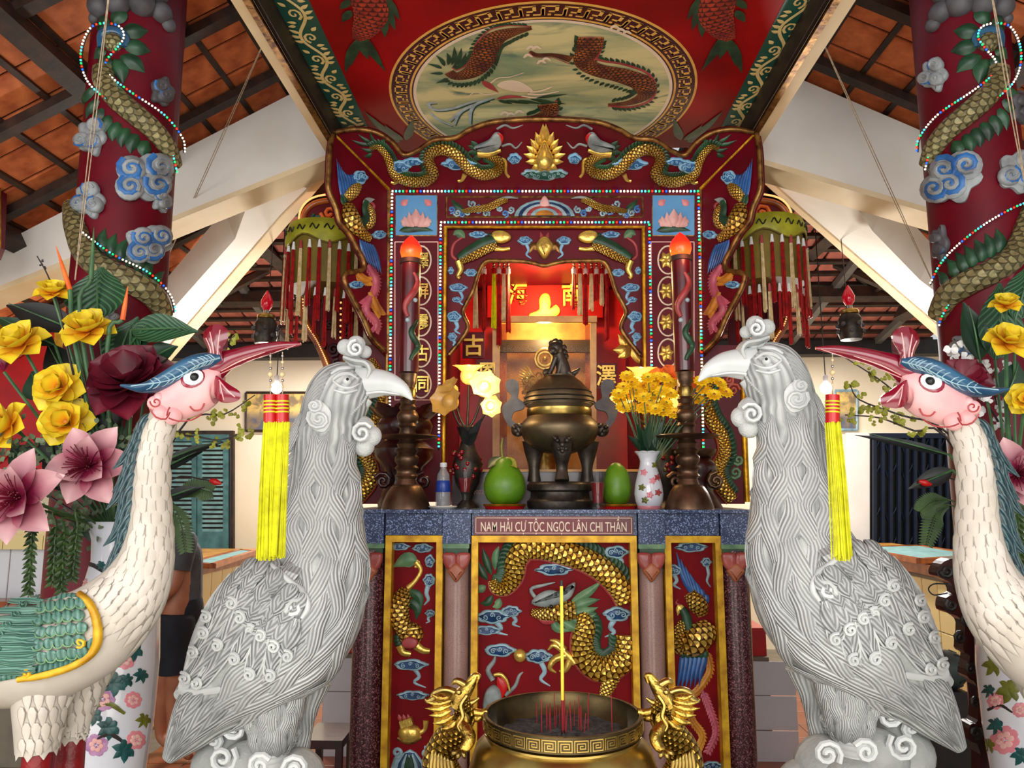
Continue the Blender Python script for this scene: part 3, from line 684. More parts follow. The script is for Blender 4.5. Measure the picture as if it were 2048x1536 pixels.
# ------------------------------------------------------------------ altar table
def part(parent, name, mats, fn, *a, **k):
    lab = k.pop('label', None); sm = k.pop('smooth', True); mb = MB(); fn(mb, *a, **k); return mb.build(name, mats, parent, sm, lab)
YA = 3.5; SA = PY(YA); SP = PY(YA + .045)
def X(px, py=1100, Y=YA): return W(px, py, Y).x
ZT = zrow(1019, YA)                                   # table top
altar = thing('altar_table', 'tall altar table with blue granite edge, speckled pillars and three red carved panels', 'altar', (X(1100), YA + .35, 0))
part(altar, 'table_top', 'granite_blue', box, X(690), X(1512), YA - .045, 4.3, zrow(1026, YA), ZT, smooth=False)
part(altar, 'core', 'maroon_deep', box, X(712), X(1490), YA + .06, 4.3, 0, zrow(1026, YA) - .002, smooth=False)
zb_, zt_ = zrow(1070, YA), zrow(1026, YA)
for a, b, lo in ((706, 769, 1087), (771, 884, 1070), (886, 942, 1087), (944, 1052, 1070), (1053, 1162, 1070), (1163, 1274, 1070), (1276, 1329, 1087), (1331, 1438, 1070), (1440, 1502, 1087)):
    f = -.03 if lo > 1080 else -.012
    part(altar, 'granite_tile', 'granite_blue', box, X(a), X(b), YA + f, YA + .06, zrow(lo, YA), zrow(1027, YA), smooth=False)
for ax, wd_, mt in ((738, 33, 'terrazzo_red'), (913, 27, 'terrazzo_pink'), (1302, 27, 'terrazzo_pink'), (1470, 31, 'terrazzo_red')):
    x = X(ax, 1100); k = mpp(Vector((x, YA, 1)))
    part(altar, 'green_band', 'green_pale', box, x - wd_ * k, x + wd_ * k, YA - .034, YA + .06, zrow(1096, YA), zrow(1087, YA), smooth=False)
    part(altar, 'green_band', 'green', box, x - (wd_ - 2) * k, x + (wd_ - 2) * k, YA - .03, YA + .06, zrow(1106, YA), zrow(1096, YA), smooth=False)
    pl = part(altar, 'pillar', mt, lathe, x, YA + .03, [((wd_ - 2) * k, 0), ((wd_ - 2) * k, zrow(1100, YA))], 28)
    S = Cyl(x, YA + .03, (wd_ - 2) * k)
    for nm, mt2, pts, h in (('bracket_leaf', 'capital_rose', [(-27, 0), (-8, -2), (0, 3), (0, 24), (-12, 34), (-24, 22)], 9), ('bracket_leaf', 'capital_rose', [(27, 0), (8, -2), (0, 3), (0, 24), (12, 34), (24, 22)], 9), ('bracket_tip', 'capital_tan', [(0, 18), (17, 33), (11, 44), (0, 57), (-11, 44), (-17, 33)], 12)):
        part(altar, nm, mt2, poly, PY(YA - .035), [(ax + dx, 1107 + dy) for dx, dy in pts], h, 0, 3, 7)
def frame(parent, x0, x1, y0, w, Y, mat, lo=.12):
    xa, xb = X(x0, y0, Y), X(x1, y0, Y); k = w * mpp(Vector((0, Y, 1.4))); zt = zrow(y0, Y)
    for nm, q in (('gilt_rail', (xa, xb, zt - k, zt)), ('gilt_stile', (xa, xa + k, lo, zt - k)), ('gilt_stile', (xb - k, xb, lo, zt - k)), ('gilt_rail', (xa, xb, lo - k, lo))):
        part(parent, nm, 'gold_paint', box, q[0], q[1], Y - .02, Y + .05, q[2], q[3], smooth=False)
for x0, x1, w in ((773, 887, 13), (944, 1272, 13), (1327, 1441, 13)):
    frame(altar, x0, x1, 1071, w, YA - .0, 'gold_paint')
    part(altar, 'red_panel', 'red_panel', box, X(x0 + 8), X(x1 - 8), YA + .045, YA + .07, .1, zrow(1076, YA), smooth=False)
def C(parent, S, lst, mats=('cloud_pale', 'cloud_blue'), h=6):
    for i, c in enumerate(lst):
        mb = MB(); cloud(mb, S, c[0], c[1], c[2], c[3], int(c[0] * 7 + c[1]), h, c[4] if len(c) > 4 else 0, c[5] if len(c) > 5 else 1); mb.build('cloud', list(mats), parent)
C(altar, SP, [(985, 1233, 34, 15, 22), (1022, 1222, 20, 12, 20), (1000, 1300, 31, 14), (1076, 1312, 27, 15, 45), (1108, 1139, 36, 13), (1234, 1228, 27, 16, 30, -1), (1232, 1104, 24, 14, 18), (1070, 1096, 32, 9), (973, 1260, 30, 10),
              (800, 1093, 20, 8), (846, 1096, 20, 10), (860, 1122, 10, 14), (859, 1160, 12, 14, 36, -1), (861, 1226, 10, 8, 12, -1), (822, 1329, 33, 12, 34), (826, 1390, 30, 10),
              (1382, 1094, 31, 11, 0), (1344, 1140, 19, 12, 26), (1424, 1530, 20, 9), (1412, 1124, 10, 10, 40)])
def dragon(parent, S, path, r, fin, fw=11, mat='gold_scale', nm='dragon', belly=None, fs=1):
    d = part(parent, nm, mat, tube, S, path, r, 0, 12, .75, .25, 5)
    c = cr([p[:2] for p in path], 5); rr = [rad(r, i, len(c)) for i in range(len(c))]; mb = MB()
    for i in range(1, len(c) - 1):
        tx, ty = c[i + 1][0] - c[i - 1][0], c[i + 1][1] - c[i - 1][1]; L = sqrt(tx * tx + ty * ty) + 1e-6; nx, ny = ty / L * fs, -tx / L * fs; tx /= L; ty /= L
        x, y = c[i]; q = rr[i]
        leaf(mb, LiftS(S, 1.5), [(x + nx * q * .6, y + ny * q * .6), (x + nx * (q + fw * .6) - tx * 3, y + ny * (q + fw * .6) - ty * 3), (x + nx * (q + fw) - tx * fw, y + ny * (q + fw) - ty * fw)], fw * .42, res=3, ac=4, h=.6)
    mb.build('back_fin', fin, d)
    if belly:
        mb = MB(); n = len(c); tb = []
        for i in range(n):
            tx, ty = c[min(i + 1, n - 1)][0] - c[max(i - 1, 0)][0], c[min(i + 1, n - 1)][1] - c[max(i - 1, 0)][1]; L = sqrt(tx * tx + ty * ty) + 1e-6; nx, ny = -ty / L * fs, tx / L * fs
            tb.append((c[i][0] + nx * rr[i] * .88, c[i][1] + ny * rr[i] * .88, rr[i] * .26))
        tube(mb, LiftS(S, 2), tb, 1, 0, 6, .7, .3, 1); mb.build('belly', belly, d)
    return d
# the large dragon of the middle panel
d = dragon(altar, SP, [(985, 1160), (992, 1176), (1012, 1174), (1028, 1150), (1032, 1122), (1050, 1098), (1085, 1096), (1130, 1106), (1172, 1120), (1208, 1142), (1236, 1172), (1250, 1205)], [9, 12, 16, 20, 22, 23, 23, 24, 24, 24, 23, 18], 'green', 14, belly='rose', fs=1)
d2 = dragon(altar, SP, [(1253, 1270), (1250, 1310), (1226, 1332), (1196, 1336), (1170, 1314), (1164, 1282), (1170, 1250), (1160, 1225)], [20, 24, 25, 25, 24, 23, 20, 12], 'green', 14, nm='dragon_body', belly='rose', fs=-1)
part(d2, 'hind_leg', 'gold_scale', tube, SP, [(1226, 1340), (1216, 1370), (1205, 1400)], [20, 15, 9])
for i, (a, b, c) in enumerate((((983, 1150), (972, 1120), (965, 1095)), ((990, 1140), (992, 1110), (998, 1092)), ((975, 1160), (962, 1140), (957, 1122)), ((972, 1172), (960, 1178), (955, 1168)), ((985, 1190), (975, 1205), (960, 1206)), ((1000, 1196), (995, 1210), (985, 1214)))):
    part(d, 'tail_flame', 'green_pale' if i % 2 else 'green', leaf, SP, [a, b, c], 8, h=.5)
hd = part(d2, 'head', 'gold_scale_small', tube, SP, [(1150, 1220), (1120, 1222), (1085, 1228), (1062, 1224)], [18, 20, 13, 7], flat=1.0)
part(hd, 'horn_cap', 'horn', poly, LiftS(SP, 10), [(1063, 1205), (1075, 1188), (1098, 1178), (1122, 1182), (1135, 1170), (1150, 1164), (1143, 1190), (1120, 1205), (1090, 1212)], 10, 0, 3, 8)
part(hd, 'jaw', 'rose', leaf, LiftS(SP, 8), [(1120, 1232), (1092, 1240), (1072, 1232)], 8)
part(hd, 'eye', 'black', ball, LiftS(SP, 22).at(1102, 1210)[0], .009)
for a, b, c in (((1140, 1205), (1175, 1185), (1205, 1160)), ((1142, 1215), (1172, 1204), (1200, 1198)), ((1140, 1225), (1170, 1222), (1196, 1214)), ((1135, 1235), (1165, 1242), (1192, 1226)), ((1120, 1238), (1150, 1256), (1180, 1248)), ((1105, 1238), (1115, 1256), (1140, 1262))):
    part(hd, 'mane', 'green_pale', leaf, LiftS(SP, 4), [a, b, c], 9, h=.5, ribs=2)
part(hd, 'whisker', 'horn', tube, LiftS(SP, 6), [(1075, 1200), (1062, 1178), (1085, 1170), (1110, 1164)], [4, 3.5, 3, 1])
for pts in ([(1150, 1325), (1130, 1305), (1108, 1290), (1096, 1300)], [(1132, 1310), (1110, 1318), (1100, 1335), (1112, 1345)], [(1128, 1300), (1115, 1284), (1100, 1280)], [(1140, 1320), (1130, 1340), (1118, 1342)]):
    part(d2, 'claw', 'gold', tube, SP, pts, [8, 7, 5, 2], flat=1)
part(altar, 'pearl', 'gold', ball, SP.at(1040, 1310)[0] + Vector((0, -.01, 0)), 13 * mpp(SP.at(1040, 1310)[0]), 0, 16, 10)
lh = part(altar, 'small_dragon_head', 'horn', poly, SP, [(968, 1420), (970, 1385), (985, 1370), (1000, 1376), (1004, 1400), (1000, 1430)], 16, 0, 3, 8)
part(lh, 'mouth', 'bright_red', leaf, LiftS(SP, 8), [(996, 1352), (1006, 1372), (1004, 1395)], 10)
part(lh, 'whisker', 'horn', tube, SP, [(986, 1360), (976, 1340), (988, 1322), (991, 1308)], [5, 5, 4, 1]); part(lh, 'whisker', 'horn', tube, SP, [(1010, 1390), (1030, 1372), (1038, 1352), (1046, 1344)], [4, 3.5, 3, 1])
part(lh, 'lip', 'gold', tube, LiftS(SP, 8), [(988, 1348), (1002, 1347), (1014, 1360), (1020, 1380)], [3, 4, 3, 2])
# qilin, scrolls and turtle of the left panel
q = part(altar, 'qilin', 'gold_scale_small', tube, SP, [(812, 1176), (806, 1192), (800, 1215), (802, 1240), (812, 1262)], [9, 17, 20, 19, 17], 0, 12, .9)
part(q, 'tail', 'gold', tube, SP, [(832, 1124), (842, 1140), (832, 1160), (816, 1176)], [6, 4, 4, 6]); part(q, 'tail_leaf', 'green_pale', leaf, SP, [(836, 1122), (812, 1120), (786, 1134)], 15, ribs=4, h=.4); part(q, 'tail_curl', 'gold', tube, SP, spir(832, 1126, 8, 1.3), 2.5)
for a, b, c in (((815, 1180), (838, 1195), (840, 1225)), ((812, 1200), (834, 1215), (832, 1240))): part(q, 'back_fin', 'green', leaf, SP, [a, b, c], 10, ribs=3)
h = part(q, 'head', 'gold_scale_small', ball, SP.at(822, 1268)[0], 25 * mpp(SP.at(822, 1268)[0]), 0, 14, 9, (1, .55, .95))
part(h, 'snout', 'rose', poly, LiftS(SP, 12), [(806, 1280), (822, 1270), (838, 1278), (834, 1292), (812, 1292)], 8, 0, 2, 4); part(h, 'brow', 'gold', tube, LiftS(SP, 14), [(806, 1262), (820, 1256), (838, 1254)], [3, 4, 2])
for i in range(7): a = 2.2 + i * .32; part(h, 'mane', 'green', leaf, LiftS(SP, 3), [(820 + 20 * cos(a), 1275 + 16 * sin(a)), (820 + 34 * cos(a + .2), 1278 + 28 * sin(a + .2))], 7)
for pts in ([(800, 1290), (806, 1304), (822, 1308)], [(832, 1290), (846, 1300), (860, 1302)]): part(q, 'leg', 'gold', tube, SP, pts, [9, 7, 5])
tt = part(altar, 'turtle', 'gold', ball, SP.at(819, 1466)[0], 24 * mpp(SP.at(819, 1466)[0]), 0, 14, 8, (1, .6, .75))
part(tt, 'rim', 'old_gold', tube, SP, [(795, 1476), (818, 1484), (844, 1474)], [4, 5, 4]); part(tt, 'scroll', 'gold', slab, SP, [(800, 1440), (824, 1432), (828, 1446), (804, 1454)], .03); part(tt, 'neck', 'gold', tube, SP, [(838, 1466), (850, 1458), (852, 1440)], [5, 4, 6])
for x in (797, 806, 815): part(tt, 'flame', 'rose', leaf, SP, [(x + 4, 1442), (x, 1428)], 4)
for k, (r, mt) in enumerate(((36, 'cloud_pale'), (28, 'cloud_blue'), (20, 'cloud_pale'), (12, 'green'))): part(altar, 'wave', mt, poly, LiftS(SP, k * 2), [(820 - r, 1550), (820 - r * .8, 1525), (820 - r * .35, 1505), (820, 1498 + k * 5), (820 + r * .35, 1505), (820 + r * .8, 1525), (820 + r, 1550)], 5, 0, 0, 3)
for x, s in ((794, 1), (852, -1)): part(altar, 'foam_curl', 'cloud_pale', tube, SP, spir(x, 1505, 11, 1.3, 0, s), 3.5); part(altar, 'foam_curl', 'cloud_pale', tube, SP, [(x, 1515), (x - 6 * s, 1540), (x - 4 * s, 1560)], [6, 7, 7])
# phoenix of the right panel
ph = part(altar, 'phoenix', 'gold_scale_small', tube, SP, [(1366, 1290), (1384, 1284), (1408, 1262), (1420, 1246)], [20, 27, 25, 14], 0, 12, .8)
part(ph, 'breast', 'gold_scale_small', tube, SP, [(1375, 1300), (1356, 1292), (1358, 1264), (1368, 1244)], [10, 15, 13, 10]); part(ph, 'neck', 'green', tube, LiftS(SP, 3), [(1378, 1262), (1374, 1245), (1370, 1228), (1362, 1216)], [10, 10, 9, 8])
part(ph, 'head', 'gold', leaf, LiftS(SP, 6), [(1372, 1224), (1358, 1216), (1354, 1230)], 8); part(ph, 'crest', 'rose', tube, SP, [(1362, 1212), (1352, 1206), (1356, 1198)], [4, 3, 1])
part(ph, 'shoulder', 'gold_scale_small', tube, SP, [(1406, 1230), (1396, 1210), (1378, 1185)], [10, 19, 13])
for i in range(7): part(ph, 'wing_feather', 'wing_blue', leaf, LiftS(SP, 3), [(1382 + i * 4.5, 1186 + i * 4), (1364 + i * 8, 1146 + i * 8), (1352 + i * 9, 1104 + i * 14)], 6.5, ribs=1, pw=.6)
for i in range(6): part(ph, 'tail_feather', 'wing_blue', leaf, LiftS(SP, 3), [(1366 + i * 9, 1306), (1362 + i * 8, 1340), (1352 + i * 9, 1382 - i * 2)], 7, ribs=1, pw=.55)
for i in range(6): part(ph, 'covert', 'green', leaf, LiftS(SP, 5), [(1366 + i * 9, 1300), (1364 + i * 9, 1318)], 6)
for pts, mt in (([(1412, 1300), (1420, 1340), (1400, 1375), (1382, 1392)], 'flame_yellow'), ([(1372, 1400), (1384, 1440), (1404, 1470), (1396, 1500)], 'flame_yellow'), ([(1404, 1380), (1420, 1420), (1432, 1465), (1414, 1508)], 'tail_pink')):
    c = cr(pts, 6); pl = part(ph, 'plume', mt, tube, SP, pts, [3, 4, 4, 2])
    mb = MB()
    for i in range(1, len(c) - 1):
        tx, ty = c[i + 1][0] - c[i - 1][0], c[i + 1][1] - c[i - 1][1]; L = sqrt(tx * tx + ty * ty); tx /= L; ty /= L
        for s in (-1, 1): leaf(mb, SP, [c[i], (c[i][0] + 8 * tx - s * 9 * ty, c[i][1] + 8 * ty + s * 9 * tx)], 3.5, n=3, ac=3)
    mb.build('barbs', mt, pl)
# name plaque fixed to the edge of the table
pq = thing('name_plaque', 'dark red plaque with cream lettering fixed to the altar edge', 'plaque', (X(1109), YA - .03, zrow(1070, YA)))
part(pq, 'plate', 'plaque', box, X(949), X(1266), YA - .03, YA - .012, zrow(1069, YA), zrow(1032, YA), smooth=False)
for a, b, c, d_ in ((952, 1263, 1066, 1065), (952, 1263, 1036, 1035), (952, 953, 1066, 1035), (1262, 1263, 1066, 1035)): part(pq, 'border_line', 'lettering', box, X(a), X(b), YA - .032, YA - .029, zrow(c, YA), zrow(d_, YA), smooth=False)
def text(s, name, mat, parent, x, y, z, size, ext=.002, width=None, bold=0.0, rot=(pi / 2, 0, 0), shear=0):
    cu = bpy.data.curves.new(name, 'FONT'); cu.body = s; cu.size = size; cu.extrude = ext; cu.align_x = 'CENTER'; cu.align_y = 'CENTER'; cu.offset = bold; cu.resolution_u = 3
    o = bpy.data.objects.new(name, cu); COL.objects.link(o); bpy.context.view_layer.update()
    dg = bpy.context.evaluated_depsgraph_get(); me = bpy.data.meshes.new_from_object(o.evaluated_get(dg)); bpy.data.objects.remove(o); bpy.data.curves.remove(cu)
    xs = [v.co.x for v in me.vertices] or [0, 1]; ys = [v.co.y for v in me.vertices] or [0, 1]; k = width / (max(xs) - min(xs)) if width else 1
    cxx, cyy = (max(xs) + min(xs)) / 2, (max(ys) + min(ys)) / 2
    for v in me.vertices: v.co.x = (v.co.x - cxx) * k; v.co.y -= cyy
    me.materials.clear(); me.materials.append(M(mat)); o = bpy.data.objects.new(name, me); COL.objects.link(o)
    rl = rootloc(parent); o.parent = parent; o.location = Vector((x, y, z)) - rl; o.rotation_euler = rot; return o
text('NAM HẢI CỰ TỘC NGỌC LÂN CHI THẦN', 'lettering', 'lettering', pq, X(1107), YA - .0315, zrow(1050, YA), .062, .0015, X(1252) - X(962), .0002)
# ------------------------------------------------------------------ carved shrine front
def CS(p, S, l, h=6): C(p, S, l, ('cloud_sky', 'cloud_mid'), h)
YS = 4.1; SS = PY(YS); CX = 2178                        # mirror sum of pixel columns
I1, I2 = W(777, 378, YS), W(1401, 378, YS)
ST = P3(I1, I2, W(1089, 250, 3.78))                     # top board leans forward
SL = P3(I1, W(777, 700, YS), W(658, 330, 3.78)); SR = P3(I2, W(1401, 700, YS), W(1520, 330, 3.78))
shrine = thing('altar_shrine', 'dark red carved shrine front with gilt dragons, phoenixes, lotus panels and scalloped niche', 'shrine', (X(1089, 1000, YS), YS, ZT))
top = [(677, 263), (715, 258), (756, 266), (787, 287), (807, 309), (833, 302), (868, 280), (909, 276), (935, 261), (976, 246), (1027, 240), (1089, 238)]
topr = mx(top[:-1][::-1], CX)
outl = [(664, 268), (659, 300), (657, 340), (657, 380), (672, 416), (679, 444), (698, 468), (715, 499), (728, 526), (722, 541), (691, 548), (691, 568), (708, 603), (726, 637), (743, 675), (768, 702)]
def curvy(pts, res=4): return cr(pts, res)
part(shrine, 'top_board', 'maroon', slab, ST, [(777, 378), (664, 266)] + curvy(top + topr) + [(1514, 266), (1401, 378)], .035, 0, -.035, smooth=False)
part(shrine, 'top_gilt_edge', 'old_gold', tube, ST, [(664, 266)] + top + topr + [(1514, 266)], 5, 0, 8, 1, .2, 5)
for S, mir in ((SL, 0), (SR, 1)):
    f = (lambda p: mx(p, CX)) if mir else (lambda p: list(p))
    part(shrine, 'side_board', 'maroon', slab, S, f([(777, 378)] + curvy(outl) + [(777, 712)]), .035, 0, -.035, smooth=False)
    part(shrine, 'side_gilt_edge', 'old_gold', tube, S, f(outl), 5.5, 0, 8, 1, .2, 5)
    part(shrine, 'mitre_strip', 'gold_leaf', tube, ST, f([(668, 270), (777, 379)]), 5, 0, 6, .7, .2, 1)
    part(shrine, 'inner_strip', 'old_gold', tube, S, f([(778, 378), (778, 705)]), 5, 0, 6, .7, .2, 1)
    # dragon of the top board
    d = dragon(shrine, LiftS(ST, 1), f([(741, 296), (757, 293), (772, 308), (782, 328), (790, 348), (815, 360), (846, 361), (866, 346), (858, 322), (862, 305), (886, 297), (912, 308), (935, 332), (962, 347), (992, 342), (1000, 324), (984, 312), (966, 306)]), [4, 7, 8, 9, 10, 11, 12, 12, 11, 11, 12, 12, 12, 12, 11, 10, 9, 7], 'green', 8, 'gold_scale_small', fs=-1 if mir else 1)
    for a, b in (((742, 290), (704, 280)), ((742, 284), (716, 268)), ((748, 300), (722, 296)), ((744, 306), (728, 312)), ((750, 286), (740, 264)), ((760, 290), (772, 272))): part(d, 'tail_flame', 'green', leaf, ST, f([a, ((a[0] + b[0]) / 2, (a[1] + b[1]) / 2 + 3), b]), 4.5, h=.6)
    part(d, 'head', 'horn', poly, LiftS(ST, 6), f([(948, 292), (960, 284), (978, 276), (990, 262), (1002, 264), (1004, 282), (992, 296), (972, 300)]), 9, 0, 3, 5)
    part(d, 'mouth', 'bright_red', leaf, LiftS(ST, 12), f([(996, 260), (1003, 270), (1001, 286)]), 5); part(d, 'snout', 'gold', tube, LiftS(ST, 4), f([(956, 306), (978, 304), (1002, 298)]), [7, 8, 4])
    part(d, 'whisker', 'horn', tube, ST, f([(994, 258), (1010, 250), (1026, 256), (1046, 250)]), [2.5, 2.5, 2, 1]); part(d, 'whisker', 'horn', tube, ST, f([(1004, 292), (1020, 288), (1032, 296), (1044, 284)]), [2.5, 2.5, 2, 1])
    for a, b in (((962, 300), (936, 290)), ((960, 304), (934, 304)), ((964, 310), (944, 320)), ((956, 296), (942, 280))): part(d, 'mane', 'green', leaf, LiftS(ST, 2), f([a, b]), 7)
    for pts in ([(1000, 318), (1010, 322), (1012, 345), (1018, 354)], [(930, 348), (924, 360), (916, 362)], [(800, 358), (790, 366), (782, 364)]): part(d, 'leg', 'gold', tube, ST, f(pts), [5, 4, 3, 3])
    # phoenix of the side board
    p = part(shrine, 'phoenix', 'gold_scale_small', tube, LiftS(S, 1), f([(694, 410), (697, 432), (706, 452), (722, 468), (738, 478)]), [12, 19, 18, 12, 8], 0, 12, .8)
    part(p, 'breast', 'gold_scale_small', tube, S, f([(728, 452), (738, 444), (740, 424), (732, 410)]), [9, 12, 10, 7]); part(p, 'neck', 'green', tube, LiftS(S, 4), f([(716, 448), (728, 438), (726, 418), (730, 404)]), [10, 9, 7, 6])
    part(p, 'head', 'horn', leaf, LiftS(S, 5), f([(722, 408), (734, 402), (746, 400)]), 6); part(p, 'crest', 'rose', tube, S, f([(738, 402), (748, 412), (744, 426)]), [3, 3, 1])
    part(p, 'shoulder', 'gold_scale_small', tube, LiftS(S, 3), f([(690, 398), (704, 384), (716, 372)]), [9, 12, 7])
    for i in range(7): part(p, 'wing_feather', 'wing_blue', leaf, LiftS(S, 3), f([(684 + i * 4, 400 - i * 2.2), (678 + i * 5.0, 365 - i * 2), (671 + i * 4.2, 318 + i * 8)]), 5.5, ribs=1, pw=.6)
    for i in range(5): part(p, 'wing_feather', 'green', leaf, LiftS(S, 4), f([(684 + i * 5, 412 - i * 4), (680 + i * 6, 388 - i * 2)]), 5)
    for i in range(6): part(p, 'tail_feather', 'wing_blue', leaf, LiftS(S, 3), f([(718 + i * 5, 480 + i * 2), (728 + i * 5.4, 510 + i * 3), (736 + i * 5, 530 + i * 4)]), 5.5, ribs=1, pw=.55)
    for pts, mt in (([(734, 530), (752, 560), (746, 590), (726, 610)], 'tail_pink'), ([(744, 588), (732, 620), (752, 645), (750, 662)], 'tail_pink'), ([(712, 548), (728, 560), (740, 562)], 'flame_yellow'), ([(738, 584), (750, 610), (762, 630)], 'flame_yellow')):
        part(p, 'plume', mt, tube, S, f(pts), [5, 7, 6, 3]); c = cr(pts, 6); mb = MB()
        for i in range(1, len(c) - 1):
            tx, ty = c[i + 1][0] - c[i - 1][0], c[i + 1][1] - c[i - 1][1]; L = sqrt(tx * tx + ty * ty); tx /= L; ty /= L
            for s in (-1, 1): leaf(mb, S, f([c[i], (c[i][0] + 8 * tx - s * 10 * ty, c[i][1] + 8 * ty + s * 10 * tx)]), 4, n=3, ac=3)
        mb.build('plume_barbs', mt, p)
    CS(shrine, S, [c for c in ([(CX - 718, 356, 15, 15, 14, 1)] if mir else [(718, 356, 15, 15, 14, -1)])]); CS(shrine, S, [(CX - 757, 470, 13, 9)] if mir else [(757, 470, 13, 9)]); CS(shrine, S, [(CX - 711, 570, 15, 8)] if mir else [(711, 570, 15, 8)])
    CS(shrine, ST, [(x, y, w, h) for (x, y), w, h in zip(f([(918, 326), (800, 332), (1029, 316)]), (33, 22, 13), (13, 13, 11))]); CS(shrine, ST, [(f([(826, 322)])[0][0], 322, 20, 8)])
C(shrine, ST, [(1088, 348, 30, 12), (1062, 346, 18, 9), (1116, 346, 18, 9)], ('cloud_pale', 'green_border'))
# flaming pearl
fp = part(shrine, 'flame_pearl', 'gold', poly, LiftS(ST, 4), [(1089, 274), (1100, 296), (1107, 314), (1100, 328), (1089, 333), (1078, 328), (1071, 314), (1078, 296)], 16, 0, 3, 5); part(fp, 'pearl_core', 'gold', ball, LiftS(ST, 14).at(1089, 312)[0], 15 * mpp(ST.at(1089, 312)[0]), 0, 18, 12, (1, .8, 1.35))
for s in (-1, 1):
    for a, b in (((4, 330), (10, 344)), ((10, 328), (26, 338)), ((14, 322), (38, 322)), ((16, 314), (42, 306)), ((15, 306), (36, 290)), ((12, 298), (28, 276)), ((8, 290), (18, 262)), ((3, 284), (3, 246))):
        part(fp, 'flame', 'gold', leaf, LiftS(ST, 3), [(1089 + s * a[0], a[1]), (1089 + s * b[0], b[1])], 7, h=.6)
# flat front: posts, bands, niche board
def rect(x0, y0, x1, y1): return [(x0, y0), (x1, y0), (x1, y1), (x0, y1)]
for a, b in ((777, 889), (1289, 1401)): part(shrine, 'post_board', 'maroon', slab, SS, rect(a, 376, b, 1004), -.05, smooth=False)
part(shrine, 'lintel_board', 'maroon', slab, SS, rect(889, 376, 1289, 456), -.05, smooth=False)
open_l = [(898, 710), (922, 680), (936, 654), (926, 627), (931, 610), (946, 582), (957, 547), (971, 524), (1002, 522), (1043, 523), (1068, 527), (1089, 532)]
arch = curvy(open_l + mx(open_l[:-1][::-1], CX)); SN = PY(YS + .03)
part(shrine, 'niche_board', 'maroon', slab, SN, [(889, 455)] + [(889, 716)] + arch + [(1289, 716), (1289, 455)], -.03, smooth=False)
part(shrine, 'niche_gilt_edge', 'old_gold', tube, SN, open_l + mx(open_l[:-1][::-1], CX), 4.5, 0, 8, 1, .3, 5)
part(shrine, 'niche_lintel_strip', 'gold_leaf', tube, SS, [(888, 454), (1290, 454)], 3, 0, 6, .7, .2, 1)
for a in (891, 1287): part(shrine, 'niche_jamb', 'gold_leaf', tube, SS, [(a, 455), (a + (-4 if a < 1000 else 4), 960)], 4, 0, 6, .7, .2, 1)
for a in (779, 1399): part(shrine, 'post_strip', 'old_gold', tube, SS, [(a, 380), (a + (-8 if a < 1000 else 8), 1000)], 4, 0, 6, .7, .2, 1)
for x0, x1 in ((792, 874), (1305, 1388)):                         # lotus panels
    part(shrine, 'lotus_panel', 'lotus_blue', slab, SS, rect(x0, 392, x1, 471), .008, smooth=False); m = (x0 + x1) / 2
    for a, b in (((x0, 392), (x1, 392)), ((x1, 392), (x1, 471)), ((x1, 471), (x0, 471)), ((x0, 471), (x0, 392))): part(shrine, 'panel_border', 'old_gold', tube, SS, [a, b], 2, 0, 5, .8, .3, 1)
    lp = part(shrine, 'lily_pad', 'green', leaf, LiftS(SS, 4), [(m - 34, 463), (m, 457), (m + 34, 463)], 9)
    lo = part(shrine, 'lotus_flower', 'pink_pale', leaf, LiftS(SS, 7), [(m, 456), (m, 420)], 11, h=.5)
    for dx, dy, lf in ((-14, 426, 4), (14, 426, 4), (-24, 434, 3), (24, 434, 3), (-31, 446, 2), (31, 446, 2)): part(lo, 'petal', 'pink_pale', leaf, LiftS(SS, lf + 2), [(m + dx * .2, 457), (m + dx * .8, 446), (m + dx, dy)], 8, h=.5)
    for s in (-1, 1): part(lo, 'stalk', 'black', tube, SS, [(m + s * 26, 455), (m + s * 34, 430), (m + s * 28, 412)], 2); part(lo, 'bud', 'pink', leaf, LiftS(SS, 3), [(m + s * 30, 412), (m + s * 16, 400)], 7)
# wave band over the niche
for a, b in (((893, 394), (1285, 394)), ((893, 434), (1285, 434)), ((893, 394), (893, 434)), ((1285, 394), (1285, 434))): part(shrine, 'band_border', 'old_gold', tube, SS, [a, b], 2, 0, 5, .8, .3, 1)
for k, (r, mt) in enumerate(((60, 'cloud_pale'), (52, 'cloud_blue'), (44, 'cloud_white'), (36, 'rose'), (27, 'cloud_pale'), (18, 'flame_yellow'))): part(shrine, 'rainbow_wave', mt, poly, LiftS(SS, k * 1.2), [(1089 - r, 433)] + [(1089 - r * cos(a * pi / 10), 433 - r * .55 * sin(a * pi / 10)) for a in range(1, 10)] + [(1089 + r, 433)], 4, 0, 0, 2)
part(shrine, 'wave_peak', 'pink_pale', poly, LiftS(SS, 4), [(1080, 415), (1082, 402), (1089, 394), (1096, 402), (1098, 415)], 5, 0, 2, 3)
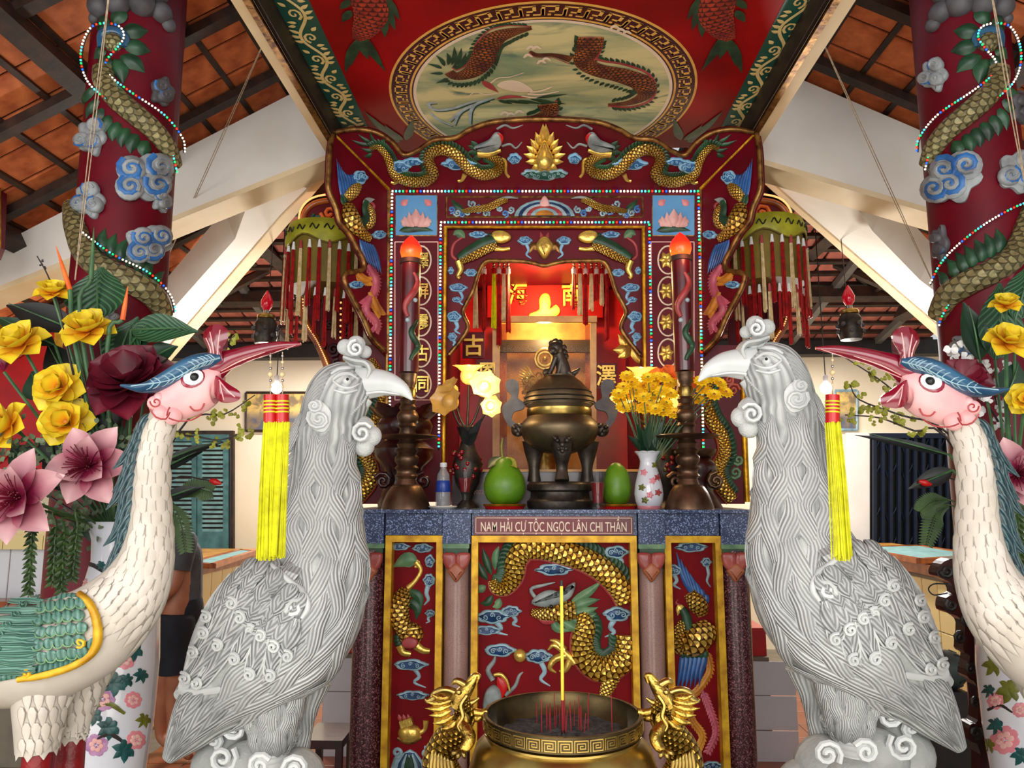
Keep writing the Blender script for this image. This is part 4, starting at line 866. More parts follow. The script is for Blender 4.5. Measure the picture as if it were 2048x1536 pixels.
for mir in (0, 1):
    f = (lambda p: mx(p, CX)) if mir else (lambda p: list(p)); s = -1 if mir else 1
    for i, (x, y, r) in enumerate(((903, 420, 8), (915, 426, 8), (945, 408, 9), (958, 420, 10), (936, 426, 8), (972, 428, 8), (1010, 428, 8), (1022, 420, 8), (1000, 418, 6), (925, 430, 6))): part(shrine, 'foam_curl', 'cloud_pale' if i % 3 else 'sky_blue', tube, SS, f(spir(x, y, r, 1.3, i, s, 9)), 2.4, 0, 5, .9, .3, 1)
    fd = part(shrine, 'sea_dragon', 'gold_scale_small', tube, LiftS(SS, 2), f([(925, 424), (950, 420), (978, 416), (1002, 404), (1016, 402)]), [4, 7, 8, 7, 4]); part(fd, 'tail', 'green', leaf, SS, f([(928, 424), (914, 412), (902, 398)]), 7, ribs=2); part(fd, 'horn', 'horn', tube, LiftS(SS, 3), f([(998, 402), (1016, 396), (1036, 398)]), [4, 3, 1])
    # leaping lion and clouds beside the niche
    li = part(shrine, 'leaping_lion', 'green', tube, LiftS(SN, 1), f([(918, 520), (940, 506), (968, 490), (992, 482)]), [10, 13, 13, 11], 0, 12, .8)
    part(li, 'belly', 'gold_scale_small', tube, LiftS(SN, 4), f([(920, 524), (946, 512), (974, 498), (994, 492)]), [8, 11, 11, 8]); part(li, 'head', 'gold', poly, LiftS(SN, 5), f([(984, 470), (1000, 464), (1018, 470), (1022, 480), (1008, 488), (990, 486)]), 9, 0, 3, 5)
    part(li, 'hind_leg', 'gold', tube, LiftS(SN, 3), f([(918, 524), (922, 540), (916, 552), (920, 558)]), [8, 6, 4, 4]); part(li, 'fore_leg', 'gold', tube, LiftS(SN, 3), f([(990, 498), (1006, 500), (1020, 498)]), [6, 4, 4]); part(li, 'tail', 'rose', tube, SN, f([(914, 520), (904, 510), (908, 488), (926, 474)]), [3, 3, 3, 2]); part(li, 'tail_tuft', 'green_pale', leaf, SN, f([(930, 476), (916, 466), (906, 470)]), 9, ribs=2)
    for i in range(5): part(li, 'mane', 'green', leaf, LiftS(SN, 4), f([(992 - i * 3, 476 + i * 3), (976 - i * 5, 468 + i * 7)]), 5)
    CS(shrine, SN, [(f([(x, y)])[0][0], y, w, h, tl, s) for x, y, w, h, tl in ((956, 470, 18, 7, 0), (1050, 482, 14, 9, 26), (942, 546, 13, 8, 0), (902, 542, 6, 8, 0), (916, 576, 18, 9, 28), (908, 634, 14, 12, 22), (905, 674, 9, 9, 10), (914, 600, 10, 6, 0))], h=5)
    # gilt rings and characters on the posts
    cxp = 848 if not mir else CX - 848
    for i in range(5):
        y = 520 + i * 62; part(shrine, 'gilt_ring', 'lettering', tube, SS, ell(cxp - 6 * (1 if not mir else -1), y, 20, 28, 20) + [ell(cxp - 6 * (1 if not mir else -1), y, 20, 28, 20)[0]], 1.8, 0, 5, .8, .3, 1)
    for a, b in (((790, 484), (790, 800)), ((876, 484), (876, 800)), ((790, 484), (876, 484)), ((790, 800), (876, 800))): part(shrine, 'panel_border', 'pink_pale', tube, SS, f([a, b]), 1.3, 0, 5, .8, .3, 1)
for i, ch in enumerate('澤屏震古同'): text(ch, 'gilt_character', 'gold', shrine, X(845, 520 + i * 62, YS), YS - .012, zrow(520 + i * 62, YS), .1, .008, .075, .0015)
for i in range(4):
    y = 520 + i * 62; mb = MB()
    for k in range(6): a = k * pi / 3 + i; leaf(mb, SS, [(1333, y), (1333 + 15 * cos(a), y + 18 * sin(a))], 6, h=.5)
    mb.build('gilt_leaf_character', 'gold', shrine)
bt = part(shrine, 'bat', 'gold', poly, LiftS(SN, 2), [(1089, 520), (1078, 508), (1072, 494), (1080, 480), (1089, 476), (1098, 480), (1106, 494), (1100, 508)], 14, 0, 3, 8)
for s in (-1, 1): part(bt, 'wing', 'old_gold', leaf, SN, [(1089 + s * 8, 500), (1089 + s * 22, 492), (1089 + s * 30, 506)], 8); part(bt, 'ear', 'rose', leaf, SN, [(1089 + s * 3, 482), (1089 + s * 8, 464)], 4)
# outer boards with dragons either side, reaching down to the table
for mir in (0, 1):
    f = (lambda p: mx(p, CX)) if mir else (lambda p: list(p)); s = -1 if mir else 1
    So = PY(YS + .06); part(shrine, 'wing_board', 'maroon', slab, So, f([(700, 690), (778, 690), (772, 1008), (688, 1008), (690, 800)]), -.04, smooth=False)
    part(shrine, 'wing_gilt_strip', 'gold_leaf', tube, So, f([(692, 700), (690, 850), (684, 1004)]), 6, 0, 8, .8, .3, 3)
    dd = dragon(shrine, LiftS(So, 2), f([(742, 720), (762, 760), (770, 800), (756, 840), (736, 870), (730, 905), (744, 938), (738, 968), (715, 1000)]), [8, 13, 14, 14, 13, 13, 14, 15, 13], 'green', 11, 'gold_scale', belly='orange_red', fs=-s)
    for i, (x, y, r) in enumerate(((712, 780, 14), (718, 880, 13), (702, 920, 13), (708, 945, 14), (720, 760, 10))): part(shrine, 'scroll_cloud', 'orange_red' if i in (0, 4) else 'green_pale', tube, So, f(spir(x, y, r, 1.5, i, s, 12)), 3.5, 0, 6, .9, .3, 1)
# niche interior
part(shrine, 'niche_back', 'bright_red', slab, PY(5.1), rect(880, 480, 1300, 1004), -.04, smooth=False)
for a in (880, 1298): part(shrine, 'niche_side', 'maroon', box, X(a, 800, YS + .05) - .012, X(a, 800, YS + .05) + .012, YS + .06, 5.1, ZT, zrow(490, YS), smooth=False)
part(shrine, 'niche_roof', 'maroon', box, X(880, 800, YS), X(1298, 800, YS), YS + .06, 5.1, zrow(486, YS), zrow(480, YS), smooth=False)
# LED strings
def leds(name, lab, paths, S, step, r, loc, cols=('led_cyan', 'led_white', 'led_red', 'led_cyan', 'led_white', 'led_green', 'led_white', 'led_blue'), cord='led_cord', off=4, group=None):
    t = thing(name, lab, 'string lights', loc, group); mb = MB(); mc = MB(); k = 0
    for path in paths:
        tube(mc, LiftS(S, off * .8), path, 1.5, 0, 4, 1, .5, 1); acc = 0
        for (x0, y0), (x1, y1) in zip(path, path[1:]):
            L = sqrt((x1 - x0) ** 2 + (y1 - y0) ** 2); d = step - acc
            while d < L:
                P, N = S.at(x0 + (x1 - x0) * d / L, y0 + (y1 - y0) * d / L); ball(mb, P + N * (off * mpp(P)), r * mpp(P), (k * 5 + k // 7) % len(cols), 6, 4); k += 1; d += step
            acc = L - (d - step)
    mb.build('led_bulbs', list(cols), t, kind='stuff'); mc.build('cord', cord, t); return t
leds('led_string', 'multicoloured LED string along the outer border of the shrine', [[(780, 845), (785, 384), (1396, 384), (1406, 900)]], SS, 7, 2.5, SS.at(780, 845)[0])
leds('led_string', 'multicoloured LED string framing the niche under the lintel', [[(878, 900), (882, 446), (1298, 446), (1304, 800)]], SS, 7, 2.5, SS.at(880, 900)[0])
# ------------------------------------------------------------------ painted ceiling panel: paint lies in thin layers on the boards
class ZP:
    def __init__(s, off=0.0): s.z = ZC - off
    def at(s, px, py): return WZ(px, py, s.z), Vector((0, 0, -1))
class FP:                                     # the same board in metres, for drawing with world x and y
    def __init__(s, off=0.0): s.z = ZC - off
    def at(s, x, y): return Vector((x, y, s.z)), Vector((0, 0, -1))
SC_ = ZP(.002)
near = WZ(1086, 2, ZC); Rr = .62
for _ in range(12): Rr = 302 * mpp(Vector((near.x, near.y + Rr, ZC)))
cc = Vector((near.x, near.y + Rr, ZC))
def ann(mb, r0, r1, off, n=96, m=0):
    vs = []
    for i in range(n):
        a = 2 * pi * i / n
        for r, z in ((r0, ZC), (r1, ZC), (r1, ZC - off), (r0, ZC - off)): vs.append((cc.x + cos(a) * Rr * r, cc.y + sin(a) * Rr * r, z))
    fs = []
    for i in range(n):
        j = (i + 1) % n
        for a, b in ((0, 1), (1, 2), (2, 3), (3, 0)): fs.append([i * 4 + a, j * 4 + a, j * 4 + b, i * 4 + b])
    mb.add(vs, fs, m)
def disc(mb, r, off, n=96):
    vs = [(cc.x + cos(2 * pi * i / n) * Rr * r, cc.y + sin(2 * pi * i / n) * Rr * r, z) for z in (ZC + .001, ZC - off) for i in range(n)]
    mb.add(vs, [list(range(n, 2 * n))] + [[i, (i + 1) % n, (i + 1) % n + n, i + n] for i in range(n)])
part(ceil_o, 'ring_ground', 'maroon_deep', ann, .82, 1.0, .0012, smooth=False)
for a, b in ((.985, 1.0), (.825, .845)): part(ceil_o, 'ring_line', 'paint_gold' if a > .9 else 'lettering', ann, a, b, .002, smooth=False)
part(ceil_o, 'ring_line', 'paint_gold', ann, .855, .868, .002, smooth=False)
part(ceil_o, 'sky_disc', 'painted_sky', disc, .825, .0015, smooth=False)
NK = 48; mk = MB()
for i in range(NK):
    for pl in ([(.02, .04), (.02, .96), (.62, .96), (.62, .4), (.34, .4)], [(.62, .04), (.98, .04), (.98, .62)], [(.3, .04), (.3, .1)]):
        for (a0, r0), (a1, r1) in zip(pl, pl[1:]):
            w = .1; lo = (min(a0, a1) - w * .8, min(r0, r1) - w * .62); hi = (max(a0, a1) + w * .8, max(r0, r1) + w * .62); q = []
            for (a, r) in ((lo[0], lo[1]), (hi[0], lo[1]), (hi[0], hi[1]), (lo[0], hi[1])):
                an = 2 * pi * (i + a) / NK; rr = (.885 + .08 * max(0, min(1, r))) * Rr; q.append((cc.x + cos(an) * rr, cc.y + sin(an) * rr))
            mk.add([(x, y, ZC - .0012) for x, y in q] + [(x, y, ZC - .0024) for x, y in q], BF)
mk.build('meander', 'paint_gold', ceil_o, False, kind='stuff')
xi0, xi1 = WZ(618, 0, ZC).x, WZ(1570, 0, ZC).x
for a, b in ((xl - .05, xi0), (xi1, xr + .05)): part(ceil_o, 'green_border', 'green_border', box, a, b, -.5, 4.24, ZC - .002, ZC + .01, smooth=False)
for xm, sg in (((xl + xi0) / 2 + .012, 1), ((xi1 + xr) / 2 - .012, -1)):
    F_ = FP(.003); i = 0; y = 1.3; H = .17
    while y < 4.2:
        mb = MB(); s = 1 if i % 2 else -1
        tube(mb, F_, [(xm + .034 * s * sin(pi * t / 6 + 0), y + H * t / 6) for t in range(7)], 3.4, 0, 4, .08, .1, 2)
        cx_, cy_ = xm - s * .012, y + H * .5
        tube(mb, F_, [(cx_ + s * .034 * (1 - t) * cos(1.2 - t * 9), cy_ + .034 * (1 - t) * sin(1.2 - t * 9) * 1.2) for t in [q / 12 for q in range(12)]], [3, 2.6, 2.2, 2], 0, 4, .08, .1, 1)
        for dx, dy, ex, ey in ((.03, .3, .07, .12), (.034, .5, .078, .36), (.03, .7, .07, .6), (-.02, .86, -.06, .8), (-.03, .98, -.066, 1.0), (-.03, .2, -.058, .02)): leaf(mb, F_, [(xm + s * dx, y + dy * H), (xm + s * ex, y + ey * H)], 5, h=.1, n=4, ac=3)
        mb.build('scroll_vine', 'vine_gold', ceil_o); y += H; i += 1
def q4(l): return [(840 + x / 4.096, y / 4.096) + tuple(r) for x, y, *r in l]
FL = dict(flat=.06, lift=.05)
def paint(nm, mat, path, r, off=.003, **k): return part(ceil_o, nm, mat, tube, ZP(off), path, r, 0, 8, .06, .05, k.get('res', 5))
def pleaf(nm, mat, path, w, off=.004, **k): return part(ceil_o, nm, mat, leaf, ZP(off), path, w, h=.05, **k)
for path, r in ((q4([(235, 590), (300, 625), (420, 590), (500, 510), (545, 400), (620, 310), (740, 265), (915, 232)]), [12, 13, 19, 24, 25, 21, 15, 4]), (q4([(1400, 300), (1380, 400), (1340, 500), (1450, 570), (1650, 615), (1820, 680), (1850, 770), (1720, 840), (1540, 855)]), [26, 25, 20, 21, 24, 24, 17, 10, 3]), (q4([(1045, 850), (1060, 910), (960, 955), (860, 965)]), [20, 17, 9, 4]), (q4([(1240, 485), (1090, 450), (960, 450), (900, 420)]), [11, 6, 6, 3])):
    paint('painted_dragon_body', 'paint_scale', path, r)
    c = cr(path, 5); n = len(c)
    for sd, mt in ((1, 'pink'), (-1, 'green')):
        tb = []
        for i in range(n):
            tx, ty = c[min(i + 1, n - 1)][0] - c[max(i - 1, 0)][0], c[min(i + 1, n - 1)][1] - c[max(i - 1, 0)][1]; L = sqrt(tx * tx + ty * ty) + 1e-6; q = rad(r, i, n)
            tb.append((c[i][0] + ty / L * q * sd * .92, c[i][1] - tx / L * q * sd * .92, tx / L, ty / L, q))
        if mt == 'pink': paint('painted_belly' if r[0] > 15 else 'painted_outline', 'rose', [t[:2] for t in tb], max(1, r[1] * .13), .0042, res=1)
        if r[0] > 11.5:
            mb = MB()
            for t in tb[2:-1]:
                leaf(mb, ZP(.0022), [t[:2], (t[0] + t[3] * sd * 9 - t[2] * 8, t[1] - t[2] * sd * 9 - t[3] * 8)], 4.5, h=.05, n=4, ac=3)
            if sd == (1 if r[0] < 15 else -1) or True: mb.build('painted_fin', 'green', ceil_o)
for a, b in (((180, 560), (60, 520)), ((200, 540), (130, 450)), ((230, 530), (220, 430)), ((260, 530), (280, 380)), ((280, 545), (340, 390)), ((300, 560), (380, 430)), ((190, 600), (80, 600)), ((230, 640), (130, 680))): pleaf('painted_tail', 'green', q4([a, ((a[0] + b[0]) / 2 + 14, (a[1] + b[1]) / 2), b]), 5)
part(ceil_o, 'painted_horn', 'lettering', poly, ZP(.004), q4([(630, 700), (690, 665), (780, 660), (860, 690), (925, 745), (820, 755), (700, 735)]), .5, 0, 3, 1)
for p in ([(900, 755), (990, 745), (1080, 712)], [(880, 770), (1000, 775), (1138, 748)], [(830, 790), (930, 800), (1010, 790)]): paint('painted_horn', 'lettering', q4(p), [3.5, 3, 2], .0045)
pleaf('painted_mouth', 'rose', q4([(508, 660), (570, 705), (642, 755)]), 8); pleaf('painted_jaw', 'rose', q4([(625, 810), (750, 790), (890, 800)]), 6)
for a, b in (((700, 820), (900, 850)), ((800, 820), (1000, 850)), ((900, 810), (1120, 840)), ((950, 800), (1210, 770)), ((960, 830), (1200, 850)), ((640, 820), (760, 850)), ((1000, 820), (1160, 880))): pleaf('painted_mane', 'green', q4([a, b]), 5)
for p in ([(580, 680), (640, 640), (740, 630), (850, 596)], [(635, 765), (540, 775), (450, 755), (390, 800)]): paint('painted_whisker', 'lettering', q4(p), [2, 2, 1.5, 1], .005)
for cx_, cy_ in ((915, 395), (890, 460), (1000, 510), (960, 395), (1040, 490), (700, 930), (750, 940), (820, 920), (1600, 225), (1650, 250), (1700, 270)): paint('painted_claw', 'lettering', q4([(cx_ - 40, cy_ + 14), (cx_ - 10, cy_ - 12), (cx_ + 30, cy_ + 6)]), [2, 4, 2], .005)
for p in ([(600, 800), (480, 840), (420, 900), (410, 1010)], [(560, 820), (440, 860), (330, 920), (280, 1020)], [(480, 820), (380, 850), (260, 890), (120, 900), (70, 850), (130, 840)], [(520, 830), (360, 900), (240, 990)], [(80, 920), (150, 980), (260, 1030)]): paint('painted_wave', 'cloud_white', q4(p), [2, 3.5, 4, 2], .003); paint('painted_wave', 'green_border', q4([(x + 14, y + 12) for x, y in p]), [1.5, 2, 2, 1], .0032)
for f in ((lambda p: list(p)), (lambda p: mx(p, 2174))):
    paint('painted_carp', 'carp_scale', f([(728, -60), (735, -10), (742, 30), (728, 62), (715, 80)]), [34, 36, 34, 24, 12])
    for a, b in (((716, 76), (690, 146)), ((718, 78), (702, 132)), ((724, 78), (736, 118)), ((728, 74), (752, 122)), ((730, 72), (771, 142))): pleaf('painted_carp_tail', 'green', f([a, ((a[0] + b[0]) / 2 - 3, (a[1] + b[1]) / 2), b]), 9, ribs=0)
    for a, b in (((770, -10), (800, 40)), ((772, 10), (790, 60)), ((768, 30), (770, 74)), ((700, 0), (680, 18)), ((702, 20), (684, 44))): pleaf('painted_fin', 'green', f([a, b]), 9)
    for a, b in (((800, 282), (728, 222)), ((806, 280), (770, 250)), ((812, 280), (826, 236)), ((800, 284), (756, 262))): pleaf('painted_carp_tail', 'green', f([a, ((a[0] + b[0]) / 2, (a[1] + b[1]) / 2 + 4), b]), 9)
# ------------------------------------------------------------------ pale stone phoenix statues
YP = 2.4
def wp(px, py, Y=YP, dy=0.0): return W(px, py, Y) + Vector((0, dy, 0))
KP = mpp(W(600, 1100, YP))
def ptube(mb, pts, m=0, segs=24, fy=1.0, res=5, Y=YP, vs=1.0):
    tube3(mb, [W(x, y, Y + (q[0] if q else 0)) for x, y, r, *q in pts], [p[2] * KP for p in pts], m, segs, res, fy, vs)
phx = thing('phoenix_statue', 'pale stone phoenix statue facing right, in front of the altar beside the blue shutters', 'statue', Vector((W(560, 1200, YP).x, YP, 0)), 'pair of pale stone phoenix statues')
BODY = [(716, 748, 34), (702, 762, 54), (680, 790, 66), (660, 845, 64), (650, 920, 64), (648, 990, 72), (645, 1060, 85), (634, 1135, 104), (602, 1215, 126), (548, 1285, 126), (484, 1345, 102), (424, 1405, 70), (378, 1462, 44), (335, 1518, 12)]
mb = MB(); ptube(mb, BODY, 0, 40, .85, 6, vs=.6); body = mb.build('body', 'marble', phx)
wv_ = MB(); ptube(wv_, [(590, 1150, 20, -.16), (560, 1176, 52, -.14), (506, 1216, 78, -.1), (450, 1296, 72, -.07), (396, 1366, 40, -.04), (352, 1392, 8, -.02)], 0, 28, .62, 6); wv_.build('wing_mass', 'marble_smooth', phx)
mb.add(wv_.v, wv_.f); SB = Skin(mb, YP)
# beak, gape, wattle
mb = MB(); ptube(mb, [(715, 768, 36), (748, 766, 31), (778, 768, 24), (806, 780, 14), (825, 800, 2)], 0, 16, .7); bk = mb.build('beak', 'marble_smooth', phx)
for z in (-1, 1): mb = MB(); tube3(mb, [W(730, 790, YP) + Vector((0, z * .028, 0)), W(765, 786, YP) + Vector((0, z * .025, 0)), W(800, 790, YP) + Vector((0, z * .012, 0))], [.006, .005, .002], 0, 6); mb.build('beak_ridge', 'marble_smooth', bk)
mb = MB(); ptube(mb, [(735, 796, 14), (712, 822, 20), (700, 856, 24), (712, 884, 18)], 0, 14, .8); wt = mb.build('wattle', 'marble_rough', phx)
for x, y, r in ((722, 860, 30), (742, 872, 22), (728, 892, 22), (704, 886, 20)): mb = MB(); ball(mb, W(x, y, YP), r * KP, 0, 14, 9, (1, .8, 1)); mb.build('wattle_lobe', 'marble_rough', wt)
def curl(parent, x, y, r, a0, sg, w, S=None, Y=YP - .07, turns=1.6, name='scroll', mat='marble_smooth'):
    mb = MB(); Sx = S if S else PY(Y); tube(mb, Sx, spir(x, y, r, turns, a0, sg, 16), w, 0, 6, 1.0, .4, 1); return mb.build(name, mat, parent)
curl(wt, 724, 866, 22, 2, 1, 4.5, Y=YP - .046)
# crest
for i, (x, y, r) in enumerate(((690, 694, 17), (712, 690, 20), (730, 704, 14), (704, 712, 18), (716, 728, 14), (700, 732, 14))):
    mb = MB(); ball(mb, W(x, y, YP), r * KP, 0, 14, 9, (1, .6, 1)); mb.build('crest_lobe', 'marble_rough', phx)
curl(phx, 712, 697, 17, 1, 1, 4, Y=YP - .03, name='crest_scroll'); curl(phx, 712, 697, 17, 1, 1, 4, Y=YP + .03, name='crest_scroll')
mb = MB(); ptube(mb, [(738, 760, 8), (744, 742, 8), (734, 728, 8), (712, 724, 8), (690, 716, 6)], 0, 10, 3.0); mb.build('brow_band', 'marble_rough', phx)
# eye
ey = LiftS(SB, 1); mb = MB(); ball(mb, SB.at(694, 762)[0], 9 * KP, 0, 12, 8); e = mb.build('eye', 'marble_smooth', phx)
mb = MB(); ball(mb, SB.at(694, 762)[0] + SB.at(694, 762)[1] * 9 * KP, 3 * KP, 0, 10, 6); mb.build('pupil', 'black', e)
for p in ([(666, 760), (680, 750), (698, 748), (716, 758)], [(666, 762), (682, 774), (700, 776), (718, 768)], [(662, 748), (680, 738), (704, 737), (720, 744)], [(668, 780), (690, 786), (714, 780)]): mb = MB(); tube(mb, SB, p, [2, 3.4, 3.4, 2], 0, 6, 1, .3); mb.build('eyelid', 'marble_smooth', e)
mb = MB()
for i in range(26):
    t = i / 25; x, y = cr([(738, 742), (742, 768), (728, 800), (704, 828)], 25)[i * 3]; P, N = SB.at(x, y); ball(mb, P, 3 * KP, 0, 6, 4)
mb.build('cheek_beads', 'marble_rough', phx)
# ear scroll with its lobe
mb = MB(); poly(mb, SB, [(616, 820), (630, 800), (648, 806), (662, 824), (660, 848), (648, 864), (630, 860), (618, 846)], 5, 0, 3, 8); el = mb.build('ear_lobe', 'marble_smooth', phx)
curl(el, 640, 838, 22, 0, 1, 4, S=LiftS(SB, 5)); curl(el, 632, 812, 14, 3, -1, 3.5, S=LiftS(SB, 4))
# brow strands on the head and flame locks down the neck and breast
for i in range(9):
    mb = MB(); y = 742 + i * 9; leaf(mb, SB, [(664 - i * 4, y), (640 - i * 3, y + 18), (618 - i * 2, y + 46), (606, y + 78)], 8, ribs=2, h=.4, rh=.25); mb.build('head_lock', 'marble_feather', phx)
cl = cr([p[:3] for p in BODY], 8); rnd = random.Random(3); row = 0; s = 26
while s < 76:
    x, y, r = cl[s]; x2, y2, r2 = cl[min(s + 9, len(cl) - 1)]; x3, y3, r3 = cl[min(s + 17, len(cl) - 1)]
    tx, ty = cl[s + 1][0] - cl[s - 1][0], cl[s + 1][1] - cl[s - 1][1]; L = sqrt(tx * tx + ty * ty); nx, ny = -ty / L, tx / L
    n = max(4, int(2 * r / 26)); 
    for k in range(n):
        u = -.93 + 1.86 * (k + (.5 if row % 2 else 0)) / n; wv = 12 * (1 if (k + row) % 2 else -1)
        t2, u2 = cl[min(s + 10, len(cl) - 1)], cl[min(s + 18, len(cl) - 1)]
        def off(i, uu): 
            a, b = cl[max(i - 1, 0)], cl[min(i + 1, len(cl) - 1)]; dx, dy = b[0] - a[0], b[1] - a[1]; l = sqrt(dx * dx + dy * dy) + 1e-6; c = cl[min(i, len(cl) - 1)]; return (c[0] - dy / l * c[2] * uu, c[1] + dx / l * c[2] * uu)
        if s > 58 and u > -.1: continue
        p0, p1, p2, p3 = off(s, u), off(s + 6, u + .05), off(s + 13, u - .02), off(s + 20, u)
        mb = MB(); leaf(mb, SB, [p0, (p1[0] + wv, p1[1]), (p2[0] - wv, p2[1]), p3], 19 + r * .04, ribs=0, h=.34, ac=8, pw=.8, res=5); mb.build('feather_lock', 'marble_feather', phx)
    s += 8; row += 1
# nape frill
for i in range(12):
    y = 868 + i * 22; x = 596 - (i * 1.2 if i < 7 else i * 4 - 18); mb = MB(); leaf(mb, PY(YP), [(x + 14, y - 22), (x - 8, y + 2), (x - 26 - (i % 2) * 4, y + 22)], 9, ribs=2, h=.5, rh=.2); mb.build('nape_frill', 'marble_feather', phx)
for i in range(4): mb = MB(); leaf(mb, PY(YP - .05), [(606 - i * 3, 820 + i * 8), (592 - i * 4, 862 + i * 8), (574 - i, 904 + i * 3)], 10, ribs=2, h=.5); mb.build('nape_frill', 'marble_feather', phx)
# wing
WS = LiftS(SB, 3)
mb = MB(); poly(mb, SB, [(516, 1118), (560, 1150), (604, 1185), (618, 1225), (606, 1290), (566, 1345), (500, 1372), (420, 1388), (352, 1384), (366, 1320), (410, 1220), (462, 1150)], 5, 0, 3, 12); wing = mb.build('wing', 'marble_smooth', phx)
fe = []
for j, (bx, by, tips) in enumerate(((520, 1150, [(418, 1241), (412, 1272), (392, 1310), (376, 1360), (399, 1372)]), (560, 1190, [(440, 1293), (474, 1322), (502, 1350), (540, 1352)]), (578, 1200, [(470, 1212), (485, 1238), (503, 1260), (525, 1277), (548, 1296), (573, 1313)]))):
    n = len(tips)
    for i, (x, y) in enumerate(tips):
        t = i / max(1, n - 1); sx, sy = bx - 40 + 55 * t, by - 10 + 45 * t; mxp, myp = (sx + x) / 2 - 6, (sy + y) / 2 + 10
        mb = MB(); leaf(mb, LiftS(SB, 4 + j * 3), [(sx, sy), (mxp, myp), (x, y)], 20, ribs=0, h=.28, pw=.55, ac=8, tip=.12); f_ = mb.build('flight_feather', 'marble_barb', wing)
        curl(f_, x + 2, y - 7, 12, 1.2, -1, 3.6, S=LiftS(SB, 10 + j * 3), turns=1.5)
        L_ = sqrt((x - sx) ** 2 + (y - sy) ** 2); ox, oy = -(y - sy) / L_ * 15, (x - sx) / L_ * 15
        for sg_ in (1, -1): mb = MB(); tube(mb, LiftS(SB, 4 + j * 3), [(sx + ox * sg_ * .4, sy + oy * sg_ * .4), (mxp + ox * sg_, myp + oy * sg_), (x * .8 + mxp * .2 + ox * sg_ * .9, y * .8 + myp * .2 + oy * sg_ * .9), (x + ox * .3 * sg_, y + oy * .3 * sg_)], [2, 2.6, 2.6, 2], 0, 5, 1, .3); mb.build('feather_rim', 'marble_smooth', f_)
        mb = MB(); tube(mb, LiftS(SB, 7 + j * 3), [(sx, sy), (mxp, myp), (x, y)], [2.4, 2.4, 2], 0, 5, 1, .2); mb.build('quill', 'marble_smooth', f_)
for i, (x, y) in enumerate([(496, 1138), (476, 1160), (462, 1186), (520, 1142), (500, 1166), (484, 1194), (546, 1162), (526, 1186), (510, 1212), (572, 1184), (552, 1206), (536, 1228), (592, 1204), (570, 1226)]):
    mb = MB(); leaf(mb, LiftS(SB, 12), [(x + 16, y - 18), (x + 2, y + 6), (x - 8, y + 24)], 17, h=.3, ribs=0, pw=.5, tip=.18, ac=8); mb.build('covert_feather', 'marble_barb', wing)
curl(wing, 588, 1214, 22, 2, 1, 6, S=LiftS(SB, 10)); mb = MB(); tube(mb, LiftS(SB, 8), [(520, 1120), (566, 1150), (606, 1186), (616, 1214), (604, 1236)], [3, 5, 6, 6, 4]); mb.build('wing_rim', 'marble_smooth', wing)
# tail, thighs, shanks, scrolled rock
for p in ([(440, 1392), (398, 1440), (338, 1516)], [(470, 1388), (425, 1440), (350, 1512)], [(410, 1384), (372, 1430), (344, 1490)], [(390, 1384), (362, 1416), (346, 1452)]): mb = MB(); leaf(mb, LiftS(SB, 2), p, 16, h=.3, ac=8); mb.build('tail_feather', 'marble_barb', phx)
mb = MB(); ptube(mb, [(560, 1320, 66), (552, 1380, 66), (546, 1440, 54), (540, 1490, 40), (538, 1508, 30)], 0, 24, .9); th = mb.build('thigh', 'marble', phx); ST_ = Skin(mb, YP)
for j in range(4):
    for k in range(5):
        x = 500 + k * 23 + (11 if j % 2 else 0); y = 1340 + j * 36; mb = MB(); leaf(mb, ST_, [(x, y), (x + (7 if k % 2 else -7), y + 26), (x - 2, y + 52), (x + 2, y + 74)], 14, h=.34, ac=8); mb.build('thigh_lock', 'marble_feather', th)
for i, x in enumerate(range(506, 580, 12)): mb = MB(); leaf(mb, ST_, [(x, 1470), (x + 2, 1490), (x, 1516)], 7, ribs=1, h=.5); mb.build('thigh_lock', 'marble_feather', th)
mb = MB(); ptube(mb, [(620, 1360, 44, .1), (606, 1420, 30, .1), (596, 1480, 26, .1), (592, 1560, 24, .1)], 0, 16); mb.build('far_leg', 'marble', phx)
mb = MB()
for i in range(12): ptube(mb, [(538, 1500 + i * 10, 34), (538, 1506 + i * 10, 36), (538, 1511 + i * 10, 34)], 0, 18, .9, 2)
mb.build('shank', 'marble_smooth', phx)
mb = MB(); zb2 = zrow(1640, YP)
rk = MB()
for x, y, r, dy in ((460, 1470, 48, .08), (436, 1530, 52, .06), (490, 1540, 54, .0), (590, 1560, 60, .05), (640, 1590, 40, .05), (540, 1600, 70, 0)): ball(rk, W(x, y, YP + dy), r * KP, 0, 16, 10, (1, .9, 1))
rock = rk.build('rock_base', 'rock_stone', phx); curl(rock, 520, 1530, 24, 2, 1, 6, Y=YP - .13); curl(rock, 592, 1536, 28, 0, -1, 6, Y=YP - .1); curl(rock, 430, 1480, 16, 4, 1, 5, Y=YP - .0); curl(rock, 470, 1456, 26, 1, 1, 6, Y=YP - .02); curl(rock, 446, 1516, 30, 3, -1, 6, Y=YP - .06)
ped_z = zrow(1600, YP) - .06
root = Vector((W(560, 1200, YP).x, YP, 0))
r2 = copytree(phx); r2.scale.x = -1
eL, eR = W(694, 762, YP), W(1531, 723, YP); r2.location = Vector((eR.x + (eL.x - root.x), YP, eR.z - eL.z)); r2['label'] = 'pale stone phoenix statue facing left, in front of the altar beside the dark lattice gate'
for rt, dz, lab in ((root, 0, 'dark plinth under the pale phoenix statue facing right'), (r2.location, eR.z - eL.z, 'dark plinth under the pale phoenix statue facing left')):
    mb = MB(); lathe(mb, rt.x, YP + .03, [(.26, 0), (.26, .12), (.2, .18), (.19, ped_z + dz - .1), (.24, ped_z + dz - .05), (.24, ped_z + dz)], 32); mb.build('plinth', 'bronze_dark', label=lab, cat='plinth', group='plinths under the phoenix statues')
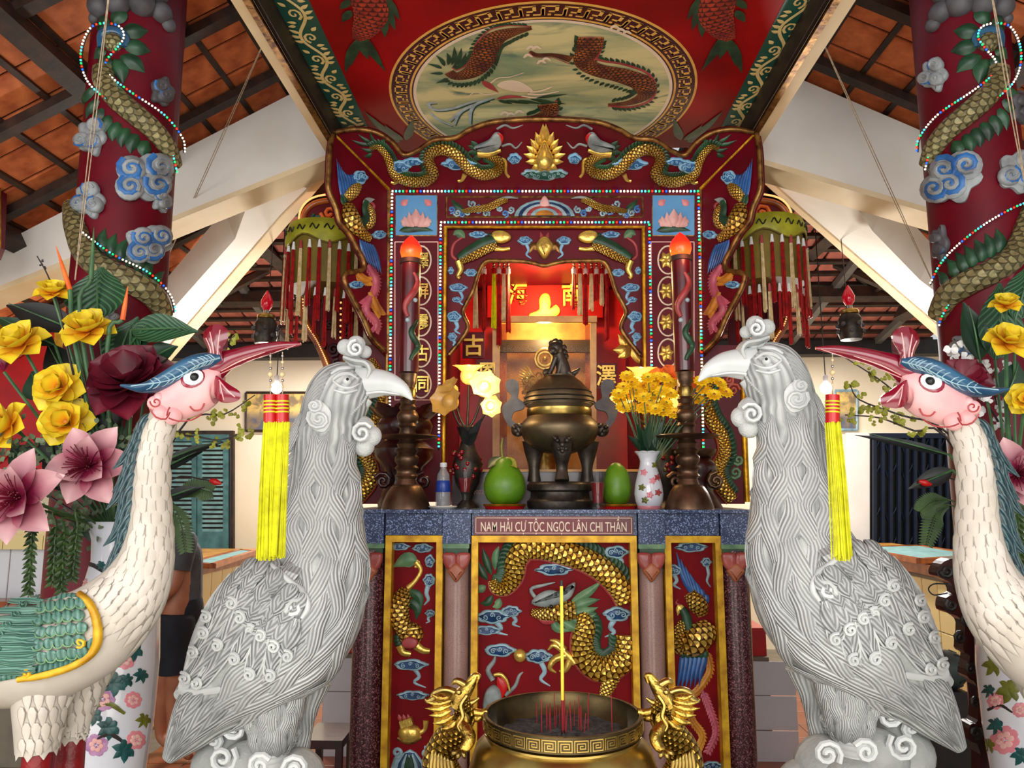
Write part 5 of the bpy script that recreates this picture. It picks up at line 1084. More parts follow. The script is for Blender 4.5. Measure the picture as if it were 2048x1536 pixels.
# ------------------------------------------------------------------ painted crane statues
YC = 1.95; KC = mpp(W(300, 1000, YC))
def ctube(mb, pts, m=0, segs=24, fy=1.0, res=5, vs=1.0): tube3(mb, [W(x, y, YC + (q[0] if q else 0)) for x, y, r, *q in pts], [p[2] * KC for p in pts], m, segs, res, fy, vs)
crn = thing('crane_statue', 'painted crane statue with red beak and green wing at the left picture edge', 'statue', Vector((W(100, 1300, YC).x, YC, 0)), 'pair of painted crane statues')
mb = MB(); ctube(mb, [(345, 822, 20), (328, 834, 28), (312, 880, 31), (304, 950, 34), (303, 1020, 38), (300, 1080, 46), (286, 1140, 58), (252, 1200, 74), (190, 1258, 88), (110, 1295, 96), (20, 1312, 96), (-70, 1318, 80), (-150, 1330, 40)], 0, 32, .9, 6, vs=.55); mb.build('body', 'crane_white', crn); SK = Skin(mb, YC)
ccl = cr([(328, 834, 28), (312, 880, 31), (304, 950, 34), (303, 1020, 38), (300, 1080, 46), (286, 1140, 58), (252, 1200, 74), (190, 1258, 88), (110, 1295, 96), (20, 1312, 96), (-60, 1318, 86)], 10)
def coff(i, u):
    i = min(i, len(ccl) - 1); a, b = ccl[max(i - 1, 0)], ccl[min(i + 1, len(ccl) - 1)]; dx, dy = b[0] - a[0], b[1] - a[1]; l = sqrt(dx * dx + dy * dy) + 1e-6; return (ccl[i][0] - dy / l * ccl[i][2] * u, ccl[i][1] + dx / l * ccl[i][2] * u)
s = 1; row = 0
while s < 82:
    r = ccl[s][2]; n = max(4, int(2 * r / 17)); L = 10 if s < 50 else 6
    for k in range(n):
        u = -.95 + 1.9 * (k + (.5 if row % 2 else 0)) / n
        if s > 62 and u < -.25: continue
        mb = MB(); leaf(mb, SK, [coff(s, u), coff(s + L // 2, u), coff(s + L, u)], 11, h=.16, ac=6, n=4, res=2, pw=.62, lift=.3); mb.build('carved_feather', 'crane_feather', crn)
    s += 4 if s < 50 else 3; row += 1
hm = MB(); ctube(hm, [(302, 818, 10), (322, 812, 30), (356, 800, 44), (395, 776, 52), (428, 768, 42), (440, 770, 26)], 0, 20, .75, 5); hd_ = hm.build('head', 'crane_pink', crn); SH = Skin(hm, YC)
mb = MB(); ctube(mb, [(412, 744, 30), (432, 732, 30), (462, 718, 20), (510, 703, 15), (560, 692, 10), (602, 688, 3)], 0, 16, .8); bk = mb.build('beak', 'crane_red', crn); SBK = Skin(mb, YC)
for p in ([(440, 748), (480, 730), (540, 708), (592, 690)], [(442, 742), (480, 722), (530, 704)]): mb = MB(); tube(mb, SBK, p, [1, 1.6, 1.6, .6], 0, 5, .6, .3); mb.build('painted_line', 'pink_pale', bk)
for nm, pts, lines in (('comb', [(414, 728), (416, 700), (406, 676), (414, 656), (434, 648), (454, 658), (456, 676), (444, 700), (444, 726)], [[(428, 724), (426, 694), (420, 664)], [(434, 722), (436, 690), (440, 660)], [(424, 720), (420, 694), (412, 676)]]), ('wattle', [(430, 752), (446, 760), (460, 770), (480, 784), (478, 800), (456, 806), (438, 802), (430, 786)], [[(438, 760), (452, 778), (470, 794)], [(440, 764), (444, 784), (448, 800)]])):
    mb = MB(); n = len(pts); sp = cr(pts, 4, True); lo = [W(x, y, YC - .03) for x, y in sp]; hi = [W(x, y, YC + .03) for x, y in sp]; c = sum((Vector(q) for q in sp and [p.to_tuple() for p in lo]), Vector()) / len(lo); k = len(lo)
    c0, c1 = c + Vector((0, -.018, 0)), c + Vector((0, .078, 0)); mb.add(lo + hi + [c0, c1], [[i, (i + 1) % k, (i + 1) % k + k, i + k] for i in range(k)] + [[(i + 1) % k, i, 2 * k] for i in range(k)] + [[i + k, (i + 1) % k + k, 2 * k + 1] for i in range(k)])
    o = mb.build(nm, 'crane_red', crn); Sx = Skin(mb, YC)
    for l in lines: mb = MB(); tube(mb, Sx, l, [1, 1.6, 1], 0, 5, .6, .3); mb.build('painted_line', 'pink_pale', o)
mb = MB(); ctube(mb, [(446, 716, 8, -.02), (420, 722, 17, -.02), (386, 734, 21, -.02), (340, 760, 19, -.02), (290, 776, 11, -.02), (243, 771, 3, -.02)], 0, 16, 1.8); o = mb.build('crest', 'crane_blue', crn); Sx = Skin(mb, YC - .03)
for i in range(12):
    x, y = cr([(436, 716), (400, 728), (340, 760), (262, 772)], 12)[2 + i * 2 + i // 2][:2]
    for s in (-1, 1): mb = MB(); tube(mb, Sx, [(x, y), (x - 8, y + s * 8 + 1), (x - 16, y + s * 11 + 2)], [1, 1.2, .6], 0, 4, .6, .3, 2); mb.build('painted_barb', 'cloud_pale', o)
mb = MB(); tube(mb, Sx, [(440, 716), (400, 728), (340, 760), (262, 772)], 1.4, 0, 4, .6, .3); mb.build('painted_line', 'cloud_pale', o)
mb = MB(); poly(mb, SH, ell(386, 757, 25, 18, 16, 0, -.4), 2, 0, 0, 3); eo = mb.build('eye_patch', 'crane_red', crn)
mb = MB(); poly(mb, LiftS(SH, 2), ell(388, 756, 20, 14, 16, 0, -.3), 3, 0, 0, 3); mb.build('eye_white', 'white', eo)
mb = MB(); ball(mb, SH.at(390, 755)[0] + SH.at(390, 755)[1] * 2 * KC, 9 * KC, 0, 14, 9); ib = mb.build('iris', 'black', eo)
mb = MB(); ball(mb, SH.at(386, 750)[0] + SH.at(386, 750)[1] * 9.5 * KC, 2 * KC, 0, 8, 5); mb.build('glint', 'white', eo)
for x, y, r in ((310, 806, 15), (322, 826, 16), (346, 832, 18), (318, 796, 10)): mb = MB(); ball(mb, W(x, y, YC - .03), r * KC, 0, 14, 9, (1, .9, 1)); mb.build('cheek_lobe', 'crane_pink', hd_)
for p in (spir(312, 804, 12, 1.2, 2, 1, 12), [(300, 818), (312, 834), (332, 838), (340, 824)], [(338, 836), (356, 842), (384, 840), (404, 828)], [(380, 812), (388, 820), (402, 818), (408, 806)], [(334, 832), (336, 822), (340, 814)]): mb = MB(); tube(mb, Plane(W(340, 820, YC - .075), (-.05, -1, 0)) if p[0][0] < 345 else LiftS(SH, 1), p, 1.7, 0, 5, 1, .3, 2); mb.build('painted_line', 'rose', hd_)
# mane of dark fins
for i in range(15):
    y = 862 + i * 22; x = cr([(300, 850), (282, 900), (272, 960), (268, 1030), (258, 1090), (232, 1150), (190, 1190)], 5)[i * 2][0]; y = cr([(300, 850), (282, 900), (272, 960), (268, 1030), (258, 1090), (232, 1150), (190, 1190)], 5)[i * 2][1]
    mb = MB(); w = 20; leaf(mb, PY(YC - .012), [(x + 16, y - 22), (x - 12, y + 6), (x - 40 - (i % 3) * 10, y + 50 + (i % 2) * 10)], w, h=.5, ribs=3, rh=.2, ac=10, pw=.7); leaf(mb, PY(YC + .03), [(x + 18, y - 16), (x - 8, y + 14), (x - 22, y + 50)], w, h=-.4, ac=6); mb.build('mane_fin', 'crane_mane', crn)
# wing
mb = MB(); poly(mb, SK, [(-90, 1200), (0, 1196), (80, 1188), (164, 1190), (188, 1214), (198, 1254), (190, 1296), (150, 1326), (96, 1344), (40, 1354), (-90, 1360)], 6, 0, 4, 6); wg = mb.build('wing', 'crane_wing', crn); WL = LiftS(SK, 6)
mb = MB(); tube(mb, WL, [(163, 1190), (186, 1212), (198, 1254), (190, 1296), (152, 1326), (98, 1344), (40, 1356)], [6, 8, 9, 9, 8, 8, 6], 0, 8, .8, .3); rim = mb.build('wing_rim', 'gold_paint', wg)
for x, y, r, a in ((164, 1282, 10, 0), (58, 1340, 9, 0)): mb = MB(); tube(mb, LiftS(SK, 9), spir(x, y, r, 1.2, 1, 1, 10), 4, 0, 6, 1, .3, 1); mb.build('rim_scroll', 'gold_paint', rim)
for r_ in range(5):
    for k in range(5 + r_ // 2):
        x = 168 - r_ * 20 - (k % 2) * 6; y = 1208 + k * 23 + r_ * 3
        if y > 1330 - abs(x - 190) * .12: continue
        mb = MB(); poly(mb, LiftS(SK, 7), ell(x, y, 12, 11, 12), 4 + (4 - r_) * .4, 0, 0, 5); mb.build('wing_scale', 'crane_wing', wg); mb = MB(); tube(mb, LiftS(SK, 11), [(x - 11, y + 4), (x - 7, y + 10), (x + 4, y + 10), (x + 10, y + 3)], 1.6, 0, 5, .8, .3, 2); mb.build('scale_rim', 'green_pale', wg)
for i in range(9):
    y = 1204 + i * 16; mb = MB(); leaf(mb, LiftS(SK, 7), [(92 - i * 2, y + 4), (40, y + 6), (-20, y + 8), (-90, y + 14)], 11, h=.4, ribs=2, rh=.3, ac=10, pw=.5); f_ = mb.build('flight_feather', 'crane_wing', wg)
for i, (x, y) in enumerate(((74, 1200), (52, 1218), (38, 1236), (22, 1254), (8, 1272), (2, 1296))): mb = MB(); tube(mb, LiftS(SK, 10), spir(x, y, 9, 1.4, 1, 1, 12), 3, 0, 6, 1, .3, 1); mb.build('feather_curl', 'crane_wing', wg)
# legs
for (pts, lx) in (([(96, 1340, 66), (84, 1400, 52), (78, 1460, 42), (76, 1500, 38)], 76), ([(172, 1330, 60, .12), (160, 1390, 42, .12), (148, 1440, 33, .12), (144, 1474, 30, .12)], 144)):
    mb = MB(); ctube(mb, pts, 0, 20, 1, vs=.5); tg = mb.build('thigh', 'crane_white', crn); SG = Skin(mb, YC)
    for j in range(5):
        for q in range(5):
            fx = pts[0][0] + (pts[-1][0] - pts[0][0]) * (j + .5) / 5; wd2 = pts[0][2] + (pts[-1][2] - pts[0][2]) * (j + .5) / 5; fy_ = pts[0][1] + (pts[-1][1] - pts[0][1]) * (j + .3) / 5; fx += wd2 * (-.8 + .4 * q + (.2 if j % 2 else 0)); m2 = MB(); leaf(m2, SG, [(fx, fy_), (fx - 1, fy_ + 20), (fx, fy_ + 44)], 10, h=.16, ac=6, res=2, pw=.62, lift=.3); m2.build('carved_feather', 'crane_feather', tg)
    d = pts[-1][3] if len(pts[-1]) > 3 else 0; y0 = pts[-1][1]; r = pts[-1][2]
    for k in range(9): a = 2 * pi * k / 9; p = W(lx, y0 - 8, YC + d) + Vector((cos(a) * r * KC, sin(a) * r * KC, 0)); mb = MB(); leaf3(mb, p + Vector((0, 0, .03)), p - Vector((0, 0, .022)), Vector((cos(a), sin(a), 0)), .017, cup=-.2); mb.build('thigh_tip', 'crane_white', tg)
    p = W(lx, y0, YC + d); mb = MB(); lathe(mb, p.x, p.y, [(.03, .05), (.028, .3), (.036, p.z - .12), (.034, p.z + .02)], 14); lg = mb.build('leg', 'leg_red', crn)
    for k in range(3): a = -pi / 2 + (k - 1) * .7; mb = MB(); tube3(mb, [Vector((p.x, p.y, .06)), Vector((p.x + cos(a) * .08, p.y + sin(a) * .08, .05)), Vector((p.x + cos(a) * .14, p.y + sin(a) * .14, .015))], [.025, .02, .008]); mb.build('toe', 'leg_red', lg)
rootc = Vector(crn.location)
c2 = copytree(crn); c2.scale.x = -1; eL, eR = W(388, 756, YC), W(1859, 764, YC); c2.location = Vector((eR.x + (eL.x - rootc.x), YC, eR.z - eL.z)); c2['label'] = 'painted crane statue with red beak at the right picture edge'
# tassels that hang from the beaks
def tassel(px, top, bot, lean, lab, nbead=6):
    Y = YC; a = W(px, top, Y); t = thing('yellow_tassel', lab, 'tassel', W(px + lean, bot, Y), 'yellow tassels hanging from the crane beaks'); k = KC
    mb = MB(); tube3(mb, [a, W(px, 792, Y)], .0015, 0, 5); mb.build('string', 'rope', t)
    for i in range(nbead): y = top + 8 + i * (74 / nbead); mb = MB(); ball(mb, W(px, y, Y), (3 + (i == nbead // 2) * 2.5) * k, 0, 10, 7); mb.build('bead', 'tassel_cream' if i % 2 else 'steel', t)
    mb = MB(); tube3(mb, [W(px, 790, Y), W(px, 846, Y)], [13 * k, 13.5 * k], 0, 16); mb.build('binding', 'bright_red', t)
    for y in (802, 809, 816, 823): mb = MB(); tube3(mb, [W(px, y, Y), W(px, y + 3, Y)], 14.2 * k, 0, 16); mb.build('gold_band', 'tassel_yellow', t)
    mb = MB(); rnd = random.Random(px)
    for i in range(90):
        q = sqrt(rnd.random()); an = rnd.random() * 2 * pi; rx = 13.5 * q * cos(an); ry = 13.5 * q * sin(an) * k; dr = rnd.uniform(-4, 4); e = bot + rnd.uniform(-8, 6)
        p0 = W(px + rx, 844, Y) + Vector((0, ry, 0)); p1 = W(px + rx * 1.15 + lean * .5 + dr * .4, 960, Y) + Vector((0, ry, 0)); p2 = W(px + rx * 1.25 + lean + dr, e, Y) + Vector((0, ry * 1.2, 0)); tube3(mb, [p0, p1, p2], .0021, 0, 4, 3)
    mb.build('fringe', 'tassel_yellow', t, kind='stuff'); return t
tassel(541, 704, 1116, -8, 'left of the two yellow tassels under the left crane beak'); tassel(565, 704, 1112, -14, 'right of the two yellow tassels under the left crane beak'); tassel(1665, 700, 1116, 20, 'single yellow tassel under the right crane beak')
# ------------------------------------------------------------------ dragon columns
YK = 3.05
def column(mir, lab, clouds):
    f = (lambda p: mx(p, 2203)) if mir else (lambda p: list(p)); s = -1 if mir else 1
    c = W(f([(252, 400)])[0][0], 400, YK); r = 86 * mpp(c); S = Cyl(c.x, YK, r)
    t = thing('dragon_column', lab, 'column', Vector((c.x, YK, 0)), 'pair of dark red dragon columns')
    part(t, 'shaft', 'maroon', lathe, c.x, YK, [(r * 1.3, 0), (r * 1.3, .12), (r * 1.05, .2), (r, .25), (r, 4.3)], 40)
    for pts, rr, fn in (([(210, 140), (214, 168), (236, 200), (270, 232), (304, 262), (330, 296), (345, 330)], [20, 22, 22, 22, 21, 20, 16], [(192, 176, -16, 24), (198, 200, -14, 26), (206, 218, -8, 30), (220, 232, -6, 28), (238, 246, -6, 26), (256, 258, -6, 26), (274, 270, -6, 26), (296, 284, -4, 22)]),
                        ([(148, 415), (156, 450), (168, 490), (186, 522), (220, 545), (262, 566), (300, 592), (322, 630)], [18, 22, 24, 24, 24, 25, 25, 20], [(206, 506, 6, -34), (222, 516, 10, -34), (240, 524, 12, -32), (258, 534, 14, -30), (276, 544, 14, -28), (292, 554, 16, -26), (312, 574, 14, -22)])):
        d = part(t, 'dragon', 'grey_scale', tube, S, f(pts), rr, 0, 12, .9, .3, 5)
        for x, y, dx, dy in fn: part(d, 'back_fin', 'green', leaf, S, f([(x, y), (x + dx * .8 - 7, y + dy * .8), (x + dx * 1.5 - 4, y + dy * 1.45)]), 13, ribs=1, h=.5, pw=.6)
        if pts[0][0] == 210: part(d, 'cut_end', 'grey_scale', ball, S.at(*f([(228, 86)])[0])[0], .042, 0, 14, 9); part(d, 'collar', 'crane_blue', tube, S, f([(204, 96), (206, 70), (228, 62), (248, 72), (250, 96)]), [8, 10, 10, 10, 8])
    for a, b in (((228, 50), (244, 12)), ((242, 66), (296, 62)), ((246, 92), (302, 104)), ((240, 112), (290, 146)), ((228, 118), (246, 168)), ((214, 112), (196, 148)), ((206, 70), (200, 30)), ((205, 96), (188, 118))): part(t, 'flame_leaf', 'green', leaf, S, f([a, ((a[0] + b[0]) / 2 + 4, (a[1] + b[1]) / 2 - 2), b]), 17, ribs=1, h=.4)
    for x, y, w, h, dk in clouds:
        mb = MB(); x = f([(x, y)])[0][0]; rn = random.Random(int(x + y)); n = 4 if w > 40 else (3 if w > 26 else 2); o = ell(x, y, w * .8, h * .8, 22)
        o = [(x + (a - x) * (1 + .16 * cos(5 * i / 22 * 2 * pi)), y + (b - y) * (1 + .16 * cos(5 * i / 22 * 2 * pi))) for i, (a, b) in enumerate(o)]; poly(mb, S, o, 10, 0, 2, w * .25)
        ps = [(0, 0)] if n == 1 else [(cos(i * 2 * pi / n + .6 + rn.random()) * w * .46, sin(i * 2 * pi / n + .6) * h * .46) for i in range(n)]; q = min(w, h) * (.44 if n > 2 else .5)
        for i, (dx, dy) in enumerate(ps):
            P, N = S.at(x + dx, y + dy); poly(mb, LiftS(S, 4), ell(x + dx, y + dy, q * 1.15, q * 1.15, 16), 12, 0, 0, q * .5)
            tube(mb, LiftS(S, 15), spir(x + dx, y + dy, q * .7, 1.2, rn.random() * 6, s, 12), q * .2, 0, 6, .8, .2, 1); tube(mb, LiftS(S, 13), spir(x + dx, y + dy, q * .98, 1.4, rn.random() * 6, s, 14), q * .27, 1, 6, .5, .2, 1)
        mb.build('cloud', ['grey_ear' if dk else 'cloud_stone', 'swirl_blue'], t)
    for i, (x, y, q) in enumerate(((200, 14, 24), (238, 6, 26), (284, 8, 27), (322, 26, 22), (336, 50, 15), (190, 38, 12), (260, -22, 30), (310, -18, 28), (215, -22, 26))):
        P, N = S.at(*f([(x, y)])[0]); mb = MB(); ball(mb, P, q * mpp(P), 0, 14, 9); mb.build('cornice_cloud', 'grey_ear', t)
    part(t, 'lower_leaf', 'crane_red', leaf, S, f([(205, 520), (190, 545), (205, 565)]), 16)
    return t, S, f
cl1, S1, f1 = column(0, 'dark red column wound by a dragon and clouds, left of the altar', [(187, 275, 30, 44, 0), (284, 356, 62, 54, 0), (183, 402, 32, 42, 0), (292, 490, 52, 44, 0), (322, 184, 26, 34, 1), (208, 634, 34, 24, 0), (320, 400, 20, 30, 0)])
cl2, S2, f2 = column(1, 'dark red column wound by a dragon and clouds, right of the altar', [(2203 - 1872, 150, 28, 40, 0), (2203 - 1908, 356, 62, 58, 0), (2203 - 2030, 345, 40, 50, 0), (2203 - 1884, 488, 18, 44, 1), (2203 - 2038, 215, 22, 40, 1), (2203 - 1935, 690, 34, 28, 0)])
LP = [[(226, 56), (200, 62), (184, 92), (180, 130), (190, 170), (214, 200), (260, 236), (300, 268), (328, 304), (338, 345)], [(226, 56), (246, 64), (252, 84), (240, 106), (222, 132), (226, 158), (262, 192), (318, 234), (348, 276), (352, 304)], [(143, 418), (155, 444), (182, 474), (230, 515), (288, 548), (322, 586), (334, 624)]]
leds('led_string', 'multicoloured LED string wound round the left dragon column', [cr(p, 5) for p in LP], S1, 6.5, 2.2, Vector((S1.c.x, YK - .2, zrow(640, YK))), off=17)
LQ = LP[:2] + [[(2203 - 2070, 395), (2203 - 2010, 425), (2203 - 1950, 468), (2203 - 1900, 520), (2203 - 1876, 570)], [(2203 - 2070, 492), (2203 - 2000, 530), (2203 - 1930, 580), (2203 - 1900, 630), (2203 - 1893, 655)]]
leds('led_string', 'multicoloured LED string wound round the right dragon column', [cr(mx(p, 2203), 5) for p in LQ], S2, 6, 2.2, Vector((S2.c.x, YK - .2, zrow(640, YK))), off=17)
# ------------------------------------------------------------------ inside the niche
point('niche_lamp', W(1089, 545, 4.5), 15, (1, .62, .22), .05); point('case_lamp', W(1089, 670, 4.72), 9, (1, .72, .3), .04)
gc = thing('glass_case', 'yellow wooden framed glass case glowing inside the niche', 'cabinet', Vector((X(1090, 900, 4.5), 4.62, ZT)))
for a, b in ((985, 999), (1181, 1193)): part(gc, 'post', 'wood_yellow', slab, PY(4.5), rect(a, 636, b, 1015), -.04, smooth=False)
part(gc, 'rail', 'wood_yellow', slab, PY(4.5), rect(985, 634, 1193, 646), .03, smooth=False); part(gc, 'rail', 'wood_yellow', slab, PY(4.5), rect(985, 940, 1193, 952), -.03, smooth=False)
part(gc, 'back_panel', 'wood_yellow', slab, PY(4.95), rect(1000, 640, 1182, 960), -.02, smooth=False)
part(gc, 'shelf', 'wood_dark', slab, PY(4.85), rect(1000, 682, 1182, 706), .04, smooth=False)
for a in (1002, 1176): part(gc, 'side_panel', 'wood_orange', slab, PY(4.9), rect(a - 6, 650, a + 12, 960), .03, smooth=False)
part(gc, 'pane', 'case_glass', slab, PY(4.5), rect(999, 646, 1181, 940), .004, 0, -.02, smooth=False)
gd = thing('gilt_idol', 'ornate gilt dragon ornament with round halo inside the glass case', 'ornament', Vector((X(1090, 900, 4.65), 4.65, ZT)))
SI = PY(4.66)
for r in (20, 14): part(gd, 'halo_ring', 'gold', tube, SI, ell(1090, 718, r, r, 16) + [ell(1090, 718, r, r, 16)[0]], 3, 0, 6, 1, 0, 1)
part(gd, 'halo_boss', 'gold', ball, W(1090, 718, 4.65), .018)
for i in range(8): a = i * pi / 4; part(gd, 'halo_scroll', 'gold', tube, SI, spir(1090 + 11 * cos(a), 718 + 11 * sin(a), 5, 1.2, a), 1.5, 0, 5, 1, 0, 1)
rn = random.Random(5)
for i in range(26): x, y = rn.uniform(1048, 1086), rn.uniform(745, 812); part(gd, 'gilt_scroll', 'gold', tube, PY(4.6 + rn.random() * .05), spir(x, y, rn.uniform(6, 11), 1.3, rn.random() * 6, rn.choice((1, -1)), 10), 2.4, 0, 5, 1, 0, 1)
for i in range(12): a = 2.2 + i * .16; part(gd, 'gilt_ray', 'gold', leaf, PY(4.66), [(1080, 770), (1080 + 45 * cos(a), 770 + 40 * sin(a) - 14)], 4)
part(gd, 'body', 'gold', lathe, X(1090, 900, 4.65), 4.68, [(.1, ZT), (.1, ZT + .03), (.06, ZT + .1), (.07, ZT + .3), (.05, zrow(760, 4.66)), (.02, zrow(742, 4.66))], 16)
hb = thing('header_board', 'glowing red header board with gilt characters at the back of the niche', 'board', W(1090, 640, 4.98))
part(hb, 'board', 'ceiling_red', slab, PY(5.0), rect(975, 545, 1205, 636), .02, smooth=False); part(hb, 'gilt_rail', 'gold_leaf', slab, PY(5.0), rect(960, 545, 1220, 557), .05, smooth=False)
part(hb, 'figure', 'char_gold', poly, PY(4.97), [(1062, 636), (1060, 628), (1078, 620), (1078, 600), (1086, 588), (1098, 590), (1102, 608), (1100, 618), (1112, 610), (1120, 620), (1116, 630), (1098, 637)], 6, 0, 3, 4)
for ch, x, y, sz in (('海', 1036, 586, .17), ('南', 1143, 590, .17)): text(ch, 'gilt_character', 'char_gold', hb, X(x, y, 4.97), 4.965, zrow(y, 4.97), sz, .01, .13, .002)
for ch, x, y, lab in (('古', 947, 690, 'gilt character mounted left of the glass case'), ('澤', 1212, 752, 'gilt openwork character mounted right of the glass case'), ('恩', 975, 745, 'small gilt character left of the glass case near the lamp')):
    t = thing('wall_character', lab, 'sign', W(x, y + 20, 4.5)); text(ch, 'character', 'char_gold', t, X(x, y, 4.5), 4.5, zrow(y, 4.5), .14, .012, .12, .002); part(t, 'mount', 'maroon', slab, PY(4.53), rect(x - 22, y - 26, x + 22, y + 26), -.02, smooth=False)
t = thing('gilt_leaf_ornament', 'gilt leaf ornament hanging right of the glass case', 'ornament', W(1260, 720, 4.4))
for a, b in (((1262, 690), (1226, 700)), ((1262, 690), (1236, 715)), ((1262, 690), (1292, 730)), ((1262, 690), (1252, 660)), ((1262, 690), (1236, 668))): part(t, 'leaf', 'gold', leaf, PY(4.4), [a, ((a[0] + b[0]) / 2, (a[1] + b[1]) / 2 + 4), b], 12)
def hang(x, y0, y1, Y, mat, lab, grp, w=6, two=False):
    t = thing('hanging_tassel', lab, 'tassel', W(x, y1, Y), grp); k = mpp(W(x, y0, Y)); mid = y0 + 18
    tw = MB(); tube3(tw, [W(x, y0 - 6, Y), W(x, y0 + 14, Y)], .0015, 0, 5); tw.build('cord', 'rope', t)
    for q, rr in ((y0, 2.6), (y0 + 6, 3.2)): part(t, 'bead', 'steel', ball, W(x, q, Y), rr * k, 0, 8, 6)
    part(t, 'knot', 'bright_red' if mat != 'tassel_red' else 'white', tube3, [W(x, y0 + 10, Y), W(x, mid + 2, Y)], w * .7 * k, 0, 10)
    mb = MB(); rn_ = random.Random(int(x * 13 + y0))
    for i in range(14): a = rn_.random() * 6.28; q = w * .55 * sqrt(rn_.random()); tube3(mb, [W(x + q * cos(a) * .7, mid, Y) + Vector((0, q * sin(a) * k, 0)), W(x + q * cos(a) * 1.3, y1 + rn_.uniform(-4, 3), Y) + Vector((0, q * sin(a) * k * 1.3, 0))], 1.15 * k, 0, 4, 1)
    mb.build('fringe', mat, t, kind='stuff')
for i, (x, y1, mt) in enumerate(((988, 655, 'tassel_yellow'), (998, 690, 'tassel_red'), (1008, 640, 'tassel_cream'), (1016, 664, 'tassel_red'), (1148, 618, 'tassel_red'), (1160, 628, 'tassel_cream'), (1171, 648, 'tassel_red'), (1183, 620, 'tassel_cream'), (1193, 600, 'tassel_red'), (1204, 610, 'tassel_cream'), (1214, 680, 'tassel_red'), (968, 660, 'tassel_red'), (951, 655, 'tassel_cream'))):
    hang(x, 528, y1, 4.45, mt, '%s tassel hanging in the niche, %s' % ({'tassel_yellow': 'yellow', 'tassel_red': 'red', 'tassel_cream': 'cream'}[mt], ['leftmost', 'second', 'third', 'fourth', 'fifth', 'sixth', 'seventh', 'eighth', 'ninth', 'tenth', 'eleventh', 'twelfth', 'thirteenth'][sorted([988, 998, 1008, 1016, 1148, 1160, 1171, 1183, 1193, 1204, 1214, 968, 951]).index(x)] + ' from the left'), 'tassels in the niche', 7)
# ------------------------------------------------------------------ on the altar table
def onaltar(name, lab, cat, px, Y, grp=None): return thing(name, lab, cat, Vector((X(px, 1000, Y), Y, ZT)), grp)
def lat(parent, name, mat, ax, Y, prof, segs=28, sc=(1, 1), base=True):
    mb = MB(); p0 = W(ax, 1000, Y); pr = []
    for y, r in prof: z = zrow(y, Y); pr.append((max(r, .01) * mpp(Vector((p0.x, Y, z))), max(z, ZT) if base else z))
    if pr[0][1] > pr[-1][1]: pr = pr[::-1]
    lathe(mb, p0.x, Y, pr, segs, 0, sc); return mb.build(name, mat, parent)
YB = 3.78; t = onaltar('offering_shelf', 'low dark red shelf with pale top edge behind the offerings', 'shelf', 1092, 4.02)
part(t, 'body', 'wood_red', box, X(905, 1000, 4.0), X(1275, 1000, 4.0), 3.98, 4.08, ZT, zrow(944, 4.0), smooth=False); part(t, 'top', 'wood_yellow', box, X(900, 1000, 4.0), X(1280, 1000, 4.0), 3.96, 4.09, zrow(944, 4.0), zrow(939, 4.0), smooth=False)
text('2022', 'lettering', 'pink_pale', t, X(957, 984, 3.98), 3.977, zrow(984, 3.98), .03, .001)
# bronze tripod censer
t = onaltar('bronze_censer', 'bronze tripod censer with lion lid in the middle of the altar', 'censer', 1120, YB); ax = 1120
bs = lat(t, 'base', 'bronze_dark', ax, YB, [(1022, 64), (1012, 66), (1002, 66), (998, 60), (984, 58), (980, 66), (970, 66), (964, 60), (962, 0)])
bw = lat(t, 'bowl', 'bronze', ax, YB, [(912, 10), (905, 34), (896, 54), (882, 70), (866, 78), (856, 79), (846, 75), (836, 65), (832, 63), (816, 62), (812, 66), (809, 66)], 40)
lat(t, 'neck_band', 'brass', ax, YB, [(834, 64), (833, 65), (819, 64.5), (818, 63)], 40)
ld = lat(t, 'lid', 'bronze', ax, YB, [(809, 70), (804, 71), (799, 68), (795, 69), (788, 64), (784, 64), (776, 56), (766, 46), (758, 36), (754, 30), (752, 30), (750, 0)], 40)
for y_, r_ in ((806, 71), (797, 69), (786, 64.5)): lat(ld, 'lid_ring', 'bronze_dark', ax, YB, [(y_ + 2, r_ - 1), (y_, r_ + 1.2), (y_ - 2, r_ - 1)], 40)
SLd = Cyl(X(ax, 1000, YB), YB, 60 * mpp(W(ax, 780, YB)))
part(ld, 'vent', 'black', poly, Plane(W(1127, 773, YB - .13), (0, -1, .7)), ell(1127, 773, 11, 9, 14), 1, 0, 0, 2)
for i in range(6): part(ld, 'vent_bar', 'bronze', tube, Plane(W(1127, 773, YB - .132), (0, -1, .7)), [(1127, 773), (1127 + 10 * cos(i * pi / 3), 773 + 8 * sin(i * pi / 3))], 1.4, 0, 5, 1, .4, 1)
kb = mpp(W(ax, 850, YB))
for x, dy in ((1122, -.15), (1068, .07), (1176, .07)):
    mb = MB(); tube3(mb, [W(x, 880, YB) + Vector((0, dy * .8, 0)), W(x, 905, YB) + Vector((0, dy, 0)), W(x, 935, YB) + Vector((0, dy * .92, 0)), W(x, 962, YB) + Vector((0, dy, 0))], [24 * kb, 19 * kb, 11 * kb, 14 * kb], 0, 14); lg = mb.build('leg', 'bronze_dark', t)
    q = W(x, 892, YB) + Vector((0, dy * 1.12 - .02, 0))
    for dx, dz, r in ((-9, 6, 5), (9, 6, 5), (0, -2, 6), (-7, -10, 4), (7, -10, 4), (0, -14, 5), (-13, 10, 5), (13, 10, 5)): part(lg, 'mask_feature', 'bronze_dark', ball, q + Vector((dx * kb, -.012, dz * kb)), r * kb, 0, 8, 6)
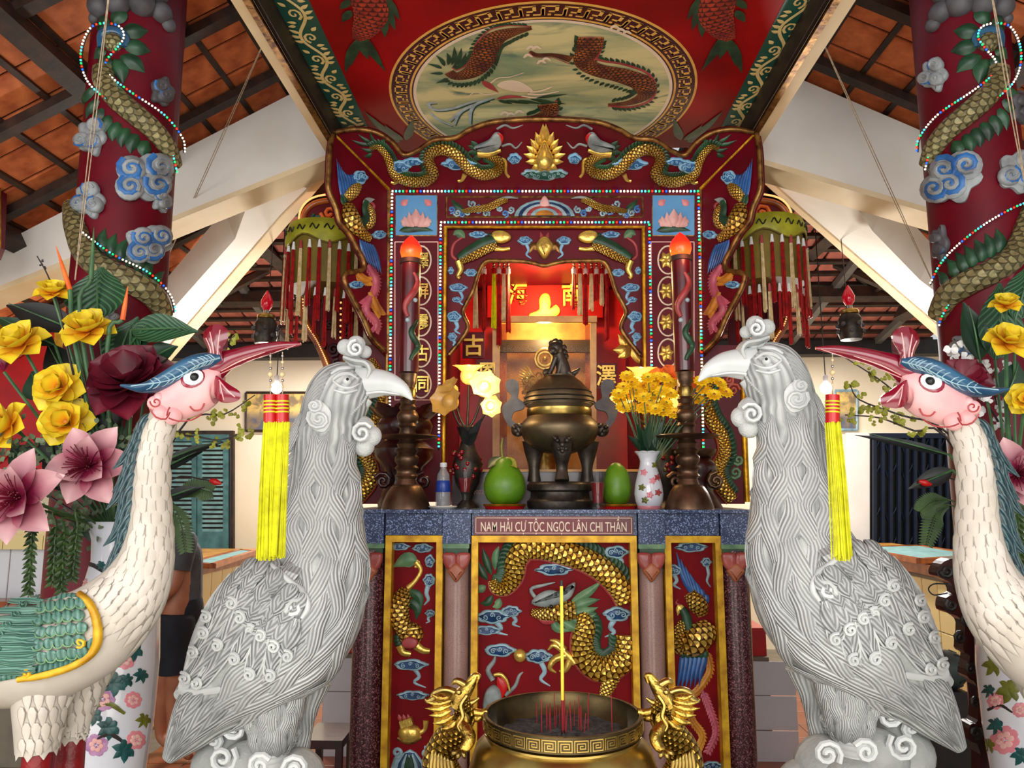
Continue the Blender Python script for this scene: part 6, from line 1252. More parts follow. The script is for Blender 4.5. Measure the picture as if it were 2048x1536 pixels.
for s in (-1, 1):
    g = (lambda p: [(x, y) for x, y in p]) if s < 0 else (lambda p: [(2240 - x, y) for x, y in p])
    part(t, 'ear_handle', 'grey_ear', slab, PY(YB), cr(g([(1040, 866), (1018, 852), (1006, 830), (1005, 812), (1018, 800), (1022, 790), (1012, 778), (1012, 764), (1024, 758), (1036, 764), (1038, 780), (1036, 796), (1050, 806), (1046, 818), (1028, 824), (1024, 840), (1040, 854)]), 3, True), -.03, smooth=False)
    hb_ = part(t, 'beast_boss', 'bronze_dark', ball, W(g([(1036, 860)])[0][0], 860, YB), 14 * kb, 0, 12, 8)
    for dx, dy in ((-8, -6), (6, -9), (0, 8), (-4, 2)): part(hb_, 'boss_curl', 'bronze_dark', ball, W(g([(1036 + dx, 860 + dy)])[0][0], 860 + dy, YB - .04), 5 * kb, 0, 8, 6)
mb = MB(); tube3(mb, [W(1128, 755, YB), W(1126, 735, YB), W(1120, 716, YB), W(1113, 700, YB)], [16 * kb, 14 * kb, 12 * kb, 11 * kb], 0, 14); li = mb.build('lion', 'bronze_dark', t)
part(li, 'head', 'bronze_dark', ball, W(1111, 697, YB - .01), 15 * kb, 0, 14, 9); part(li, 'muzzle', 'bronze_dark', ball, W(1106, 702, YB - .05), 8 * kb, 0, 10, 7)
for dx, dy in ((-9, -10), (6, -12), (14, -2), (16, 8), (10, 14), (-2, -14), (18, 16)): part(li, 'mane_curl', 'bronze_dark', ball, W(1113 + dx, 697 + dy, YB + .01), 7 * kb, 0, 8, 6)
for p in ([(1112, 715), (1104, 735), (1098, 748)], [(1122, 722), (1118, 740), (1114, 752)], [(1136, 745), (1146, 752), (1150, 754)]): part(li, 'leg', 'bronze_dark', tube3, [W(x, y, YB - .02) for x, y in p], [6 * kb, 5 * kb, 6 * kb], 0, 8)
part(li, 'ball', 'bronze_dark', ball, W(1094, 745, YB), 9 * kb, 0, 10, 7); part(li, 'tail', 'bronze_dark', tube3, [W(1140, 750, YB), W(1152, 744, YB), W(1160, 737, YB)], [5 * kb, 5 * kb, 2 * kb], 0, 8)
# candlesticks with dragon candles
def candlestick(ax, lab, lab2, lab3, Y=3.63, side=1):
    t = onaltar('candlestick', lab, 'candlestick', ax, Y, 'pair of bronze candlesticks')
    lat(t, 'foot', 'bronze_brown', ax, Y, [(1021, 49), (1012, 48), (1000, 44), (985, 38), (974, 31), (970, 27), (966, 0)])
    lat(t, 'stem', 'bronze_brown', ax, Y, [(970, 22), (958, 18), (952, 23), (946, 19), (940, 20), (936, 25), (930, 19), (922, 24), (914, 24), (908, 18), (902, 23), (896, 17), (888, 21), (882, 16), (876, 15), (866, 17), (858, 15), (852, 19), (846, 16), (840, 20), (832, 22), (826, 20), (820, 15), (814, 18), (808, 14), (800, 17), (796, 13), (782, 13), (770, 13), (766, 16), (758, 16), (752, 17), (747, 18), (744, 0)], 28)
    lat(t, 'drip_tray', 'bronze_brown', ax, Y, [(879, 14), (876, 60), (873, 64), (871, 62), (874, 14)], 40)
    lat(t, 'socket_ring', 'brass', ax, Y, [(795, 14.5), (790, 15.5), (778, 15.5), (775, 14.5)], 24)
    p0 = W(ax, 1000, Y); k = mpp(p0); c = thing('dragon_candle', lab2, 'candle', Vector((p0.x, Y, zrow(744, Y))), 'pair of red dragon candles'); r = 20 * k
    lat(c, 'shaft', 'candle_red', ax, Y, [(744, 20), (525, 20), (524, 0)], 24); lat(c, 'collar', 'wood_dark', ax, Y, [(527, 20.5), (526, 22), (517, 22), (516, 18)], 24)
    S = Cyl(p0.x, Y, r); xx = lambda y: ax + (ax - 1077) * (y - 1000) / 10400
    for ph_ in (0, 3.1):
        path = [(xx(y) + (11 * sin((y - 540) / 16) if not ph_ else 8 + 6 * sin(y / 9)), y) for y in (range(545, 640, 8) if not ph_ else range(640, 728, 8))]; dr = part(c, 'dragon', 'green' if ph_ else 'rose', tube, S, path, [3, 6, 7, 6, 4], 0, 8, .9, .3, 3)
        for i in range(1, len(path) - 1, 2): part(dr, 'fin', 'green', leaf, S, [path[i], (path[i][0] + 6, path[i][1] - 8)], 4, n=3, ac=3)
    for i, (dx, y) in enumerate(((8, 600), (-6, 640), (6, 668))): part(c, 'cloud_boss', 'cloud_white', ball, S.at(xx(y) + dx, y)[0], 5 * k, 0, 8, 6)
    for i in range(5): a = i * 2 * pi / 5 - 1.57; q = Vector((p0.x + cos(a) * r * .7, Y + sin(a) * r * .7, zrow(742, Y))); part(c, 'foot_wave', 'horn', leaf3, q, q + Vector((0, 0, 24 * k)), (cos(a), sin(a), 0), 13 * k, cup=-.3)
    b = thing('flame_lamp', lab3, 'lamp', Vector((p0.x, Y, zrow(519, Y))), 'pair of red flame bulbs')
    lat(b, 'bulb', 'flame_bulb', ax, Y, [(520, 13), (512, 19), (502, 22), (492, 21), (482, 15), (474, 8), (468, 1)], 24, base=False)
    point('flame_glow', W(ax + 2, 498, Y - .12), .6, (1, .25, .1), .03)
candlestick(812, 'bronze candlestick with wide drip tray left of the big censer', 'red dragon candle on the left candlestick', 'glowing red flame bulb on the left candle')
candlestick(1378, 'bronze candlestick with wide drip tray right of the flower vase', 'red dragon candle on the right candlestick', 'glowing red flame bulb on the right candle')
for ax, lab in ((806, 'dark carved wooden offering stand behind the left candlestick'), (1392, 'dark carved wooden offering stand behind the right candlestick')):
    t = onaltar('offering_stand', lab, 'stand', ax, 3.93); k = mpp(W(ax, 900, 3.93))
    if ax < 1000:
        lat(t, 'bowl', 'wood_red', ax, 3.93, [(880, 30), (868, 52), (850, 56), (838, 50), (828, 60), (820, 66), (824, 58), (840, 20)]); lat(t, 'stem', 'wood_red', ax, 3.93, [(1021, 50), (1004, 50), (990, 44), (960, 34), (935, 40), (915, 58), (898, 60), (884, 44), (878, 30)])
        for i in range(8): a = i * pi / 4 + .2; q = Vector((X(ax, 1000, 3.93) + cos(a) * 60 * k, 3.93 + sin(a) * 60 * k, zrow(830, 3.93))); part(t, 'rim_petal', 'wood_red', leaf3, q, q + Vector((cos(a) * 10 * k, sin(a) * 10 * k, 24 * k)), (-cos(a), -sin(a), .2), 22 * k, curl=-.3)
    else:
        lat(t, 'stem', 'wood_red', ax, 3.93, [(1021, 52), (1004, 46), (985, 34), (960, 34), (940, 44), (925, 40), (915, 30)]); lat(t, 'bowl', 'bronze_brown', ax, 3.93, [(916, 30), (908, 42), (900, 44), (903, 36), (912, 10)])
    for s in (-1, 1): part(t, 'carved_scroll', 'bronze_brown' if ax > 1000 else 'wood_red', tube, PY(3.83), spir(ax + s * 40, 962, 18, 1.6, 1, s, 14), 4.5, 0, 8, 1, 0, 1)
# fruit, drinks
def pomelo(ax, Y, prof, lab, lab2, sc=(1, 1), tilt=0):
    d = onaltar('fruit_dish', lab2, 'dish', ax, Y); lat(d, 'dish', 'bright_red', ax, Y, [(1021, 26), (1018, 38), (1011, 42), (1009, 41), (1013, 30), (1014, 0)]); lat(d, 'gilt_rim', 'gold_leaf', ax, Y, [(1012, 42), (1010, 43), (1008, 42)], 32)
    t = thing('pomelo', lab, 'fruit', Vector((X(ax, 1000, Y), Y, zrow(1012, Y)))); lat(t, 'fruit', 'pomelo', ax, Y, prof, 32, sc); return t
p = pomelo(1009, 3.66, [(1011, 14), (1006, 27), (998, 36), (984, 41), (970, 42), (955, 39), (942, 32), (932, 25), (924, 19), (918, 13), (914, 4)], 'round green pomelo with stalk and leaf left of the censer', 'red and gilt dish under the round pomelo')
k = mpp(W(1009, 950, 3.66)); part(p, 'stalk', 'leaf_lime', tube3, [W(1005, 916, 3.66), W(1003, 895, 3.66), W(1005, 876, 3.65)], [3 * k, 2.2 * k, 1 * k])
part(p, 'leaf', 'leaf_dark', leaf3, W(1003, 914, 3.66), W(976, 936, 3.62), (0, -.6, 1), .035); part(p, 'leaf', 'leaf_lime', leaf3, W(1006, 914, 3.66), W(1034, 936, 3.6), (.3, -.8, .6), .03)
p = pomelo(1234, 3.68, [(1011, 12), (1004, 22), (992, 27), (975, 29), (958, 27), (944, 22), (934, 16), (927, 8), (925, 2)], 'oblong green pomelo right of the censer', 'red dish under the oblong pomelo')
t = onaltar('saucer', 'white saucer under the water bottle', 'saucer', 886, 3.6); lat(t, 'saucer', 'white', 886, 3.6, [(1021, 16), (1018, 24), (1013, 29), (1012, 28), (1015, 14), (1016, 0)])
t = thing('water_bottle', 'small clear water bottle with blue label beside the left candlestick', 'bottle', Vector((X(886, 1000, 3.6), 3.6, zrow(1016, 3.6))))
lat(t, 'bottle', 'bottle_glass', 886, 3.6, [(1014, 14), (1010, 15), (990, 15), (975, 14), (960, 13), (948, 12), (942, 8), (936, 6), (932, 6)], 24); lat(t, 'label', 'label_blue', 886, 3.6, [(984, 14.6), (983, 15.2), (962, 14), (961, 13.3)], 24); lat(t, 'cap', 'plastic_white', 886, 3.6, [(934, 6.5), (933, 7), (926, 7), (925, 5)], 16)
for ax, Y, lab, prof, lq in ((930, 3.6, 'small stemmed glass of dark red drink beside the water bottle', [(1020, 13), (1012, 13), (1004, 7), (996, 6), (985, 10), (965, 14), (945, 16), (938, 17)], [(984, 9), (966, 13), (956, 14), (955, 0)]), (1196, 3.58, 'tall glass of dark red drink in front of the oblong pomelo', [(1020, 15), (1010, 15), (1000, 11), (985, 12), (965, 15), (948, 18), (942, 18)], [(1006, 10), (985, 11.5), (966, 14), (964, 0)])):
    t = onaltar('drinking_glass', lab, 'glass', ax, Y); lat(t, 'glass', 'glass', ax, Y, prof, 24); lat(t, 'drink', 'red_glass', ax, Y, lq, 24)
# electric flower lamps
def blossom(parent, name, mat, c, d, r, n=7, cup=.5, dim=False):
    d = Vector(d).normalized(); u = d.orthogonal().normalized(); v = d.cross(u)
    for i in range(n):
        a = 2 * pi * i / n; e = u * cos(a) + v * sin(a); part(parent, name, mat, leaf3, c, c + e * r * .85 + d * r * cup, d, r * .5, curl=-.15, cup=.25, blunt=.22, n=6, ac=4)
def flowerlamp(ax, Y, heads, lab, glow_p):
    t = onaltar('flower_lamp', lab, 'lamp', ax, Y, 'flower shaped altar lamps'); k = mpp(W(ax, 900, Y))
    lat(t, 'vase', 'bronze_dark', ax, Y, [(1021, 24), (1012, 22), (1000, 10), (985, 14), (965, 24), (930, 30), (915, 26), (900, 18), (880, 12), (865, 18), (855, 22), (852, 18), (860, 8)], 24)
    rn_ = random.Random(ax)
    for i in range(30): a = rn_.random() * 6.28; y = rn_.uniform(905, 955); part(t, 'glass_grape', 'red_glass' if i % 3 else 'bronze', ball, W(ax, y, Y) + Vector((cos(a) * 27 * k, sin(a) * 27 * k, 0)), 5 * k, 0, 8, 5)
    for x, y, d, r, m in heads:
        c = W(x, y, Y - .03); mb = MB(); tube3(mb, [W(ax, 860, Y), W((x + ax) / 2, (y + 860) / 2 + 14, Y), c], [3 * k, 2.5 * k, 2 * k]); mb.build('arm', 'bronze_dark', t)
        part(t, 'shade_cup', m, ball, c, r * k * .5, 0, 12, 8); blossom(t, 'shade_petal', m, c, d, r * k, 7, .75)
        if m == 'lamp_petal': part(t, 'bulb', 'tube_lamp', ball, c + Vector(d).normalized() * r * k * .45, 6 * k, 0, 8, 6)
    for x, y in ((ax - 14, 880), (ax + 16, 890), (ax + 24, 862)): part(t, 'leaf', 'leaf_black', leaf3, W(ax, 890, Y - .04), W(x + 6, y - 26, Y - .1), (0, -1, .2), 9 * k)
    point('flower_lamp_glow', W(glow_p[0], glow_p[1], Y - .15), 2.2, (1, .72, .34), .05)
flowerlamp(934, 3.85, [(938, 752, (0, -.2, 1), 36, 'lamp_petal'), (968, 778, (.2, -1, .4), 34, 'lamp_petal'), (900, 805, (-.4, -1, .2), 36, 'lamp_petal_dim'), (978, 812, (.4, -1, -.1), 24, 'lamp_petal'), (905, 780, (-.5, -.6, .6), 24, 'lamp_petal_dim')], 'amber glass flower lamp left of the censer', (955, 770))
flowerlamp(1330, 3.95, [(1282, 755, (0, -.2, 1), 34, 'lamp_petal'), (1246, 806, (-.3, -1, .2), 28, 'lamp_petal'), (1328, 806, (.2, -1, .1), 30, 'lamp_petal')], 'amber glass flower lamp behind the yellow chrysanthemums', (1285, 790))
# flower vase and cut flowers
YV = 3.62; t = onaltar('flower_vase', 'white porcelain vase painted with pink flowers on the altar', 'vase', 1298, YV); kv = mpp(W(1298, 950, YV))
lat(t, 'foot_ring', 'porcelain_pink', 1298, YV, [(1021, 22), (1013, 24), (1010, 23)]); vb = MB(); p0 = W(1298, 1000, YV)
pr = [(23, 1012), (27, 1002), (29, 988), (27, 970), (22, 950), (17, 932), (16, 922), (19, 913), (24, 906)]; lathe(vb, p0.x, YV, [(r * kv, max(zrow(y, YV), ZT)) for r, y in pr], 32); vb.build('body', 'porcelain', t); SVv = Skin(vb, YV)
for i in range(9): a = 2 * pi * i / 9; q = Vector((p0.x + cos(a) * 23 * kv, YV + sin(a) * 23 * kv, zrow(908, YV))); part(t, 'rim_scallop', 'porcelain', leaf3, q, q + Vector((cos(a) * 5 * kv, sin(a) * 5 * kv, 5 * kv)), (-cos(a), -sin(a), .5), 9 * kv)
for x, y, mt in ((1288, 945, 'porcelain_pink'), (1305, 962, 'porcelain_pink'), (1315, 955, 'rose'), (1300, 990, 'porcelain_pink'), (1316, 985, 'rose'), (1310, 930, 'olive_leaf'), (1284, 975, 'olive_leaf'), (1290, 1000, 'olive_leaf')): mb = MB(); [leaf(mb, SVv, [(x, y), (x + 8 * cos(a), y + 8 * sin(a))], 3, n=4, ac=3) for a in (0, 1.2, 2.5, 3.7, 5)]; mb.build('painted_flower', mt, t)
rn = random.Random(11); hp = []
for i in range(36):
    for _ in range(60):
        x, y = (rn.uniform(1236, 1350), rn.uniform(752, 830)) if i < 29 else (rn.uniform(1392, 1452), rn.uniform(755, 805))
        if all((x - a) ** 2 + (y - b) ** 2 > 17 ** 2 for a, b in hp): break
    hp.append((x, y))
words = ['leftmost', 'second', 'third', 'fourth', 'fifth', 'sixth', 'seventh', 'eighth', 'ninth', 'tenth']
for i, (x, y) in enumerate(hp):
    lab = 'small yellow chrysanthemum in the bunch in the painted vase' if i < 29 else 'small yellow chrysanthemum right of the right candlestick'
    Y = YV + rn.uniform(-.06, .14); c = W(x, y, Y); b = W(1298 + rn.uniform(-10, 10), 915, YV); t = thing('chrysanthemum', lab, 'flower', b, 'yellow chrysanthemums in the painted vase' if i < 29 else 'yellow chrysanthemums beside the right candlestick')
    part(t, 'stem', 'stem_green', tube3, [b - Vector((0, 0, .06)), b + (c - b) * .5 + Vector((rn.uniform(-.01, .01), 0, 0)), c], .0028, 0, 5)
    d = Vector((rn.uniform(-.4, .4), -.9, .7)).normalized(); u = d.orthogonal().normalized(); v = d.cross(u); mb = MB()
    for ly in range(3):
        for j in range(11 - ly * 2): a = 2 * pi * j / (11 - ly * 2) + ly; e = u * cos(a) + v * sin(a); R = (17 - ly * 3.6) * kv; leaf3(mb, c + d * ly * .003, c + e * R + d * (R * (.1 + .3 * ly)), d, 4.2 * kv, n=4, ac=2, blunt=.2)
    mb.build('petals', 'chrys', t); part(t, 'centre', 'leaf_lime' if i % 3 == 0 else 'flame_yellow', ball, c + d * .006, 3.5 * kv, 0, 8, 5)
t = onaltar('leafy_sprigs', 'dark green leafy sprigs at the neck of the painted vase', 'foliage', 1290, YV + .05)
for i in range(14): x, y = rn.uniform(1256, 1340), rn.uniform(830, 905); part(t, 'leaf', 'leaf_dark', leaf3, W(1298 + rn.uniform(-8, 8), 908, YV), W(x, y, YV + rn.uniform(-.08, .1)), (0, -1, .4), 9 * kv)
for x, y, r, lab in ((1312, 752, 24, 'left orange lily behind the right candlestick'), (1340, 748, 26, 'middle orange lily behind the right candlestick'), (1392, 768, 20, 'right orange lily behind the right candlestick')):
    c = W(x, y, 3.9); t = thing('orange_lily', lab, 'flower', W(1340, 920, 3.9), 'orange lilies on the altar'); blossom(t, 'petal', 'orange_petal', c, (0, -1, .5), r * kv, 6, .3); part(t, 'stem', 'stem_green', tube3, [W(1345, 930, 3.95), W((x + 1345) / 2, 850, 3.93), c], .004, 0, 6)
# ------------------------------------------------------------------ large brass incense pot in the foreground
YF = 1.75; ctr = W(1125, 1424, YF); KF = mpp(ctr); zr = ctr.z; RF = 158 * KF
pot = thing('incense_pot', 'large round brass incense pot with key pattern rim and dragon handles in the foreground', 'incense pot', Vector((ctr.x, YF, 0)))
part(pot, 'rim_band', 'brass_dark', lathe, ctr.x, YF, [(RF * .92, zr - 30 * KF), (RF, zr - 29 * KF), (RF * 1.0, zr - 2 * KF), (RF * 1.0, zr), (RF * .97, zr + 1 * KF), (RF * .955, zr), (RF * .95, zr - 10 * KF), (RF * .86, zr - 34 * KF), (RF * .8, zr - 46 * KF)], 64, 0, caps=False)
part(pot, 'body', 'brass', lathe, ctr.x, YF, [(RF * .3, zr - .36), (RF * .8, zr - .33), (RF * 1.16, zr - .22), (RF * 1.22, zr - .14), (RF * 1.1, zr - 64 * KF), (RF * .97, zr - 44 * KF), (RF * .93, zr - 38 * KF), (RF * .93, zr - 29 * KF)], 64, 0, caps=False)
part(pot, 'neck_ring', 'brass', lathe, ctr.x, YF, [(RF * .95, zr - 42 * KF), (RF * .985, zr - 38 * KF), (RF * .985, zr - 34 * KF), (RF * .95, zr - 31 * KF)], 64, caps=False)
ash = MB(); rings = []; rn = random.Random(2)
for i in range(9): rings.append([Vector((ctr.x + cos(a) * RF * .84 * i / 8, YF + sin(a) * RF * .84 * i / 8, zr - 38 * KF + rn.uniform(-.004, .006) - (i / 8) ** 2 * .006)) for a in [2 * pi * j / 40 for j in range(40)]])
loft(ash, rings, 0, False); ash.build('ash', 'ash', pot, kind='stuff')
mk = MB(); NK = 34
for i in range(NK):
    for pl in ([(.06, .1), (.06, .9), (.9, .9), (.9, .1), (.22, .1), (.22, .7), (.74, .7), (.74, .32), (.4, .32), (.4, .52), (.58, .52)],):
        for (a0, h0), (a1, h1) in zip(pl, pl[1:]):
            w, hw = .028, .045; q = []
            for a, h in ((min(a0, a1) - w, min(h0, h1) - hw), (max(a0, a1) + w, min(h0, h1) - hw), (max(a0, a1) + w, max(h0, h1) + hw), (min(a0, a1) - w, max(h0, h1) + hw)): q.append((2 * pi * (i + a) / NK, zr - (26.5 - 23 * h) * KF))
            mk.add([(ctr.x + cos(a) * RF * .999, YF + sin(a) * RF * .999, z) for a, z in q] + [(ctr.x + cos(a) * RF * 1.008, YF + sin(a) * RF * 1.008, z) for a, z in q], BF)
mk.build('key_pattern', 'brass', pot, False, kind='stuff')
for k in range(3): a = -pi / 2 + .5 + k * 2 * pi / 3; p = Vector((ctr.x + cos(a) * RF * .8, YF + sin(a) * RF * .8, zr - .3)); part(pot, 'foot', 'brass', tube3, [p, p + Vector((cos(a) * .04, sin(a) * .04, -.1)), p + Vector((cos(a) * .02, sin(a) * .02, -.2))], [.05, .035, .045], 0, 14)
t = thing('pot_plinth', 'dark plinth under the brass incense pot', 'plinth', Vector((ctr.x, YF, 0))); part(t, 'block', 'wood_red', lathe, ctr.x, YF, [(.26, 0), (.26, .06), (.2, .1), (.2, zr - .6), (.25, zr - .55), (.25, zr - .51)], 32)
for mir in (0, 1):
    f = (lambda p: mx(p, 2250)) if mir else (lambda p: list(p)); S = PY(YF - .02)
    def T(pts): return [W(x, y, YF + (q[0] if q else 0)) for x, y, *q in f(pts)]
    d = part(pot, 'dragon_handle', 'brass_scale', tube3, T([(960, 1600), (905, 1580), (880, 1530), (888, 1490), (912, 1458), (930, 1432), (922, 1404)]), [40 * KF, 40 * KF, 36 * KF, 30 * KF, 26 * KF, 22 * KF, 18 * KF], 0, 18, 5, 1, 1.0)
    part(d, 'snout', 'brass_relief', tube3, T([(908, 1410), (926, 1388), (942, 1368), (954, 1348)]), [20 * KF, 16 * KF, 10 * KF, 4 * KF], 0, 12); part(d, 'jaw', 'brass_relief', tube3, T([(915, 1420), (936, 1432), (958, 1436), (966, 1430)]), [15 * KF, 10 * KF, 7 * KF, 3 * KF], 0, 12)
    part(d, 'nose_curl', 'brass_relief', tube3, T([(936, 1366), (948, 1352), (958, 1352), (954, 1366)]), [6 * KF, 6 * KF, 5 * KF, 3 * KF]); part(d, 'tongue', 'brass', tube3, T([(928, 1408), (946, 1404), (958, 1396)]), [7 * KF, 5 * KF, 2 * KF])
    part(d, 'eye', 'brass', ball, W(f([(918, 1384)])[0][0], 1384, YF - .04), 6 * KF)
    for p in ([(912, 1386), (892, 1380), (872, 1384), (862, 1394)], [(906, 1398), (880, 1392), (858, 1402), (850, 1398)], [(930, 1370), (914, 1362), (904, 1368)]): part(d, 'horn', 'brass', tube3, T(p), [8 * KF, 8 * KF, 6 * KF, 3 * KF])
    for a, b in (((905, 1400), (852, 1404)), ((904, 1410), (850, 1416)), ((904, 1420), (858, 1430)), ((908, 1430), (866, 1446)), ((900, 1394), (862, 1388)), ((915, 1440), (884, 1458)), ((930, 1424), (936, 1452)), ((920, 1430), (922, 1456))):
        part(d, 'mane', 'brass_relief', leaf, PY(YF - .03), f([a, ((a[0] + b[0]) / 2, (a[1] + b[1]) / 2 + 5), b]), 8, h=.6, ribs=1)
    part(d, 'whisker', 'brass', tube, PY(YF - .055), f([(934, 1390), (922, 1410), (926, 1432), (916, 1450), (920, 1462)]), [4, 4, 4, 3, 2], 0, 6, 1, 0)
    part(d, 'foreleg', 'brass_relief', tube3, T([(925, 1452, -.03), (940, 1474, -.05), (932, 1494, -.06), (918, 1502, -.06)]), [14 * KF, 12 * KF, 10 * KF, 6 * KF], 0, 12)
    for dx, dy in ((-14, 8), (-6, 14), (6, 12)): part(d, 'claw', 'brass', tube3, T([(922, 1498, -.06), (922 + dx, 1498 + dy, -.075), (922 + dx * 1.3, 1504 + dy, -.07)]), [5 * KF, 5 * KF, 2 * KF])
    for i in range(7): part(d, 'belly_plate', 'brass', leaf, PY(YF - .06), f([(866 + i * 6, 1500 + i * 3), (862 + i * 7, 1530), (860 + i * 9, 1580)]), 5, h=.6)
    part(d, 'bracket', 'brass_relief', tube3, T([(935, 1420), (958, 1426), (975, 1424)]), [9 * KF, 8 * KF, 8 * KF])
def stick(px, py0, py1, w, lab, mats, dy=0.0, lean=0, split=None):
    a = W(px, py1, YF + dy); b = W(px + lean, py0, YF + dy); t = thing('incense_stick', lab, 'incense stick', a, 'incense sticks in the brass pot')
    if split: m_ = W(px + lean * .3, split, YF + dy); part(t, 'rod', mats[0], tube3, [a - Vector((0, 0, .01)), m_], w * KF * .9, 0, 6); part(t, 'incense', mats[1], tube3, [m_, b], w * KF, 0, 8); part(t, 'burnt_tip', 'black', tube3, [b, b + Vector((0, 0, .012))], w * KF * .9, 0, 6)
    else: part(t, 'rod', mats[0], tube3, [a - Vector((0, 0, .01)), b], w * KF, 0, 5)
stick(1126, 1172, 1456, 3.2, 'tall yellow incense stick standing in the brass pot', ('stick_red', 'stick_yellow'), 0, -3, 1400)
rn = random.Random(8)
for i in range(24):
    x = rn.gauss(1128, 38); dy = rn.uniform(-.06, .08); y1 = 1446 - dy * 120; stick(x, y1 - rn.uniform(22, 58), y1 + 4, .95, 'thin red burnt-down incense stick in the brass pot', ('stick_red',), dy, rn.uniform(-3, 3))
# ------------------------------------------------------------------ tall porcelain vases with silk flowers
YVz = 2.62
def bigvase(ax, lab, deco, grp='tall painted porcelain vases'):
    t = thing('floor_vase', lab, 'vase', Vector((X(ax, 1300, YVz), YVz, 0)), grp); k = mpp(W(ax, 1300, YVz)); x = X(ax, 1300, YVz); mb = MB()
    zz = lambda y: zrow(y, YVz); lathe(mb, x, YVz, [(52 * k, 0), (60 * k, .06), (56 * k, .12), (70 * k, zz(1600)), (82 * k, zz(1450)), (85 * k, zz(1330)), (80 * k, zz(1230)), (62 * k, zz(1160)), (54 * k, zz(1120)), (56 * k, zz(1080)), (66 * k, zz(1048)), (70 * k, zz(1042)), (62 * k, zz(1046)), (50 * k, zz(1090))], 40, caps=False); mb.build('body', 'porcelain', t); S = Skin(mb, YVz)
    for kind, px, py, r in deco:
        mb = MB()
        if kind == 'peony':
            for q, hh, no in ((r, 1, 8), (r * .62, 2, 6), (r * .25, 3, 3)):
                for a in range(no): an = a * 6.283 / no + q; poly(mb, S, ell(px + q * .62 * cos(an), py + q * .62 * sin(an), q * .4, q * .36, 9), hh, 1 if hh == 2 else 0, 0, q * .1)
            mb.build('painted_peony', ['peony', 'pink_pale'] if int(px) % 2 else ['porcelain_pink', 'pink_pale'], t)
        elif kind == 'leaf':
            for a in range(6): an = a * 1.05 + py; leaf(mb, S, [(px, py), (px + r * .6 * cos(an) + 3, py + r * .6 * sin(an)), (px + r * cos(an), py + r * sin(an) + 3)], r * .3, h=.12, n=4, ac=3)
            mb.build('painted_leaf', 'teal_leaf' if int(px + py) % 3 else 'olive_leaf', t)
        else:
            tube(mb, S, [(px, py), (px + r * .5, py - r * .2), (px + r, py + r * .1)], [r * .05, r * .08, r * .04], 0, 5, .3, .1); mb.build('painted_branch', 'twig' if kind == 'twig' else 'olive_leaf', t)
    return t
bigvase(228, 'tall white porcelain vase painted with peonies behind the left crane', [('peony', 205, 1398, 26), ('peony', 250, 1318, 22), ('peony', 266, 1400, 18), ('peony', 193, 1490, 24), ('peony', 272, 1480, 20), ('leaf', 226, 1366, 26), ('leaf', 264, 1300, 22), ('leaf', 250, 1360, 16), ('leaf', 215, 1455, 24), ('leaf', 245, 1500, 24), ('leaf', 280, 1350, 16), ('leaf', 185, 1430, 20), ('peony', 160, 1165, 16), ('leaf', 200, 1130, 10), ('branch', 180, 1420, 70), ('twig', 150, 1140, 60), ('twig', 190, 1480, 60), ('leaf', 270, 1270, 14), ('peony', 262, 1258, 9), ('leaf', 285, 1440, 16)])
bigvase(2046, 'tall white porcelain vase painted with flowers behind the right crane', [('leaf', 1985, 1330, 22), ('peony', 1992, 1402, 18), ('leaf', 2016, 1380, 26), ('leaf', 1976, 1380, 14), ('peony', 2010, 1480, 30), ('leaf', 1990, 1450, 18), ('leaf', 2040, 1330, 22), ('peony', 2040, 1420, 16), ('leaf', 1975, 1490, 16), ('leaf', 2040, 1510, 20), ('twig', 1975, 1420, 50)])
def bloom(name, lab, cat, px, py, r, Y, d, layers, mat, vbase, grp, centre=None, stem=True, rim=None, curl=-.12, wide=.5, blunt=.22):
    c = W(px, py, Y); k = mpp(c); R = r * k; t = thing(name, lab, cat, vbase, grp); d = Vector(d).normalized(); u = d.orthogonal().normalized(); v = d.cross(u); rn = random.Random(int(px * 3 + py))
    for li, (n, q, cup) in enumerate(layers):
        a0 = rn.random() * 6
        for i in range(n):
            a = a0 + 2 * pi * i / n + rn.uniform(-.1, .1); e = u * cos(a) + v * sin(a); tip = c + e * R * q * rn.uniform(.92, 1.05) + d * R * cup
            part(t, 'petal', mat, leaf3, c + d * R * .02 * li, tip, d, R * wide * (.6 + .4 * q), curl=curl if li == 0 else .12, cup=.5, blunt=blunt, n=7, ac=6)
    if centre == 'pistil': part(t, 'pistil', 'flame_yellow', ball, c + d * R * .12, R * .13, 0, 10, 7)
    if centre == 'stamens':
        mb = MB()
        for i in range(60): a = rn.random() * 6.28; e = (u * cos(a) + v * sin(a)) * rn.uniform(.1, .5); tube3(mb, [c, c + e * R * .5 + d * R * .3, c + e * R + d * R * .48], R * .012, 0, 4, 2)
        mb.build('stamens', 'dark_red_petal', t, kind='stuff')
    if stem: part(t, 'stem', 'stem_green', tube3, [vbase, (vbase + c) / 2 + Vector((0, .03, 0)), c - d * R * .05], .006, 0, 6)
    return t
vbL = Vector((X(228, 1100, YVz), YVz, zrow(1075, YVz))); vbR = Vector((X(2046, 1100, YVz), YVz, zrow(1075, YVz)))
ML = [(6, 1.0, .1), (5, .8, .5), (4, .42, .7)]; G1 = 'silk flowers in the left vase'; G2 = 'silk flowers in the right vase'
